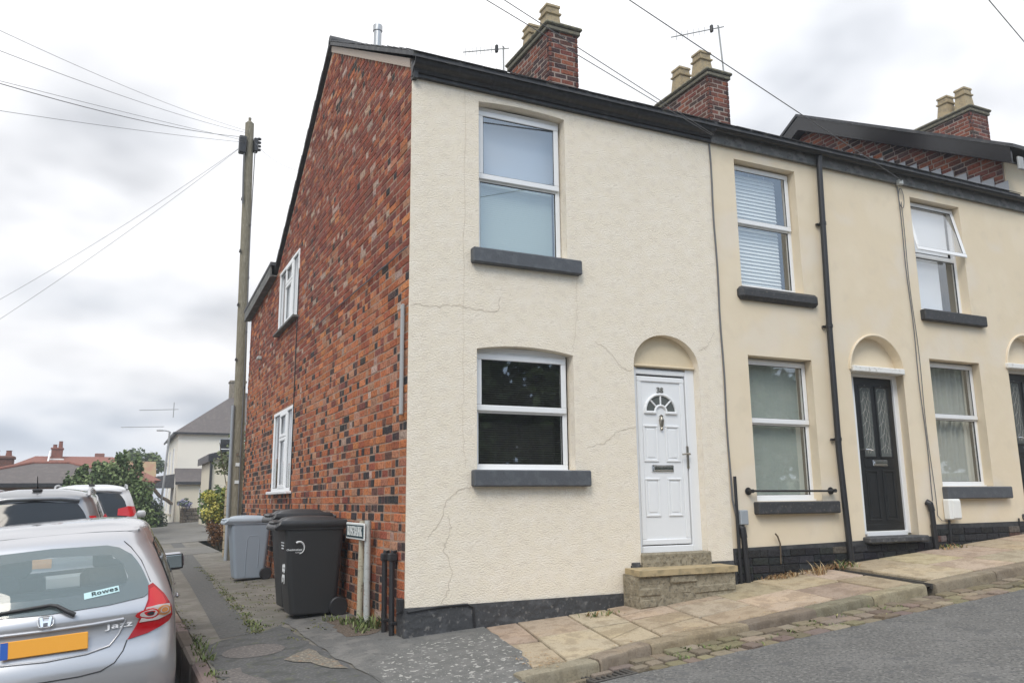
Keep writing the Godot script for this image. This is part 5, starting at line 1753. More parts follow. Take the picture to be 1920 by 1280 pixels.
# ------------------------------------------------------------------ taller house up the hill, whose brick gable rises above the roofs
func upper_gable_house() -> void:
	var h := thing("brick_gable_house", "taller house whose red brick gable with black bargeboards rises above the terrace roofs", "house")
	var X := 9.35
	var b := MB.new()
	b.prism(PackedVector2Array([Vector2(0.03, 5.05), Vector2(7.4, 5.05), Vector2(7.4, 5.90), Vector2(3.77, 7.97), Vector2(0.03, 5.86)]), Transform3D(Basis(Vector3.FORWARD, Vector3.UP, Vector3.RIGHT), Vector3(X + 0.002, 0, 0)), 0.22)
	var gw := part(h, "gable_wall")
	put(gw, "mortar_bed", b, M.mortar_pale)
	var spans := func(v: float) -> Array:
		if v < 5.9: return [[0.03, 2.2]]
		var u0 := (v - 5.9) / 0.556
		var u1 := 3.77 + (8.0 - v) / 0.556
		u1 = minf(u1, 4.6)
		return [[u0, u1]] if u1 - u0 > 0.15 else []
	brickwork(gw, Vector3(X, 0, 0), Vector3.FORWARD, Vector3.LEFT, 5.0, 7.95, 0.0845, spans, func(u, v, l, r): return pal([Color(0.26, 0.09, 0.06), Color(0.20, 0.08, 0.06), Color(0.12, 0.07, 0.062), Color(0.33, 0.12, 0.07), Color(0.09, 0.065, 0.06)], r), Vector3(9.3, 6.2, -1.0), 280, 61, 0.9, 0.017, 0.018)
	b = MB.new()
	b.prism(PackedVector2Array([Vector2(-0.24, 5.98), Vector2(3.77, 8.24), Vector2(7.8, 5.98), Vector2(7.8, 5.71), Vector2(3.77, 7.97), Vector2(-0.24, 5.71)]), Transform3D(Basis(Vector3.FORWARD, Vector3.UP, Vector3.RIGHT), Vector3(X - 0.20, 0, 0)), 0.03)
	put(h, "bargeboard", b, M.black_gloss)
	b = MB.new()
	for q in [[0.24, 5.73, -3.77, 7.99], [-3.77, 7.99, -7.8, 5.73]]: slope_slab(b, X - 0.17, X + 0.01, q[0], q[1], q[2], q[3], 0.015)
	put(h, "soffit", b, M.black_plastic)
	b = MB.new()
	for q in [[0.30, 5.99, -3.77, 8.30], [-3.77, 8.30, -7.85, 5.99]]: slope_slab(b, X - 0.22, 14.2, q[0], q[1], q[2], q[3], 0.055)
	put(h, "roof", b, M.slate)
	b = MB.new()
	b.span(Vector3(9.9, 0.4, -0.2), Vector3(14.1, 5.8, 0.0))
	b.span(Vector3(9.37, 5.3, -0.2), Vector3(9.898, 5.87, -0.012))
	b.span(Vector3(X + 0.22, 0.4, -7.4), Vector3(14.1, 5.8, -7.2))
	b.prism(PackedVector2Array([Vector2(-0.05, 0.3), Vector2(7.4, 0.3), Vector2(7.4, 5.85), Vector2(3.7, 8.0), Vector2(-0.05, 5.87)]), Transform3D(Basis(Vector3.FORWARD, Vector3.UP, Vector3.RIGHT), Vector3(13.9, 0, 0)), 0.2)
	put(h, "outer_walls", b, M.smooth_render)
	b = MB.new()
	b.cbox(Vector3(X - 0.05, 5.72, 0.27), Vector3(0.12, 0.20, 0.04), 0.01)
	put(h, "eave_box", b, M.galv_dull)
	for i in 17:
		var l := MB.new()
		var z := 0.05 - i * 0.21
		l.box(Vector3(X - 0.032, 5.285 + (z - 0.17) * -0.5735 + 0.10, z - 0.105), Vector3(0.006, 0.17, 0.20))
		put(h, "lead_step", l, M.lead)
	chimney(h, 13.4, 14.0, -4.48, -3.05, 7.4, 9.0, [-3.78, -3.36], 0, 71, 0.56)

# ------------------------------------------------------------------ bins, sign, pole
# a wheeled bin: local x is the depth (front at -x, wheels at +x), z the width
func wheelie_bin(called: String, label: String, at: Vector3, turn: float, body: Material, lid: Material, panel: bool, high := 0.94) -> Node3D:
	var t := thing(called, label, "wheelie bin", at, "household wheelie bins on the footpath")
	t.rotation.y = turn
	var b := MB.new()
	var rs := []
	for q in [[0.0, 0.235, 0.205, 0.05], [0.02, 0.245, 0.215, 0.06], [high * 0.5, 0.285, 0.245, 0.06], [high * 0.93, 0.318, 0.272, 0.06], [high * 0.935, 0.335, 0.285, 0.05], [high, 0.34, 0.288, 0.05], [high, 0.30, 0.25, 0.04]]:
		var ring := PackedVector3Array()
		var back: float = 0.02 * (1.0 - q[0] / high)
		for c in [[-1, 1], [1, 1], [1, -1], [-1, -1]]:
			for k in 5:
				var a0: float = [PI, PI / 2, 0.0, -PI / 2][[[-1, 1], [1, 1], [1, -1], [-1, -1]].find(c)]
				var a: float = a0 - k * PI / 8.0
				var ctr := Vector2(c[0] * (q[1] - q[3]), c[1] * (q[2] - q[3]))
				ring.append(Vector3(ctr.x + cos(a) * q[3] + back, q[0] + 0.03, ctr.y + sin(a) * q[3]))
		rs.append(ring)
	b.rings(rs)
	if panel:
		for s in [1.0, -1.0]:
			var fr := [Vector3(-0.06, 0.06, 0), Vector3(-0.05, high * 0.68, 0), Vector3(-0.02, high * 0.76, 0), Vector3(0.12, high * 0.77, 0), Vector3(0.15, high * 0.70, 0), Vector3(0.14, 0.2, 0)]
			for i in fr.size(): fr[i].z = s * (0.213 + 0.058 * fr[i].y / high)
			b.tube(fr, 0.008, 6)
	put(t, "bin_body", b, body, 40)
	b = MB.new()
	b.grid(22, 28, func(u, v):
		var x := lerpf(-0.42, 0.34, u)
		var z := lerpf(0.305, -0.305, v)
		var y := high + 0.07 + 0.018 * sin(u * PI) + 0.022 * smoothstep(0.12, 0.2, u) * (1 - smoothstep(0.8, 0.9, u)) * (smoothstep(0.08, 0.16, v) * (1 - smoothstep(0.34, 0.42, v)) + smoothstep(0.58, 0.66, v) * (1 - smoothstep(0.84, 0.92, v)))
		y -= 0.05 * pow(absf(v - 0.5) * 2, 6.0) + 0.06 * pow(1 - u, 8.0)
		return Vector3(x, y, z * (1.0 - 0.12 * pow(1 - u, 4.0))))
	var rim := []
	for q in [[high + 0.005, 0.0], [high + 0.03, 0.012], [high + 0.065, 0.0]]:
		var ring := PackedVector3Array()
		for c in [[-0.42, 0.268], [-0.36, 0.30], [0.33, 0.305], [0.345, 0.25], [0.345, -0.25], [0.33, -0.305], [-0.36, -0.30], [-0.42, -0.268]]:
			ring.append(Vector3(c[0] + q[1] * signf(c[0]), q[0] - (0.045 if c[0] < -0.4 else 0.0), c[1] + q[1] * signf(c[1])))
		rim.append(ring)
	b.rings(rim)
	b.cbox(Vector3(-0.38, high + 0.04, 0), Vector3(0.10, 0.03, 0.30), 0.012)
	put(t, "lid", b, lid, 45)
	b = MB.new()
	b.tube([Vector3(0.33, high - 0.01, 0.22), Vector3(0.42, high + 0.03, 0.22), Vector3(0.42, high + 0.03, -0.22), Vector3(0.33, high - 0.01, -0.22)], 0.017, 8)
	put(t, "handle", b, lid, 40)
	for s in [1.0, -1.0]:
		b = MB.new()
		b.lathe(Vector3.ZERO, [[0.02, -0.03], [0.09, -0.03], [0.10, -0.02], [0.10, 0.02], [0.09, 0.03], [0.02, 0.03]], 22)
		var w := put(t, "wheel", b, M.black_plastic, 40)
		w.position = Vector3(0.27, 0.10, s * 0.265)
		w.rotation.x = PI / 2
	b = MB.new()
	b.tube([Vector3(0.27, 0.10, 0.24), Vector3(0.27, 0.10, -0.24)], 0.012, 8)
	put(t, "axle", b, M.galv_dull)
	return t

func street_things() -> void:
	var b: MB
	var y := path_y(-0.33, -2.2)
	var black := wheelie_bin("wheelie_bin", "black wheelie bin with white council logo on its side, nearest the street sign", Vector3(-0.41, y + 0.012, -2.10), 0.0, M.bin_black, M.bin_black_lid, false)
	# council logo on the side, house numbers on the front
	inst(black, "logo_text", text_mesh("CheshireEast", 0.026, 0.002, M.print_white, "Droid Sans", true), Transform3D(Basis(Vector3.RIGHT, 0.03), Vector3(-0.215, 0.70, 0.262)))
	inst(black, "logo_text", text_mesh("Council", 0.018, 0.002, M.print_white), Transform3D(Basis(Vector3.RIGHT, 0.03), Vector3(-0.175, 0.672, 0.260)))
	b = MB.new()
	var sw := []
	for i in 13:
		var a := lerpf(2.2, -1.5, i / 12.0)
		sw.append(Vector3(-0.165 + cos(a) * 0.055, 0.72 + sin(a) * 0.062, 0.262 + 0.0025 * sin(a)))
	b.tube(sw, 0.012, 4, 0.003)
	var swirl := put(black, "logo_swirl", b, M.print_white)
	swirl.scale = Vector3(1, 1, 1)
	var num := text_mesh("38", 0.20, 0.002, M.print_white, "Droid Sans", true)
	inst(black, "house_number", num, Transform3D(Basis(Vector3.UP, -PI / 2) * Basis(Vector3.BACK, PI / 2) * Basis(), Vector3(-0.285, 0.45, 0.08)))
	for i in 4:
		b = MB.new()
		b.box(Vector3(-0.302, 0.80 - i * 0.03, 0.06), Vector3(0.004, 0.014, 0.2 - 0.03 * i))
		put(black, "label_line", b, M.print_white)
	wheelie_bin("wheelie_bin", "second black wheelie bin, mostly hidden behind the one with the logo", Vector3(-0.385, path_y(-0.4, -2.8) + 0.012, -2.78), 0.03, M.bin_black, M.bin_black_lid, false, 0.96).scale = Vector3(0.92, 1.05, 0.95)
	var pale := wheelie_bin("wheelie_bin", "pale blue-grey wheelie bin with moulded side panel beside the timber pole", Vector3(-0.385, path_y(-0.4, -6.9) + 0.012, -6.85), 0.0, M.bin_grey, M.bin_grey_lid, true)
	pale.scale = Vector3.ONE * 0.95
	# street name sign: plate along the gable on two posts
	var s := thing("street_sign", "ROSEBANK street name plate on two pale posts against the brick gable", "street sign", Vector3(-0.13, 0, 0))
	b = MB.new()
	b.tube([Vector3(0.03, path_y(-0.1, -1.1) - 0.1, -1.13), Vector3(0.03, 0.735, -1.09)], 0.031, 14)
	put(s, "post", b, M.post_cream, 40)
	b = MB.new()
	b.tube([Vector3(0.03, path_y(-0.1, -0.88) - 0.1, -0.865), Vector3(0.03, 0.745, -0.90)], 0.031, 14)
	put(s, "post", b, M.post_paint, 40)
	var px := Transform3D(Basis(Vector3.BACK, Vector3.UP, Vector3.LEFT), Vector3(-0.012, 0.633, -1.20))
	b = MB.new()
	b.cbox(px.origin, Vector3(0.014, 0.165, 0.70), 0.005)
	put(s, "plate", b, M.sign_white)
	b = MB.new()
	b.box(px * Vector3(0, 0, 0.009), Vector3(0.004, 0.125, 0.655))
	put(s, "plate_field", b, M.sign_dark)
	var tm := text_mesh("ROSEBANK", 0.125, 0.003, M.sign_white, "Droid Serif", true)
	inst(s, "lettering", tm, px * Transform3D(Basis.from_scale(Vector3(0.80, 1.05, 1)), Vector3(0, 0.0, 0.0125)))
	# timber pole
	var p := thing("utility_pole", "tall weathered timber telegraph pole with black terminal boxes and fanning wires", "utility pole", Vector3(0.0, 0, -11.45))
	b = MB.new()
	b.tube([Vector3(0.0, -0.4, 0), Vector3(-0.03, 2.0, 0), Vector3(-0.09, 5.5, 0.0), Vector3(-0.155, 9.62, 0)], 0.135, 18, 0.098)
	put(p, "pole", b, M.pole_wood, 50)
	b = MB.new()
	b.lathe(Vector3(-0.155, 9.60, 0), [[0.1, 0.0], [0.06, 0.06], [0.03, 0.08], [0.035, 0.16], [0.01, 0.17]], 12)
	put(p, "pole_cap", b, M.pole_wood, 40)
	for q in [[-0.30, 9.02, 0.10, 0.16, 0.42], [0.0, 9.08, 0.05, 0.10, 0.34]]:
		b = MB.new()
		b.cbox(Vector3(q[0], q[1], q[2]), Vector3(q[3], q[4], 0.16), 0.02)
		put(p, "terminal_box", b, M.black_plastic)
	for i in 4:
		b = MB.new()
		b.lathe(Vector3(0.07, 8.95 + i * 0.09, 0.06), [[0.02, 0], [0.05, 0.015], [0.05, 0.045], [0.02, 0.06]], 10)
		put(p, "insulator", b, M.black_plastic, 40)
	b = MB.new()
	b.tube([Vector3(-0.26, 8.85, 0.14), Vector3(-0.25, 8.3, 0.12), Vector3(-0.23, 7.6, 0.13)], 0.02, 6)
	b.tube([Vector3(-0.02, 8.9, 0.13), Vector3(-0.03, 7.0, 0.13), Vector3(0.0, 4.0, 0.14), Vector3(0.02, 0.0, 0.15)], 0.012, 6)
	put(p, "pole_cable", b, M.wire, 50)
	for i in 8:
		b = MB.new()
		var yy := 3.4 + i * 0.62
		b.cbox(Vector3(-0.02 - yy * 0.0155 + (0.1 if i % 2 == 0 else -0.1), yy, 0.06), Vector3(0.03, 0.05, 0.14), 0.005)
		put(p, "step_iron", b, M.iron)
	for i in 3:
		b = MB.new()
		b.box(Vector3(-0.03, 1.95 - i * 0.22 - (0.15 if i == 2 else 0.0), 0.134), Vector3(0.10, 0.07, 0.008))
		put(p, "notice", b, M.print_white if i > 0 else M.patch_buff)
	b = MB.new()
	b.tube([Vector3(-0.18, -0.3, 0.12), Vector3(-0.19, 3.0, 0.10)], 0.035, 10)
	put(p, "grey_conduit", b, M.meter_grey, 40)

# ------------------------------------------------------------------ cars
func mirrored(car: Node3D, called: String, cs: CarShape, poly: Array, off: float, m: Material, sides := [1.0, -1.0], cell := 0.07) -> void:
	for s in sides:
		var b := MB.new()
		car_patch(b, cs, poly, off, s, cell)
		put(car, called, b, m, 60)

func on_body(cs: CarShape, pts: Array, off: float, both := true) -> Array:
	var out := []
	if both:
		for i in range(pts.size() - 1, 0, -1): out.append(cs.at(pts[i][0], pts[i][1], -1.0, off))
	for p in pts: out.append(cs.at(p[0], p[1], 1.0, off))
	return out

func cars() -> void:
	hatchback()
	var a := people_carrier("parked_car", "silver people carrier with tall narrow tail lamps, parked directly ahead of the hatchback", Vector3(-3.27, -0.60, -4.72), M.silver_mid, 1.73, 0)
	a.rotation = Vector3(0.02, -0.02, 0.02)
	var c := people_carrier("parked_car", "white estate car with wide wrap-around red tail lamps, farthest in the row of parked cars", Vector3(-2.79, -0.47, -11.35), M.white_car, 1.80, 1)
	c.rotation = Vector3(0.01, 0.0, 0.01)

func hatchback() -> void:
	var car := thing("parked_car", "silver hatchback seen from behind with blank yellow number plate and Rowes sticker", "car", Vector3(-2.684, -0.835, 0.553), "cars parked in the lane")
	car.rotation_order = EULER_ORDER_YXZ
	car.rotation = Vector3(0.02665, -0.01387, 0.0719)
	var cs := CarShape.new()
	cs.bow = 0.07
	cs.bulge = 0.05
	cs.rows = [[0.20, 0.76, -0.04, -3.70, 0.22], [0.32, 0.815, 0.02, -3.80, 0.24], [0.50, 0.832, 0.045, -3.82, 0.25], [0.62, 0.834, 0.045, -3.81, 0.25], [0.70, 0.832, 0.02, -3.79, 0.23], [0.76, 0.832, -0.01, -3.77, 0.20], [0.90, 0.830, -0.045, -3.66, 0.18], [0.945, 0.828, -0.035, -3.45, 0.175], [1.0, 0.822, -0.055, -3.15, 0.17], [1.06, 0.808, -0.095, -2.93, 0.165], [1.2, 0.765, -0.185, -2.62, 0.16], [1.33, 0.712, -0.285, -2.32, 0.16], [1.42, 0.662, -0.37, -2.08, 0.17], [1.48, 0.640, -0.42, -1.98, 0.16], [1.535, 0.605, -0.50, -1.88, 0.16], [1.57, 0.53, -0.64, -1.75, 0.18], [1.592, 0.40, -0.80, -1.6, 0.18]]
	var rear_hole := [[0, 1.105], [0.55, 1.115], [0.80, 1.14], [0.86, 1.2], [0.85, 1.30], [0.76, 1.365], [0, 1.39], [-0.02, 1.39], [-0.02, 1.105]]
	var side_hole := [[2.03, 1.05], [2.05, 1.25], [2.16, 1.36], [2.56, 1.39], [2.66, 1.33], [2.80, 1.04]]
	var front_hole := [[4.15, 1.05], [4.15, 1.38], [5.01, 1.40], [5.01, 1.05]]
	put(car, "body", car_body(cs, [rear_hole, side_hole, front_hole], [-0.72, -3.15], 0.29), M.silver, 45)
	# glass and its dark printed border
	var outer := [[0, 1.02], [0.6, 1.032], [0.95, 1.055], [1.06, 1.085], [1.10, 1.14], [1.06, 1.25], [0.99, 1.35], [0.90, 1.405], [0.75, 1.428], [0, 1.44]]
	var ring := [[0, 1.02], [0.6, 1.032], [0.95, 1.055], [1.06, 1.085], [1.10, 1.14], [1.06, 1.25], [0.99, 1.35], [0.90, 1.405], [0.75, 1.428], [0, 1.44], [0, 1.385], [0.74, 1.36], [0.83, 1.30], [0.845, 1.2], [0.79, 1.15], [0.55, 1.125], [0, 1.115]]
	mirrored(car, "window_border", cs, ring, 0.004, M.frit)
	mirrored(car, "rear_window", cs, outer, 0.009, M.car_glass)
	mirrored(car, "side_window", cs, [[1.90, 1.04], [1.93, 1.27], [2.10, 1.40], [2.58, 1.42], [2.69, 1.36], [2.86, 1.02]], 0.006, M.tint_glass)
	mirrored(car, "windscreen", cs, [[4.05, 1.02], [4.05, 1.40], [5.0, 1.43], [5.0, 1.02]], 0.005, M.car_glass)
	mirrored(car, "door_pillar", cs, [[2.36, 1.0], [2.36, 1.42], [2.40, 1.42], [2.40, 1.0]], 0.008, M.black_gloss)
	# tail lamps
	for s in [1.0, -1.0]:
		var lamp := part(car, "tail_lamp")
		var b := MB.new()
		car_patch(b, cs, [[0.79, 0.785], [0.86, 0.86], [0.95, 0.985], [1.06, 1.125], [1.20, 1.14], [1.42, 1.06], [1.60, 0.965], [1.62, 0.90], [1.50, 0.865], [1.18, 0.83]], 0.010, s, 0.05)
		put(lamp, "red_lens", b, M.lamp_red, 60)
		b = MB.new()
		car_patch(b, cs, [[0.955, 0.97], [1.07, 1.10], [1.20, 1.115], [1.36, 1.05], [1.42, 0.995], [1.2, 0.975]], 0.014, s, 0.05)
		put(lamp, "bright_lens", b, M.lamp_red_light, 60)
		b = MB.new()
		car_patch(b, cs, [[0.895, 0.885], [0.965, 0.982], [1.2, 0.990], [1.52, 0.985], [1.54, 0.915], [1.2, 0.888]], 0.016, s, 0.05)
		put(lamp, "clear_lens", b, M.lamp_clear, 60)
		for q in [[1.03, 0.935, M.lamp_red_light, 0.036], [1.03, 0.936, M.lamp_clear, 0.027], [1.03, 0.937, M.frit, 0.013], [1.34, 0.945, M.lamp_amber, 0.036], [1.34, 0.946, M.lamp_clear, 0.022], [1.34, 0.947, M.lamp_amber, 0.017]]:
			b = MB.new()
			var c := []
			for i in 14: c.append([q[0] + cos(TAU * i / 14) * q[3] / 0.2, q[1] + sin(TAU * i / 14) * q[3]])
			car_patch(b, cs, c, 0.020 + 0.002 * (0.04 - q[3]) / 0.01, s, 0.05)
			put(lamp, "bulb", b, q[2], 60)
	var b := MB.new()
	# shut line of the tailgate and the mouldings
	b.tube(on_body(cs, [[0, 0.600], [0.35, 0.602], [0.58, 0.615], [0.72, 0.655], [0.78, 0.72], [0.79, 0.785]], 0.001), 0.0045, 6)
	b.tube(on_body(cs, [[0.995, 1.445], [1.1, 1.40], [1.14, 1.30], [1.16, 1.15]], 0.001, false), 0.003, 5)
	put(car, "shut_line", b, M.black_plastic, 60)
	b = MB.new()
	b.tube(on_body(cs, [[0, 0.725], [0.4, 0.735], [0.62, 0.765], [0.70, 0.83], [0.76, 0.92]], 0.004), 0.007, 8)
	b.tube(on_body(cs, [[0, 0.915], [0.45, 0.918], [0.74, 0.925]], 0.008), 0.013, 8)
	put(car, "tailgate_moulding", b, M.silver, 60)
	b = MB.new()
	b.cbox(Vector3(0, 0.828, 0.0), Vector3(0.52, 0.112, 0.012), 0.004, Basis(Vector3.RIGHT, -0.16))
	put(car, "number_plate", b, M.plate_yellow)
	b = MB.new()
	b.box(Vector3(-0.238, 0.828, 0.0072), Vector3(0.044, 0.108, 0.003), Basis(Vector3.RIGHT, -0.16))
	put(car, "plate_band", b, M.plate_blue)
	# maker's badge: a letter in a rounded frame
	var badge := part(car, "badge")
	badge.transform = Transform3D(Basis(Vector3.RIGHT, -0.45) * Basis.from_scale(Vector3(0.95, 0.95, 1)), Vector3(0, 0.980, -0.028))
	b = MB.new()
	var fr := []
	for i in 25:
		var a := TAU * i / 24.0
		var k := pow(pow(absf(cos(a)), 4.0) + pow(absf(sin(a)), 4.0), -0.25)
		fr.append(Vector3(cos(a) * k * 0.050 * (1.0 + 0.10 * sin(a)), sin(a) * k * 0.040, 0))
	b.tube(fr, 0.0045, 6)
	put(badge, "badge_frame", b, M.chrome, 60)
	b = MB.new()
	b.prism(PackedVector2Array([Vector2(-0.040, 0.034), Vector2(-0.022, 0.034), Vector2(-0.017, 0.006), Vector2(0.017, 0.006), Vector2(0.022, 0.034), Vector2(0.040, 0.034), Vector2(0.030, -0.034), Vector2(0.014, -0.034), Vector2(0.015, -0.008), Vector2(-0.015, -0.008), Vector2(-0.014, -0.034), Vector2(-0.030, -0.034)]), Transform3D(Basis(), Vector3(0, 0, -0.003)), 0.007)
	put(badge, "badge_letter", b, M.chrome)
	var jt := text_mesh("Jazz", 0.075, 0.005, M.script_chrome, "Droid Sans", true, true)
	inst(car, "model_script", jt, Transform3D(Basis(Vector3.UP, 0.10) * Basis(Vector3.RIGHT, -0.2) * Basis.from_scale(Vector3(1.25, 0.62, 1)), cs.at(0.70, 0.888, 1.0, 0.008)))
	b = MB.new()
	b.cbox(cs.at(0.62, 0.915, 1.0, 0.007), Vector3(0.012, 0.008, 0.006), 0.002)
	put(car, "script_dot", b, M.red_dot)
	# wiper
	b = MB.new()
	b.tube([cs.at(0.27, 0.995, 1.0, 0.03), cs.at(0.20, 1.02, 1.0, 0.035), cs.at(0.10, 1.062, 1.0, 0.035), cs.at(0.03, 1.072, 1.0, 0.03), cs.at(0.5, 1.055, -1.0, 0.022)], 0.017, 8, 0.010)
	put(car, "rear_wiper", b, M.black_plastic, 50)
	# sticker inside the glass
	b = MB.new()
	car_patch(b, cs, [[0.36, 1.085], [0.36, 1.125], [0.72, 1.150], [0.72, 1.110]], 0.0115, 1.0, 0.1)
	put(car, "window_sticker", b, M.sticker)
	var rt := text_mesh("Rowes", 0.048, 0.001, M.ink, "Droid Sans", true)
	var mid := cs.at(0.57, 1.122, 1.0, 0.0145)
	var ex := (cs.at(0.7, 1.130, 1.0) - cs.at(0.44, 1.112, 1.0)).normalized()
	var ey := (cs.at(0.57, 1.15, 1.0) - cs.at(0.57, 1.10, 1.0))
	ey = (ey - ex * ey.dot(ex)).normalized()
	inst(car, "sticker_text", rt, Transform3D(Basis(ex * 1.2, ey * 0.8, ex.cross(ey)), mid))
	# roof seams
	for s in [1.0, -1.0]:
		b = MB.new()
		b.tube([Vector3(0.588 * s, 1.515, -0.52), Vector3(0.575 * s, 1.551, -1.0), Vector3(0.56 * s, 1.552, -1.6)], 0.008, 6)
		put(car, "roof_seam", b, M.silver_dark, 50)
	b = MB.new()
	b.tube([Vector3(-0.57, 1.512, -0.51), Vector3(-0.3, 1.528, -0.50), Vector3(0, 1.53, -0.495), Vector3(0.3, 1.528, -0.50), Vector3(0.57, 1.512, -0.51)], 0.003, 5)
	put(car, "tailgate_seam", b, M.silver_dark, 50)
	# door mirrors
	for s in [1.0, -1.0]:
		var mr := part(car, "door_mirror")
		mr.scale = Vector3(1.15, 1.15, 1.15)
		mr.position = Vector3(0.875 * s, 1.045, -2.45)
		b = MB.new()
		b.cbox(Vector3(0.02 * s, 0.02, -0.03), Vector3(0.215, 0.15, 0.08), 0.042)
		b.tube([Vector3(-0.11 * s, -0.07, -0.02), Vector3(-0.05 * s, -0.03, -0.02)], 0.028, 8)
		put(mr, "mirror_shell", b, M.silver, 60)
		b = MB.new()
		b.cbox(Vector3(0.02 * s, 0.02, 0.010), Vector3(0.19, 0.125, 0.012), 0.004)
		put(mr, "mirror_rim", b, M.black_plastic)
		b = MB.new()
		b.cbox(Vector3(0.02 * s, 0.02, 0.017), Vector3(0.17, 0.105, 0.006), 0.002)
		put(mr, "mirror_glass", b, M.mirror_glass)
	for s in [1.0, -1.0]:
		b = MB.new()
		for z in [-1.2, -2.1]:
			var hp := cs.at(2.0 + (-z - 0.25) / 3.3, 0.90, s, 0.02)
			b.cbox(hp, Vector3(0.035, 0.03, 0.17), 0.012)
		put(car, "door_handle", b, M.silver, 60)
	wheel(car, 0.74, -0.72, 0.29); wheel(car, -0.74, -0.72, 0.29); wheel(car, 0.74, -3.15, 0.29); wheel(car, -0.74, -3.15, 0.29)
	# inside
	b = MB.new()
	b.span(Vector3(-0.70, 0.30, -3.0), Vector3(0.70, 0.55, -0.25))
	b.span(Vector3(-0.62, 0.88, -0.72), Vector3(0.62, 0.91, -0.16))
	b.cbox(Vector3(0, 0.86, -2.75), Vector3(1.3, 0.30, 0.5), 0.08)
	put(car, "cabin", b, M.dash)
	b = MB.new()
	b.cbox(Vector3(0, 0.80, -0.82), Vector3(1.2, 0.62, 0.14), 0.05, Basis(Vector3.RIGHT, 0.2))
	for x in [-0.36, 0.36]:
		b.cbox(Vector3(x, 0.84, -1.72), Vector3(0.46, 0.66, 0.14), 0.05, Basis(Vector3.RIGHT, 0.25))
		b.cbox(Vector3(x, 1.24, -1.62), Vector3(0.26, 0.20, 0.11), 0.045)
		b.tube([Vector3(x - 0.05, 1.1, -1.63), Vector3(x - 0.05, 1.2, -1.62)], 0.008, 6)
		b.tube([Vector3(x + 0.05, 1.1, -1.63), Vector3(x + 0.05, 1.2, -1.62)], 0.008, 6)
		b.cbox(Vector3(x, 1.17, -0.80), Vector3(0.25, 0.14, 0.09), 0.04)
	put(car, "seats", b, M.seat_cloth, 50)

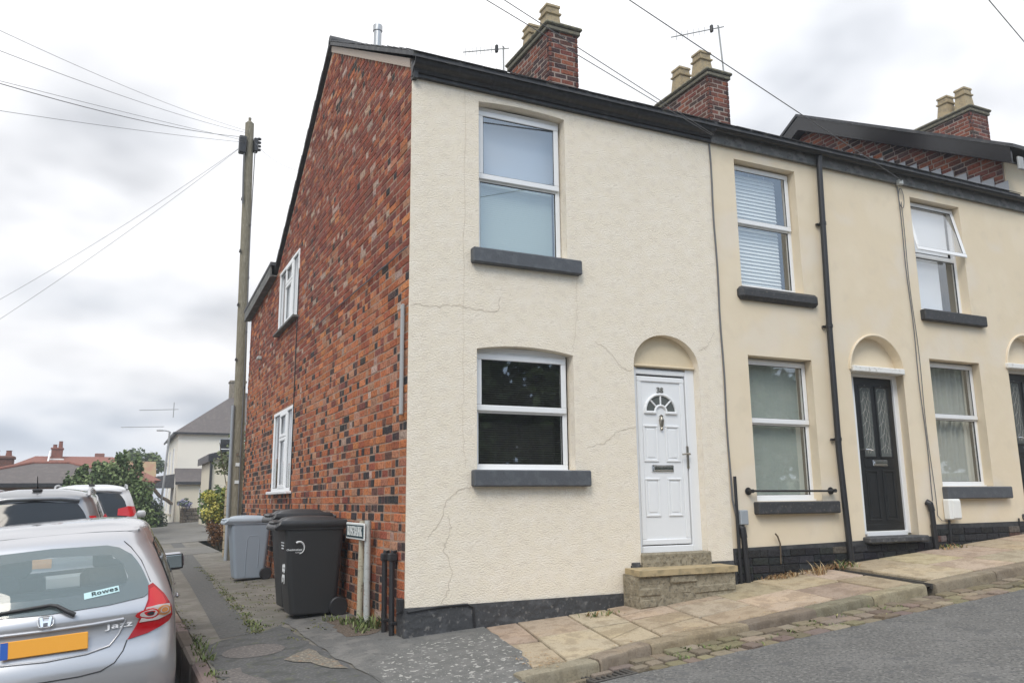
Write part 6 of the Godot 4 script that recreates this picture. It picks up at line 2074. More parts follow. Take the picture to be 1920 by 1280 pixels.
func people_carrier(called: String, label: String, at: Vector3, paint_: Material, top: float, kind: int) -> Node3D:
	var car := thing(called, label, "car", at, "cars parked in the lane")
	var cs := CarShape.new()
	cs.bow = 0.06
	var k := top / 1.70
	var w := 0.88 if kind == 0 else 0.93
	cs.rows = [[0.22, w - 0.06, -0.02, -4.45, 0.2], [0.40, w, 0.03, -4.55, 0.22], [0.62, w, 0.03, -4.55, 0.22], [0.72, w, -0.02, -4.5, 0.2], [0.95, w - 0.01, -0.05, -4.2, 0.18], [1.05, w - 0.03, -0.08, -3.7, 0.17], [1.15, w - 0.06, -0.13, -3.4, 0.16], [1.35 * k, w - 0.14, -0.24, -2.9, 0.16], [1.52 * k, w - 0.21, -0.34, -2.5, 0.16], [1.60 * k, w - 0.27, -0.36, -2.3, 0.17], [1.655 * k, w - 0.42, -0.5, -2.0, 0.2], [1.685 * k, w - 0.62, -0.7, -1.7, 0.15]]
	put(car, "body", car_body(cs, [], [-0.85, -3.6], 0.32), paint_, 45)
	mirrored(car, "rear_window", cs, [[0, 1.08], [0.85, 1.10], [1.05, 1.16], [1.02, 1.36 * k], [0.92, 1.50 * k], [0, 1.54 * k]], 0.006, M.tint_glass)
	for g in [[[2.04, 1.10], [2.05, 1.40 * k], [2.22, 1.50 * k], [2.24, 1.08]], [[2.27, 1.08], [2.27, 1.50 * k], [2.46, 1.51 * k], [2.47, 1.07]], [[2.49, 1.07], [2.49, 1.51 * k], [2.66, 1.45 * k], [2.78, 1.07]]]:
		mirrored(car, "side_window", cs, g, 0.006, M.tint_glass)
	if kind == 0: mirrored(car, "tail_lamp", cs, [[1.08, 0.82], [1.10, 1.12], [1.18, 1.36], [1.5, 1.36], [1.7, 1.12], [1.65, 0.82]], 0.010, M.lamp_red_light)
	else:
		mirrored(car, "tail_lamp", cs, [[0.72, 1.16], [0.76, 1.29], [1.1, 1.34], [1.75, 1.33], [1.8, 1.22], [1.4, 1.14], [1.1, 1.13]], 0.012, M.lamp_red_light)
		mirrored(car, "lower_trim", cs, [[0, 0.80], [0.9, 0.82], [1.3, 0.95], [1.1, 1.10], [0.7, 1.12], [0, 1.06]], 0.006, M.tint_glass)
	for s in [1.0, -1.0]:
		var b := MB.new()
		b.tube([Vector3(s * (w - 0.27), 1.585 * k, -0.42), Vector3(s * (w - 0.28), 1.66 * k, -0.55), Vector3(s * (w - 0.29), 1.68 * k, -1.4), Vector3(s * (w - 0.29), 1.66 * k, -2.2), Vector3(s * (w - 0.28), 1.60 * k, -2.35)], 0.02, 8)
		put(car, "roof_rail", b, M.silver if kind == 0 else M.galv, 50)
	var b := MB.new()
	b.cbox(Vector3(0, 1.675 * k, -0.55), Vector3(0.11, 0.04, 0.16), 0.015)
	b.tube([Vector3(0, 1.68 * k, -0.55), Vector3(0, 1.74 * k, -0.50), Vector3(0, 1.85 * k, -0.42)], 0.014, 6, 0.004)
	put(car, "roof_aerial", b, M.black_plastic)
	b = MB.new()
	b.tube(on_body(cs, [[0, 1.565 * k], [0.6, 1.56 * k], [1.0, 1.535 * k]], 0.02), 0.028, 8)
	put(car, "spoiler", b, paint_, 60)
	b = MB.new()
	b.cbox(cs.at(0, 0.80, 1.0, 0.01), Vector3(0.52, 0.11, 0.012), 0.004)
	put(car, "number_plate", b, M.plate_yellow)
	for s in [1.0, -1.0]:
		b = MB.new()
		b.cbox(Vector3(s * (w + 0.10), 1.12, -3.0), Vector3(0.2, 0.16, 0.1), 0.04)
		put(car, "door_mirror", b, paint_, 60)
	wheel(car, w - 0.1, -0.85, 0.32); wheel(car, 0.1 - w, -0.85, 0.32); wheel(car, w - 0.1, -3.6, 0.32); wheel(car, 0.1 - w, -3.6, 0.32)
	return car

# ------------------------------------------------------------------ farther down the lane
func flat_box(parent: Node, called: String, a: Vector3, e: Vector3, m: Material) -> void:
	var b := MB.new()
	b.span(a, e)
	put(parent, called, b, m)

func hip_roof(b: MB, x0: float, x1: float, z0: float, z1: float, y: float, top: float, inset: float, over := 0.25) -> void:
	x0 -= over; x1 += over; z0 -= over; z1 += over
	var zm := (z0 + z1) / 2
	var a := Vector3(x0, y, z1); var e := Vector3(x1, y, z1); var f := Vector3(x1, y, z0); var g := Vector3(x0, y, z0)
	var r0 := Vector3(x0 + inset, top, zm); var r1 := Vector3(x1 - inset, top, zm)
	b.quad(a, e, r1, r0); b.quad(f, g, r0, r1); b.tri(e, f, r1); b.tri(g, a, r0); b.quad(g, f, e, a)

func sash_far(parent: Node, xf: Transform3D, w: float, h: float) -> void:
	var n := part(parent, "window")
	n.transform = xf
	var b := MB.new()
	bars(b, -w / 2, w / 2, 0, h, 0.045, -0.03, 0.04, 0.01)
	b.box(Vector3(0, h / 2, 0), Vector3(w - 0.14, 0.05, 0.06))
	put(n, "frame", b, M.upvc)
	b = MB.new()
	b.box(Vector3(0, h / 2, -0.015), Vector3(w - 0.1, h - 0.1, 0.02))
	put(n, "pane", b, M.tint_glass)
	b = MB.new()
	b.box(Vector3(0, -0.06, 0.06), Vector3(w + 0.2, 0.1, 0.18))
	put(n, "sill", b, M.cream_far_shade)

func distance() -> void:
	var b: MB
	var r := RandomNumberGenerator.new()
	r.seed = 91
	# white house at the end of the lane
	var h := thing("white_house", "white two-storey house with hipped slate roof and porch canopy at the lane's end", "house", Vector3(0.95, -0.45, -46.8))
	b = MB.new()
	b.span(Vector3(0, -0.3, -10.0), Vector3(8.5, 5.6, 0))
	put(h, "wall", b, M.cream_far)
	b = MB.new()
	hip_roof(b, 0, 8.5, -10, 0, 5.62, 8.85, 4.2)
	put(h, "roof", b, M.slate_far)
	b = MB.new()
	b.span(Vector3(-0.27, 5.5, 0.22), Vector3(8.7, 5.62, 0.30)); b.span(Vector3(-0.32, 5.5, -10.2), Vector3(-0.24, 5.62, 0.24))
	put(h, "gutter", b, M.black_plastic)
	b = MB.new()
	b.cbox(Vector3(3.85, 8.35, -4.6), Vector3(1.0, 2.4, 0.8), 0.03)
	b.cbox(Vector3(3.85, 9.5, -4.6), Vector3(1.12, 0.16, 0.95), 0.03)
	put(h, "chimney", b, M.stone_wall)
	for q in [[-3.0, 3.1], [-6.6, 3.1], [-2.6, 0.7], [-7.0, 0.7]]:
		sash_far(h, Transform3D(Basis(Vector3.BACK, Vector3.UP, Vector3.LEFT), Vector3(-0.02, q[1], q[0])), 1.1, 1.7)
	sash_far(h, Transform3D(Basis(), Vector3(2.9, 4.0, 0.02)), 1.0, 1.3)
	b = MB.new()
	b.tube([Vector3(0.08, 0.0, 0.08), Vector3(0.08, 2.75, 0.08)], 0.05, 8)
	put(h, "downpipe", b, M.black_plastic)
	# bay with lean-to slates on the near side
	b = MB.new()
	b.span(Vector3(0.05, -0.3, 0.0), Vector3(4.2, 2.45, 1.3))
	put(h, "bay", b, M.cream_far_shade)
	b = MB.new()
	slope_slab(b, -0.1, 4.3, 1.5, 2.62, 0.0, 3.45, 0.10)
	put(h, "bay_roof", b, M.slate_far)
	b = MB.new()
	b.span(Vector3(-0.1, 2.46, 1.42), Vector3(4.3, 2.6, 1.56))
	put(h, "bay_gutter", b, M.black_plastic)
	sash_far(h, Transform3D(Basis(), Vector3(1.9, 1.0, 1.32)), 1.3, 1.2)
	var po := part(h, "porch_canopy")
	b = MB.new()
	b.hexa([Vector3(-1.35, 2.3, -1.0), Vector3(0, 2.3, -1.0), Vector3(0, 2.3, -2.6), Vector3(-1.35, 2.3, -2.6), Vector3(-1.2, 2.95, -1.05), Vector3(0, 3.15, -1.05), Vector3(0, 3.15, -2.55), Vector3(-1.2, 2.95, -2.55)])
	put(po, "canopy_roof", b, M.slate)
	for z in [-1.1, -2.5]:
		b = MB.new()
		b.tube([Vector3(0, 1.3, z), Vector3(-0.3, 1.55, z), Vector3(-0.75, 1.8, z), Vector3(-1.15, 2.3, z)], 0.09, 6)
		put(po, "bracket", b, M.bark)
	b = MB.new()
	b.tube([Vector3(-0.1, 7.0, -5), Vector3(-0.1, 8.0, -5)], 0.03, 5)
	b.tube([Vector3(-2.2, 7.4, -5), Vector3(0.2, 7.55, -5)], 0.025, 5)
	b.tube([Vector3(-3.2, 6.3, -5.6), Vector3(-0.6, 6.42, -5.6)], 0.025, 5)
	put(h, "aerial", b, M.galv_dull)
	# cream outhouse with a black verge
	var o := thing("cream_outbuilding", "cream gabled outbuilding with black bargeboard and downpipe in front of the white house", "outbuilding", Vector3(1.62, -0.4, -33.0))
	b = MB.new()
	b.prism(PackedVector2Array([Vector2(0, 0), Vector2(4.4, 0), Vector2(4.4, 3.95), Vector2(2.6, 4.25), Vector2(0, 3.55)]), Transform3D(Basis(), Vector3(0, -0.2, -5)), 5.0)
	put(o, "wall", b, M.cream_far_shade)
	b = MB.new()
	b.prism(PackedVector2Array([Vector2(-0.2, 3.38), Vector2(2.6, 4.1), Vector2(4.6, 3.7), Vector2(4.6, 3.98), Vector2(2.6, 4.42), Vector2(-0.2, 3.72)]), Transform3D(Basis(), Vector3(0, -0.2, -5.2)), 5.4)
	put(o, "roof", b, M.black_plastic)
	b = MB.new()
	b.tube([Vector3(-0.05, 0, 0.08), Vector3(-0.05, 3.4, 0.08)], 0.06, 8)
	put(o, "downpipe", b, M.black_plastic)
	# garden wall, gate pier and lamp post
	var w := thing("garden_wall", "low stone garden wall below the lavender in front of the white house", "wall", Vector3(1.0, -0.42, -42.2))
	for row in 5:
		var x := 0.0
		while x < 3.2:
			var len_ := minf(r.randf_range(0.3, 0.65), 3.3 - x)
			b = MB.new()
			b.cbox(Vector3(x + len_ / 2, row * 0.22 + 0.1, r.randf_range(-0.02, 0.02)), Vector3(len_ - 0.03, 0.20, 0.4), 0.04)
			put(w, "stone", b, M.stone_wall)
			x += len_
	b = MB.new()
	b.span(Vector3(0.02, 0, -0.15), Vector3(3.2, 1.08, 0.15))
	put(w, "wall_core", b, M.soil)
	w = thing("gate_pier", "square buff stone gate pier behind the grey bin", "gate pier", Vector3(0.08, -0.3, -12.6))
	for i in 9:
		b = MB.new()
		b.cbox(Vector3(r.randf_range(-0.006, 0.006), 0.1 + i * 0.19, 0), Vector3(0.34, 0.18, 0.34), 0.012)
		put(w, "pier_stone", b, M.buff_stone)
	w = thing("lamp_post", "slim grey street lamp with single arm at the end of the lane", "street lamp", Vector3(0.18, -0.42, -46.1))
	b = MB.new()
	b.tube([Vector3(0, 0, 0), Vector3(0.02, 1.4, 0)], 0.11, 10)
	b.tube([Vector3(0.02, 1.4, 0), Vector3(0.18, 5.5, 0.8)], 0.06, 10)
	put(w, "column", b, M.galv_dull, 50)
	b = MB.new()
	b.tube([Vector3(0.18, 5.5, 0.8), Vector3(-0.05, 5.55, 0.85), Vector3(-0.25, 5.55, 0.9)], 0.035, 8)
	b.cbox(Vector3(-0.35, 5.55, 0.92), Vector3(0.4, 0.09, 0.14), 0.03)
	put(w, "lamp_arm", b, M.galv_dull, 50)
	# shrubs
	var green := [Color(0.12, 0.17, 0.065), Color(0.09, 0.135, 0.055), Color(0.155, 0.21, 0.085), Color(0.065, 0.10, 0.04), Color(0.20, 0.25, 0.11)]
	for q in [["golden_shrub", "golden variegated evergreen shrub beside the lane", Vector3(0.42, 0.85, -18.4), Vector3(0.62, 0.62, 0.7), 2600, 0.085, [Color(0.42, 0.38, 0.07), Color(0.30, 0.30, 0.06), Color(0.16, 0.20, 0.05), Color(0.50, 0.45, 0.12), Color(0.08, 0.11, 0.03)]],
			["brown_shrub", "clipped russet brown shrub below the golden one", Vector3(0.45, 0.12, -18.2), Vector3(0.48, 0.48, 0.5), 1800, 0.06, [Color(0.16, 0.075, 0.035), Color(0.11, 0.055, 0.03), Color(0.20, 0.10, 0.045)]],
			["garden_shrub", "loose green shrub behind the golden one", Vector3(1.25, 0.7, -27.0), Vector3(1.0, 1.0, 0.9), 2200, 0.13, [Color(0.10, 0.16, 0.05), Color(0.14, 0.20, 0.07), Color(0.06, 0.10, 0.03)]],
			["lavender_bush", "small lavender blue flowering bush above the stone garden wall", Vector3(1.15, 0.95, -41.6), Vector3(0.48, 0.34, 0.5), 500, 0.13, [Color(0.26, 0.25, 0.42), Color(0.33, 0.32, 0.46), Color(0.12, 0.16, 0.10)]],
			["climbing_shrub", "thin climbing shrub with pale leaves beside the timber pole", Vector3(0.55, 2.1, -15.5), Vector3(0.75, 1.3, 0.6), 700, 0.11, [Color(0.14, 0.16, 0.08), Color(0.20, 0.20, 0.12), Color(0.07, 0.09, 0.04)]]]:
		var s := thing(q[0], q[1], "shrub", Vector3.ZERO)
		b = MB.new()
		leafy(b, q[2], q[3], q[4], q[5], q[6], r)
		put(s, "foliage", b, M.leaf)
		b = MB.new()
		for i in 5: b.tube([Vector3(q[2].x + r.randf_range(-0.1, 0.1), -0.4, q[2].z), q[2] + Vector3(r.randfn(), r.randf(), r.randfn()) * q[3] * 0.4], 0.02, 5, 0.008)
		put(s, "stems", b, M.bark)
	# broad leafy tree beyond the cars
	var t := thing("garden_tree", "broad bushy green tree beyond the parked cars", "tree", Vector3(-2.42, -0.35, -23.5))
	t.scale = Vector3.ONE * 0.79
	b = MB.new()
	for q in [[Vector3(0.2, 2.2, 0), Vector3(1.5, 1.5, 1.2), 5200], [Vector3(-1.0, 2.0, 0.2), Vector3(0.9, 1.2, 0.9), 2600], [Vector3(1.0, 1.9, 0.1), Vector3(0.75, 1.5, 0.9), 2600], [Vector3(0.3, 0.9, 0.2), Vector3(1.6, 1.0, 1.0), 3000], [Vector3(0.9, 3.2, 0), Vector3(0.25, 0.55, 0.3), 320], [Vector3(0.25, 3.5, 0), Vector3(0.3, 0.45, 0.3), 320], [Vector3(-0.7, 3.05, 0), Vector3(0.22, 0.5, 0.25), 240], [Vector3(-1.65, 2.2, 0), Vector3(0.5, 0.9, 0.5), 800], [Vector3(-1.2, 2.9, 0), Vector3(0.3, 0.6, 0.3), 330], [Vector3(-0.3, 2.8, 0), Vector3(0.8, 0.8, 0.6), 1300]]:
		leafy(b, q[0], q[1], q[2], 0.15, green, r, 22)
	put(t, "crown", b, M.leaf)
	b = MB.new()
	b.tube([Vector3(0.1, 0, 0), Vector3(0.15, 1.2, 0), Vector3(0.1, 2.6, 0.1)], 0.16, 10, 0.06)
	for i in 7: b.tube([Vector3(0.13, 0.9 + i * 0.15, 0), Vector3(r.randf_range(-1.3, 1.4), 2.2 + r.randf(), r.randf_range(-0.6, 0.6))], 0.06, 6, 0.015)
	put(t, "trunk", b, M.bark, 50)
	t = thing("garden_tree", "small thin sapling in front of the grey tiled roof", "tree", Vector3(-3.75, -0.5, -27.5))
	b = MB.new()
	leafy(b, Vector3(0, 1.7, 0), Vector3(0.42, 0.75, 0.4), 520, 0.12, [Color(0.14, 0.18, 0.05), Color(0.10, 0.14, 0.05), Color(0.18, 0.21, 0.07)], r)
	put(t, "crown", b, M.leaf)
	b = MB.new()
	b.tube([Vector3(0, -0.2, 0), Vector3(0.03, 1.9, 0)], 0.03, 6, 0.01)
	put(t, "trunk", b, M.bark)
	t = thing("hedge", "dark green hedge closing the end of the lane", "hedge", Vector3(-1.0, -0.5, -38.0))
	b = MB.new()
	leafy(b, Vector3(0.2, 1.0, 0), Vector3(1.3, 1.2, 0.7), 3000, 0.16, [Color(0.04, 0.065, 0.025), Color(0.06, 0.09, 0.03), Color(0.03, 0.05, 0.02)], r, 20)
	put(t, "foliage", b, M.leaf)
	t = thing("garden_tree", "far tree crown showing beside the white house roof", "tree", Vector3(-0.6, -0.5, -72.0))
	b = MB.new()
	leafy(b, Vector3(0.3, 4.4, 0), Vector3(2.2, 2.0, 1.5), 2200, 0.35, [Color(0.12, 0.17, 0.05), Color(0.16, 0.20, 0.07), Color(0.08, 0.12, 0.04)], r)
	put(t, "crown", b, M.leaf)
	b = MB.new()
	b.tube([Vector3(0.2, 0, 0), Vector3(0.3, 3.5, 0)], 0.2, 8, 0.1)
	put(t, "trunk", b, M.bark)
	t = thing("garden_tree", "dark tree at the picture's left edge behind the chimney pots", "tree", Vector3(-7.3, -0.6, -30.5))
	b = MB.new()
	leafy(b, Vector3(0, 2.7, 0), Vector3(0.7, 0.8, 0.6), 700, 0.16, green, r)
	put(t, "crown", b, M.leaf)
	b = MB.new()
	b.tube([Vector3(0, 0, 0), Vector3(0, 2.4, 0)], 0.09, 8, 0.05)
	put(t, "trunk", b, M.bark)
	t = thing("tree_belt", "dark belt of trees across the street, seen only as reflections in the windows", "trees", Vector3(0, 0, 0))
	t.set_meta("kind", "stuff")
	b = MB.new()
	for i in 17:
		leafy(b, Vector3(-4.0 + i * 3.0, road_y(-4.0 + i * 3.0, 17.0) + 3.0, 18.0 + r.randf() * 1.5), Vector3(2.6, 3.4 + r.randf() * 0.9, 1.4), 3200, 0.5, [Color(0.05, 0.08, 0.03), Color(0.035, 0.055, 0.025), Color(0.07, 0.10, 0.04)], r, 16)
	put(t, "foliage", b, M.leaf)
	# bungalow with a grey hipped roof
	h = thing("bungalow", "bungalow with grey tiled hipped roof and terracotta ridge tiles behind the cars", "house", Vector3(-8.19, -0.75, -29.0))
	b = MB.new()
	b.span(Vector3(0.3, -0.4, -4.2), Vector3(6.7, 2.35, 0.9))
	put(h, "wall", b, M.cream_far)
	b = MB.new()
	b.box(Vector3(3.2, 2.05, 0.92), Vector3(5.4, 0.5, 0.06))
	put(h, "brick_band", b, M.mossy_tile)
	b = MB.new()
	hip_roof(b, 0.0, 7.0, -4.6, 1.3, 2.43, 3.30, 3.05, 0.2)
	put(h, "roof", b, M.slate_far)
	b = MB.new()
	b.span(Vector3(-0.3, 2.3, 1.45), Vector3(7.2, 2.44, 1.56))
	put(h, "gutter", b, M.black_plastic)
	b = MB.new()
	for q in [[Vector3(-0.2, 2.45, 1.5), Vector3(2.85, 3.31, -1.65)], [Vector3(2.85, 3.31, -1.65), Vector3(4.15, 3.31, -1.65)], [Vector3(4.15, 3.31, -1.65), Vector3(7.2, 2.45, 1.5)]]:
		b.tube([q[0], q[1]], 0.075, 8)
	put(h, "ridge_tiles", b, M.terracotta, 50)
	# red tiled house behind it
	h = thing("red_roof_house", "house with red tiled roof and brick chimney behind the bungalow", "house", Vector3(-8.36, -0.9, -41.0))
	b = MB.new()
	b.span(Vector3(0.3, -0.4, -5.0), Vector3(7.6, 2.9, 0.5))
	put(h, "wall", b, M.mossy_tile)
	b = MB.new()
	hip_roof(b, 0, 7.9, -5.2, 0.8, 3.0, 4.35, 2.4, 0.3)
	put(h, "roof", b, M.terracotta)
	var ch := part(h, "chimney")
	b = MB.new()
	b.cbox(Vector3(3.1, 4.25, -2.0), Vector3(0.52, 1.0, 0.5), 0.02)
	b.cbox(Vector3(3.1, 4.74, -2.0), Vector3(0.6, 0.10, 0.6), 0.02)
	put(ch, "stack", b, M.terracotta)
	for q in [[2.98, 0.16], [3.24, 0.34]]:
		b = MB.new()
		b.lathe(Vector3(q[0], 4.78, -2.0), [[0.11, 0], [0.09, q[1]], [0.12, q[1] + 0.02]], 10)
		put(ch, "chimney_pot", b, M.terracotta, 40)
	b = MB.new()
	b.cbox(Vector3(3.1, 4.14, -1.72), Vector3(0.72, 0.14, 0.06), 0.01)
	put(ch, "lead_apron", b, M.sign_white)
	b = MB.new()
	b.tube([Vector3(2.72, 3.7, -1.2), Vector3(2.80, 4.6, -1.6)], 0.045, 6)
	put(h, "white_pipe", b, M.upvc)
	# nearer brick chimney at the left edge
	h = thing("brick_house", "low brick house at the left edge with dark red chimney stack and two pots", "house", Vector3(-8.9, -0.8, -33.5))
	b = MB.new()
	b.span(Vector3(0, -0.3, -3.0), Vector3(3.0, 2.2, 0.0))
	put(h, "wall", b, M.terracotta)
	b = MB.new()
	hip_roof(b, 0, 3.0, -3, 0, 2.2, 2.9, 1.3)
	put(h, "roof", b, M.slate_far)
	ch = part(h, "chimney")
	b = MB.new()
	b.cbox(Vector3(1.98, 3.0, -0.9), Vector3(1.05, 1.6, 0.6), 0.02)
	b.cbox(Vector3(1.98, 3.72, -0.9), Vector3(1.15, 0.12, 0.7), 0.02)
	put(ch, "stack", b, M.dark_brick)
	for x in [1.85, 2.3]:
		b = MB.new()
		b.lathe(Vector3(x, 3.78, -0.9), [[0.13, 0], [0.10, 0.22], [0.13, 0.25]], 10)
		put(ch, "chimney_pot", b, M.terracotta, 40)
	# far roofs right of the tree
	h = thing("far_terrace", "distant house with moss-yellowed red roof right of the bushy tree", "house", Vector3(-4.2, -0.6, -64.0))
	b = MB.new()
	b.span(Vector3(0, -0.4, -6), Vector3(4.6, 3.2, 0))
	put(h, "wall", b, M.terracotta)
	b = MB.new()
	slope_slab(b, -0.2, 4.8, 0.3, 3.1, -3.0, 4.9, 0.1)
	slope_slab(b, -0.2, 4.8, -3.0, 4.9, -6.3, 3.1, 0.1)
	put(h, "roof", b, M.mossy_tile)
	b = MB.new()
	b.cbox(Vector3(0.6, 5.0, -3.0), Vector3(0.7, 1.0, 0.6), 0.03)
	put(h, "chimney", b, M.terracotta)

# ------------------------------------------------------------------ wires and aerials
func wire(called: String, label: String, a: Vector3, e: Vector3, sag: float, r: float, group := "") -> void:
	var b := MB.new()
	var pts := []
	for i in 25:
		var t := i / 24.0
		pts.append(a.lerp(e, t) - Vector3(0, sag * 4.0 * t * (1.0 - t), 0))
	b.tube(pts, r * 0.66, 5)
	tag(put(self, called, b, M.wire, 70), label, "overhead wire", group)

func wires() -> void:
	var g := "telephone wires fanning out from the timber pole"
	var top := Vector3(-0.16, 9.30, -11.4)
	var eye := Vector3(-2.403, 0.933, 7.210)
	for q in [["topmost wire leaving the timber pole towards the upper left corner", Vector3(-4.08, 6.88, -3.63), 0.10, 0.28, 0.005],
			["second wire from the top on the left of the timber pole", Vector3(-4.06, 6.61, -3.68), 0.05, 0.25, 0.006],
			["thickest sagging wire on the left of the timber pole", Vector3(-4.04, 6.30, -3.74), -0.05, 0.34, 0.009],
			["nearly level wire left of the timber pole, upper of two", eye + (Vector3(-4.05, 5.46, -10.9) - Vector3(0, 0.05, 0)), -0.15, 0.12, 0.006],
			["nearly level wire left of the timber pole, lower of two", eye + Vector3(-4.0, 4.95, -11.1), -0.18, 0.22, 0.006]]:
		var p: Vector3 = q[1]
		var a := top + Vector3(0, q[2], 0)
		wire("telephone_wire", q[0], a, a + (p - a) * 1.7, q[3], q[4], g)
	for q in [["steep wire running down left from the timber pole, nearer of the pair", Vector3(-9.3, 2.1, -16.5)], ["steep wire running down left from the timber pole, farther of the pair", Vector3(-9.0, 3.6, -17.5)]]:
		wire("telephone_wire", q[0], top + Vector3(-0.1, -0.25, 0), q[1], 0.35, 0.006, g)
	wire("telephone_wire", "thin wire from the timber pole to the gable of the end house", top + Vector3(0.1, -0.1, 0), Vector3(0.02, 6.1, -5.3), 0.15, 0.004, g)
	wire("service_wire", "left wire of the pair crossing the first chimney to the eaves", Vector3(3.66, 5.13, 0.13), Vector3(3.66, 5.13, 0.13) + Vector3(-3.28, 0.31, 0.95) * 5.5, 0.1, 0.007)
	wire("service_wire", "right wire of the pair crossing the first chimney to the eaves", Vector3(3.69, 5.14, 0.13), Vector3(3.69, 5.14, 0.13) + Vector3(-3.13, 0.30, 0.97) * 5.5, 0.05, 0.007)
	wire("service_wire", "long wire passing the second chimney to the bracket above the open window", Vector3(6.91, 5.12, 0.10), Vector3(6.91, 5.12, 0.10) + Vector3(-4.72, 0.90, 0.79) * 4.0, 0.12, 0.009)
	wire("service_wire", "short wire crossing the top right corner of the sky", Vector3(5.87, 6.27, 2.2) + Vector3(1.85, 0.38, -0.75) * 14.0, Vector3(5.87, 6.27, 2.2) - Vector3(1.85, 0.38, -0.75) * 3.0, 0.0, 0.009)
	# aerials on the chimneys
	var b: MB
	for q in [["tv_aerial", "slim television aerial left of the first chimney, clear of its stack", Vector3(3.14, 6.85, -4.5), 1.80, Vector3(-0.57, 0.0, -0.38), 9, 0.0],
			["tv_aerial", "television aerial on a leaning mast clamped to the second chimney", Vector3(7.03, 7.35, -3.3), 2.0, Vector3(-0.6, 0.0, -0.62), 7, -0.13]]:
		var t := thing(q[0], q[1], "tv aerial", q[2])
		var lean := Vector3(q[6], q[3], 0)
		b = MB.new()
		b.tube([Vector3.ZERO, lean], 0.016, 7)
		put(t, "mast", b, M.galv_dull, 50)
		var d: Vector3 = (q[4] as Vector3).normalized()
		b = MB.new()
		b.tube([lean - Vector3(0, 0.04, 0) - d * 0.10, lean - Vector3(0, 0.04, 0) + d * (0.72 if q[6] == 0.0 else 0.86)], 0.010, 6)
		put(t, "boom", b, M.galv_dull, 50)
		var side := d.cross(Vector3.UP).normalized()
		for i in q[5]:
			b = MB.new()
			var c: Vector3 = lean - Vector3(0, 0.04, 0) + d * (0.14 + i * (0.6 if q[6] == 0.0 else 0.72) / q[5])
			b.tube([c - Vector3(0, 0.075, 0), c + Vector3(0, 0.075, 0)], 0.005, 5)
			put(t, "rod", b, M.galv_dull)
		b = MB.new()
		b.cbox(lean + d * 0.12 - Vector3(0, 0.03, 0), Vector3(0.05, 0.14, 0.06), 0.01)
		b.tube([lean - side * 0.16 - Vector3(0, 0.08, 0), lean + side * 0.16 + Vector3(0, 0.06, 0)], 0.006, 5)
		put(t, "dipole", b, M.black_plastic)
		b = MB.new()
		b.cbox(lean * 0.08 + Vector3(-0.05, 0, 0), Vector3(0.12, 0.10, 0.05), 0.01)
		b.cbox(lean * 0.2 + Vector3(-0.05, 0, 0), Vector3(0.10, 0.04, 0.05), 0.01)
		put(t, "clamp", b, M.iron)
		if q[6] == 0.0:
			b = MB.new()
			b.tube([lean * 0.62 - Vector3(0.05, 0, 0), lean * 0.62 + Vector3(-0.42, -0.02, 0.2)], 0.008, 5)
			put(t, "lower_arm", b, M.galv_dull)

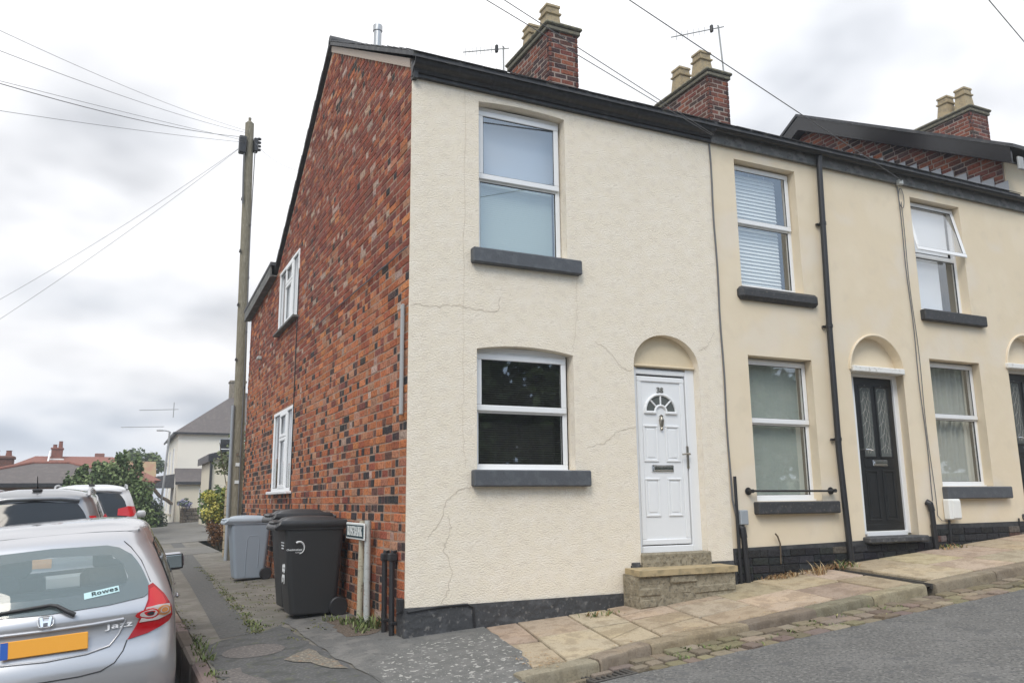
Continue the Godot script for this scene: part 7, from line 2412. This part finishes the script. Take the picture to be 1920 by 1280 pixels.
# ------------------------------------------------------------------ weeds
func weeds() -> void:
	var r := RandomNumberGenerator.new()
	r.seed = 55
	var grn := [Color(0.12, 0.165, 0.055), Color(0.16, 0.20, 0.07), Color(0.09, 0.125, 0.045), Color(0.20, 0.22, 0.10)]
	var dry := [Color(0.36, 0.22, 0.10), Color(0.42, 0.30, 0.16), Color(0.28, 0.15, 0.07), Color(0.46, 0.36, 0.22)]
	var b: MB
	for q in [["green weeds growing round the foot of the street sign posts", [[-0.15, -0.82, 0.11], [-0.12, -1.0, 0.13], [-0.2, -1.15, 0.09], [-0.06, -0.72, 0.15], [-0.28, -1.5, 0.07], [-0.22, -0.6, 0.06], [-0.08, -0.95, 0.12]], 26, grn, 0.009],
			["green weeds along the edging stones beside the silver hatchback", [[-1.60, -0.3, 0.07], [-1.61, -0.6, 0.09], [-1.58, -0.9, 0.08], [-1.59, -1.2, 0.07], [-1.60, 0.3, 0.05], [-1.6, 0.95, 0.05]], 24, grn, 0.007],
			["small green tufts along the dark strip of the footpath", [[-1.02, -1.6, 0.035], [-0.99, -2.1, 0.045], [-0.97, -2.7, 0.04], [-0.95, -3.4, 0.03], [-0.98, -1.9, 0.03], [-0.92, -4.4, 0.03], [-0.90, -1.7, 0.03], [-0.93, -5.2, 0.03]], 26, grn, 0.006]]:
		b = MB.new()
		for p in q[1]: tuft(b, Vector3(p[0], path_y(p[0], p[1]) + 0.01, p[1]), q[2], p[2], 0.09, q[3], r, 0.9, q[4] * 0.7)
		tag(put(self, "weeds", b, M.leaf), q[0], "weeds")
	b = MB.new()
	for i in 46:
		var x := r.randf_range(4.05, 5.25)
		tuft(b, Vector3(x, pave_y(x, 0.06) - 0.005, 0.05 + r.randf() * 0.16 * (1 - absf(x - 4.6))), 9, 0.06, 0.10, dry, r, 1.6, 0.004)
	for i in 3: tuft(b, Vector3(4.62 + 0.05 * i, pave_y(4.6, 0.25), 0.3), 10, 0.16, 0.04, dry, r, 0.8, 0.004)
	tag(put(self, "dry_weeds", b, M.leaf), "dead brown weeds along the black plinth under the barred window", "weeds")
	b = MB.new()
	for i in 26:
		var x := 1.6 + pow(r.randf(), 1.5) * 2.6
		var z := 1.53 + r.randf() * 0.36
		tuft(b, Vector3(x, road_y(x, z) + 0.005, z), 8, 0.035, 0.06, grn + [Color(0.28, 0.26, 0.12)], r, 1.2, 0.006)
	tag(put(self, "gutter_weeds", b, M.leaf), "low green weeds growing between the cobbles of the gutter", "weeds")
	b = MB.new()
	for q in [[1.75, 0.25, 0.06], [1.95, 0.3, 0.05], [5.15, 0.14, 0.10], [5.25, 0.2, 0.08], [7.05, 0.12, 0.07], [7.15, 0.2, 0.06], [6.95, 0.16, 0.05]]:
		tuft(b, Vector3(q[0], pave_y(q[0], q[1]), q[1]), 20, q[2], 0.10, grn + dry, r, 1.0, 0.006)
	tag(put(self, "pavement_weeds", b, M.leaf), "grass tufts in the flagstone joints close to the house fronts", "weeds")
	b = MB.new()
	for i in 240:
		var z := -1.4 - pow(r.randf(), 1.6) * 9.0
		var x := lerpf(-1.03, -0.80, clampf((-z - 1.4) / 7.0, 0, 1)) + r.randfn() * 0.02
		if i % 3 == 0:
			x = -0.55 + r.randfn() * 0.16; z = -0.6 - r.randf() * 7.0
		if i % 5 == 0:
			x = -1.60 + r.randfn() * 0.02; z = 1.0 - r.randf() * 9.0
		tuft(b, Vector3(x, path_y(x, z) + 0.005, z), 7, 0.016, 0.07, [Color(0.13, 0.14, 0.05), Color(0.10, 0.12, 0.04), Color(0.17, 0.16, 0.07)], r, 1.6, 0.006)
	var ms := put(self, "moss", b, M.leaf)
	tag(ms, "thin moss and seedlings in the joints of the footpath", "moss")
	ms.set_meta("kind", "stuff")
	# dead leaves and grit at the kerb end
	b = MB.new()
	for i in 260:
		var x := r.randf_range(0.42, 0.72) if i < 130 else r.randf_range(1.2, 4.4)
		var z := lerpf(1.2, 1.7, r.randf()) if i < 130 else kerb_z(x) - 0.17 + r.randfn() * 0.02
		var y := maxf(pave_y(x, z), path_y(x, z)) + 0.012
		var s := r.randf_range(0.008, 0.022)
		var a := r.randf() * TAU
		var c: Color = dry[r.randi() % 4]
		b.col = c
		b.tri(Vector3(x, y, z), Vector3(x + cos(a) * s, y + r.randf() * 0.006, z - sin(a) * s), Vector3(x + cos(a + 1.0) * s, y + r.randf() * 0.006, z - sin(a + 1.0) * s))
	var o := put(self, "leaf_litter", b, M.leaf)
	tag(o, "scattered dead leaves and grit along the kerb and pavement end", "leaf litter")
	o.set_meta("kind", "stuff")
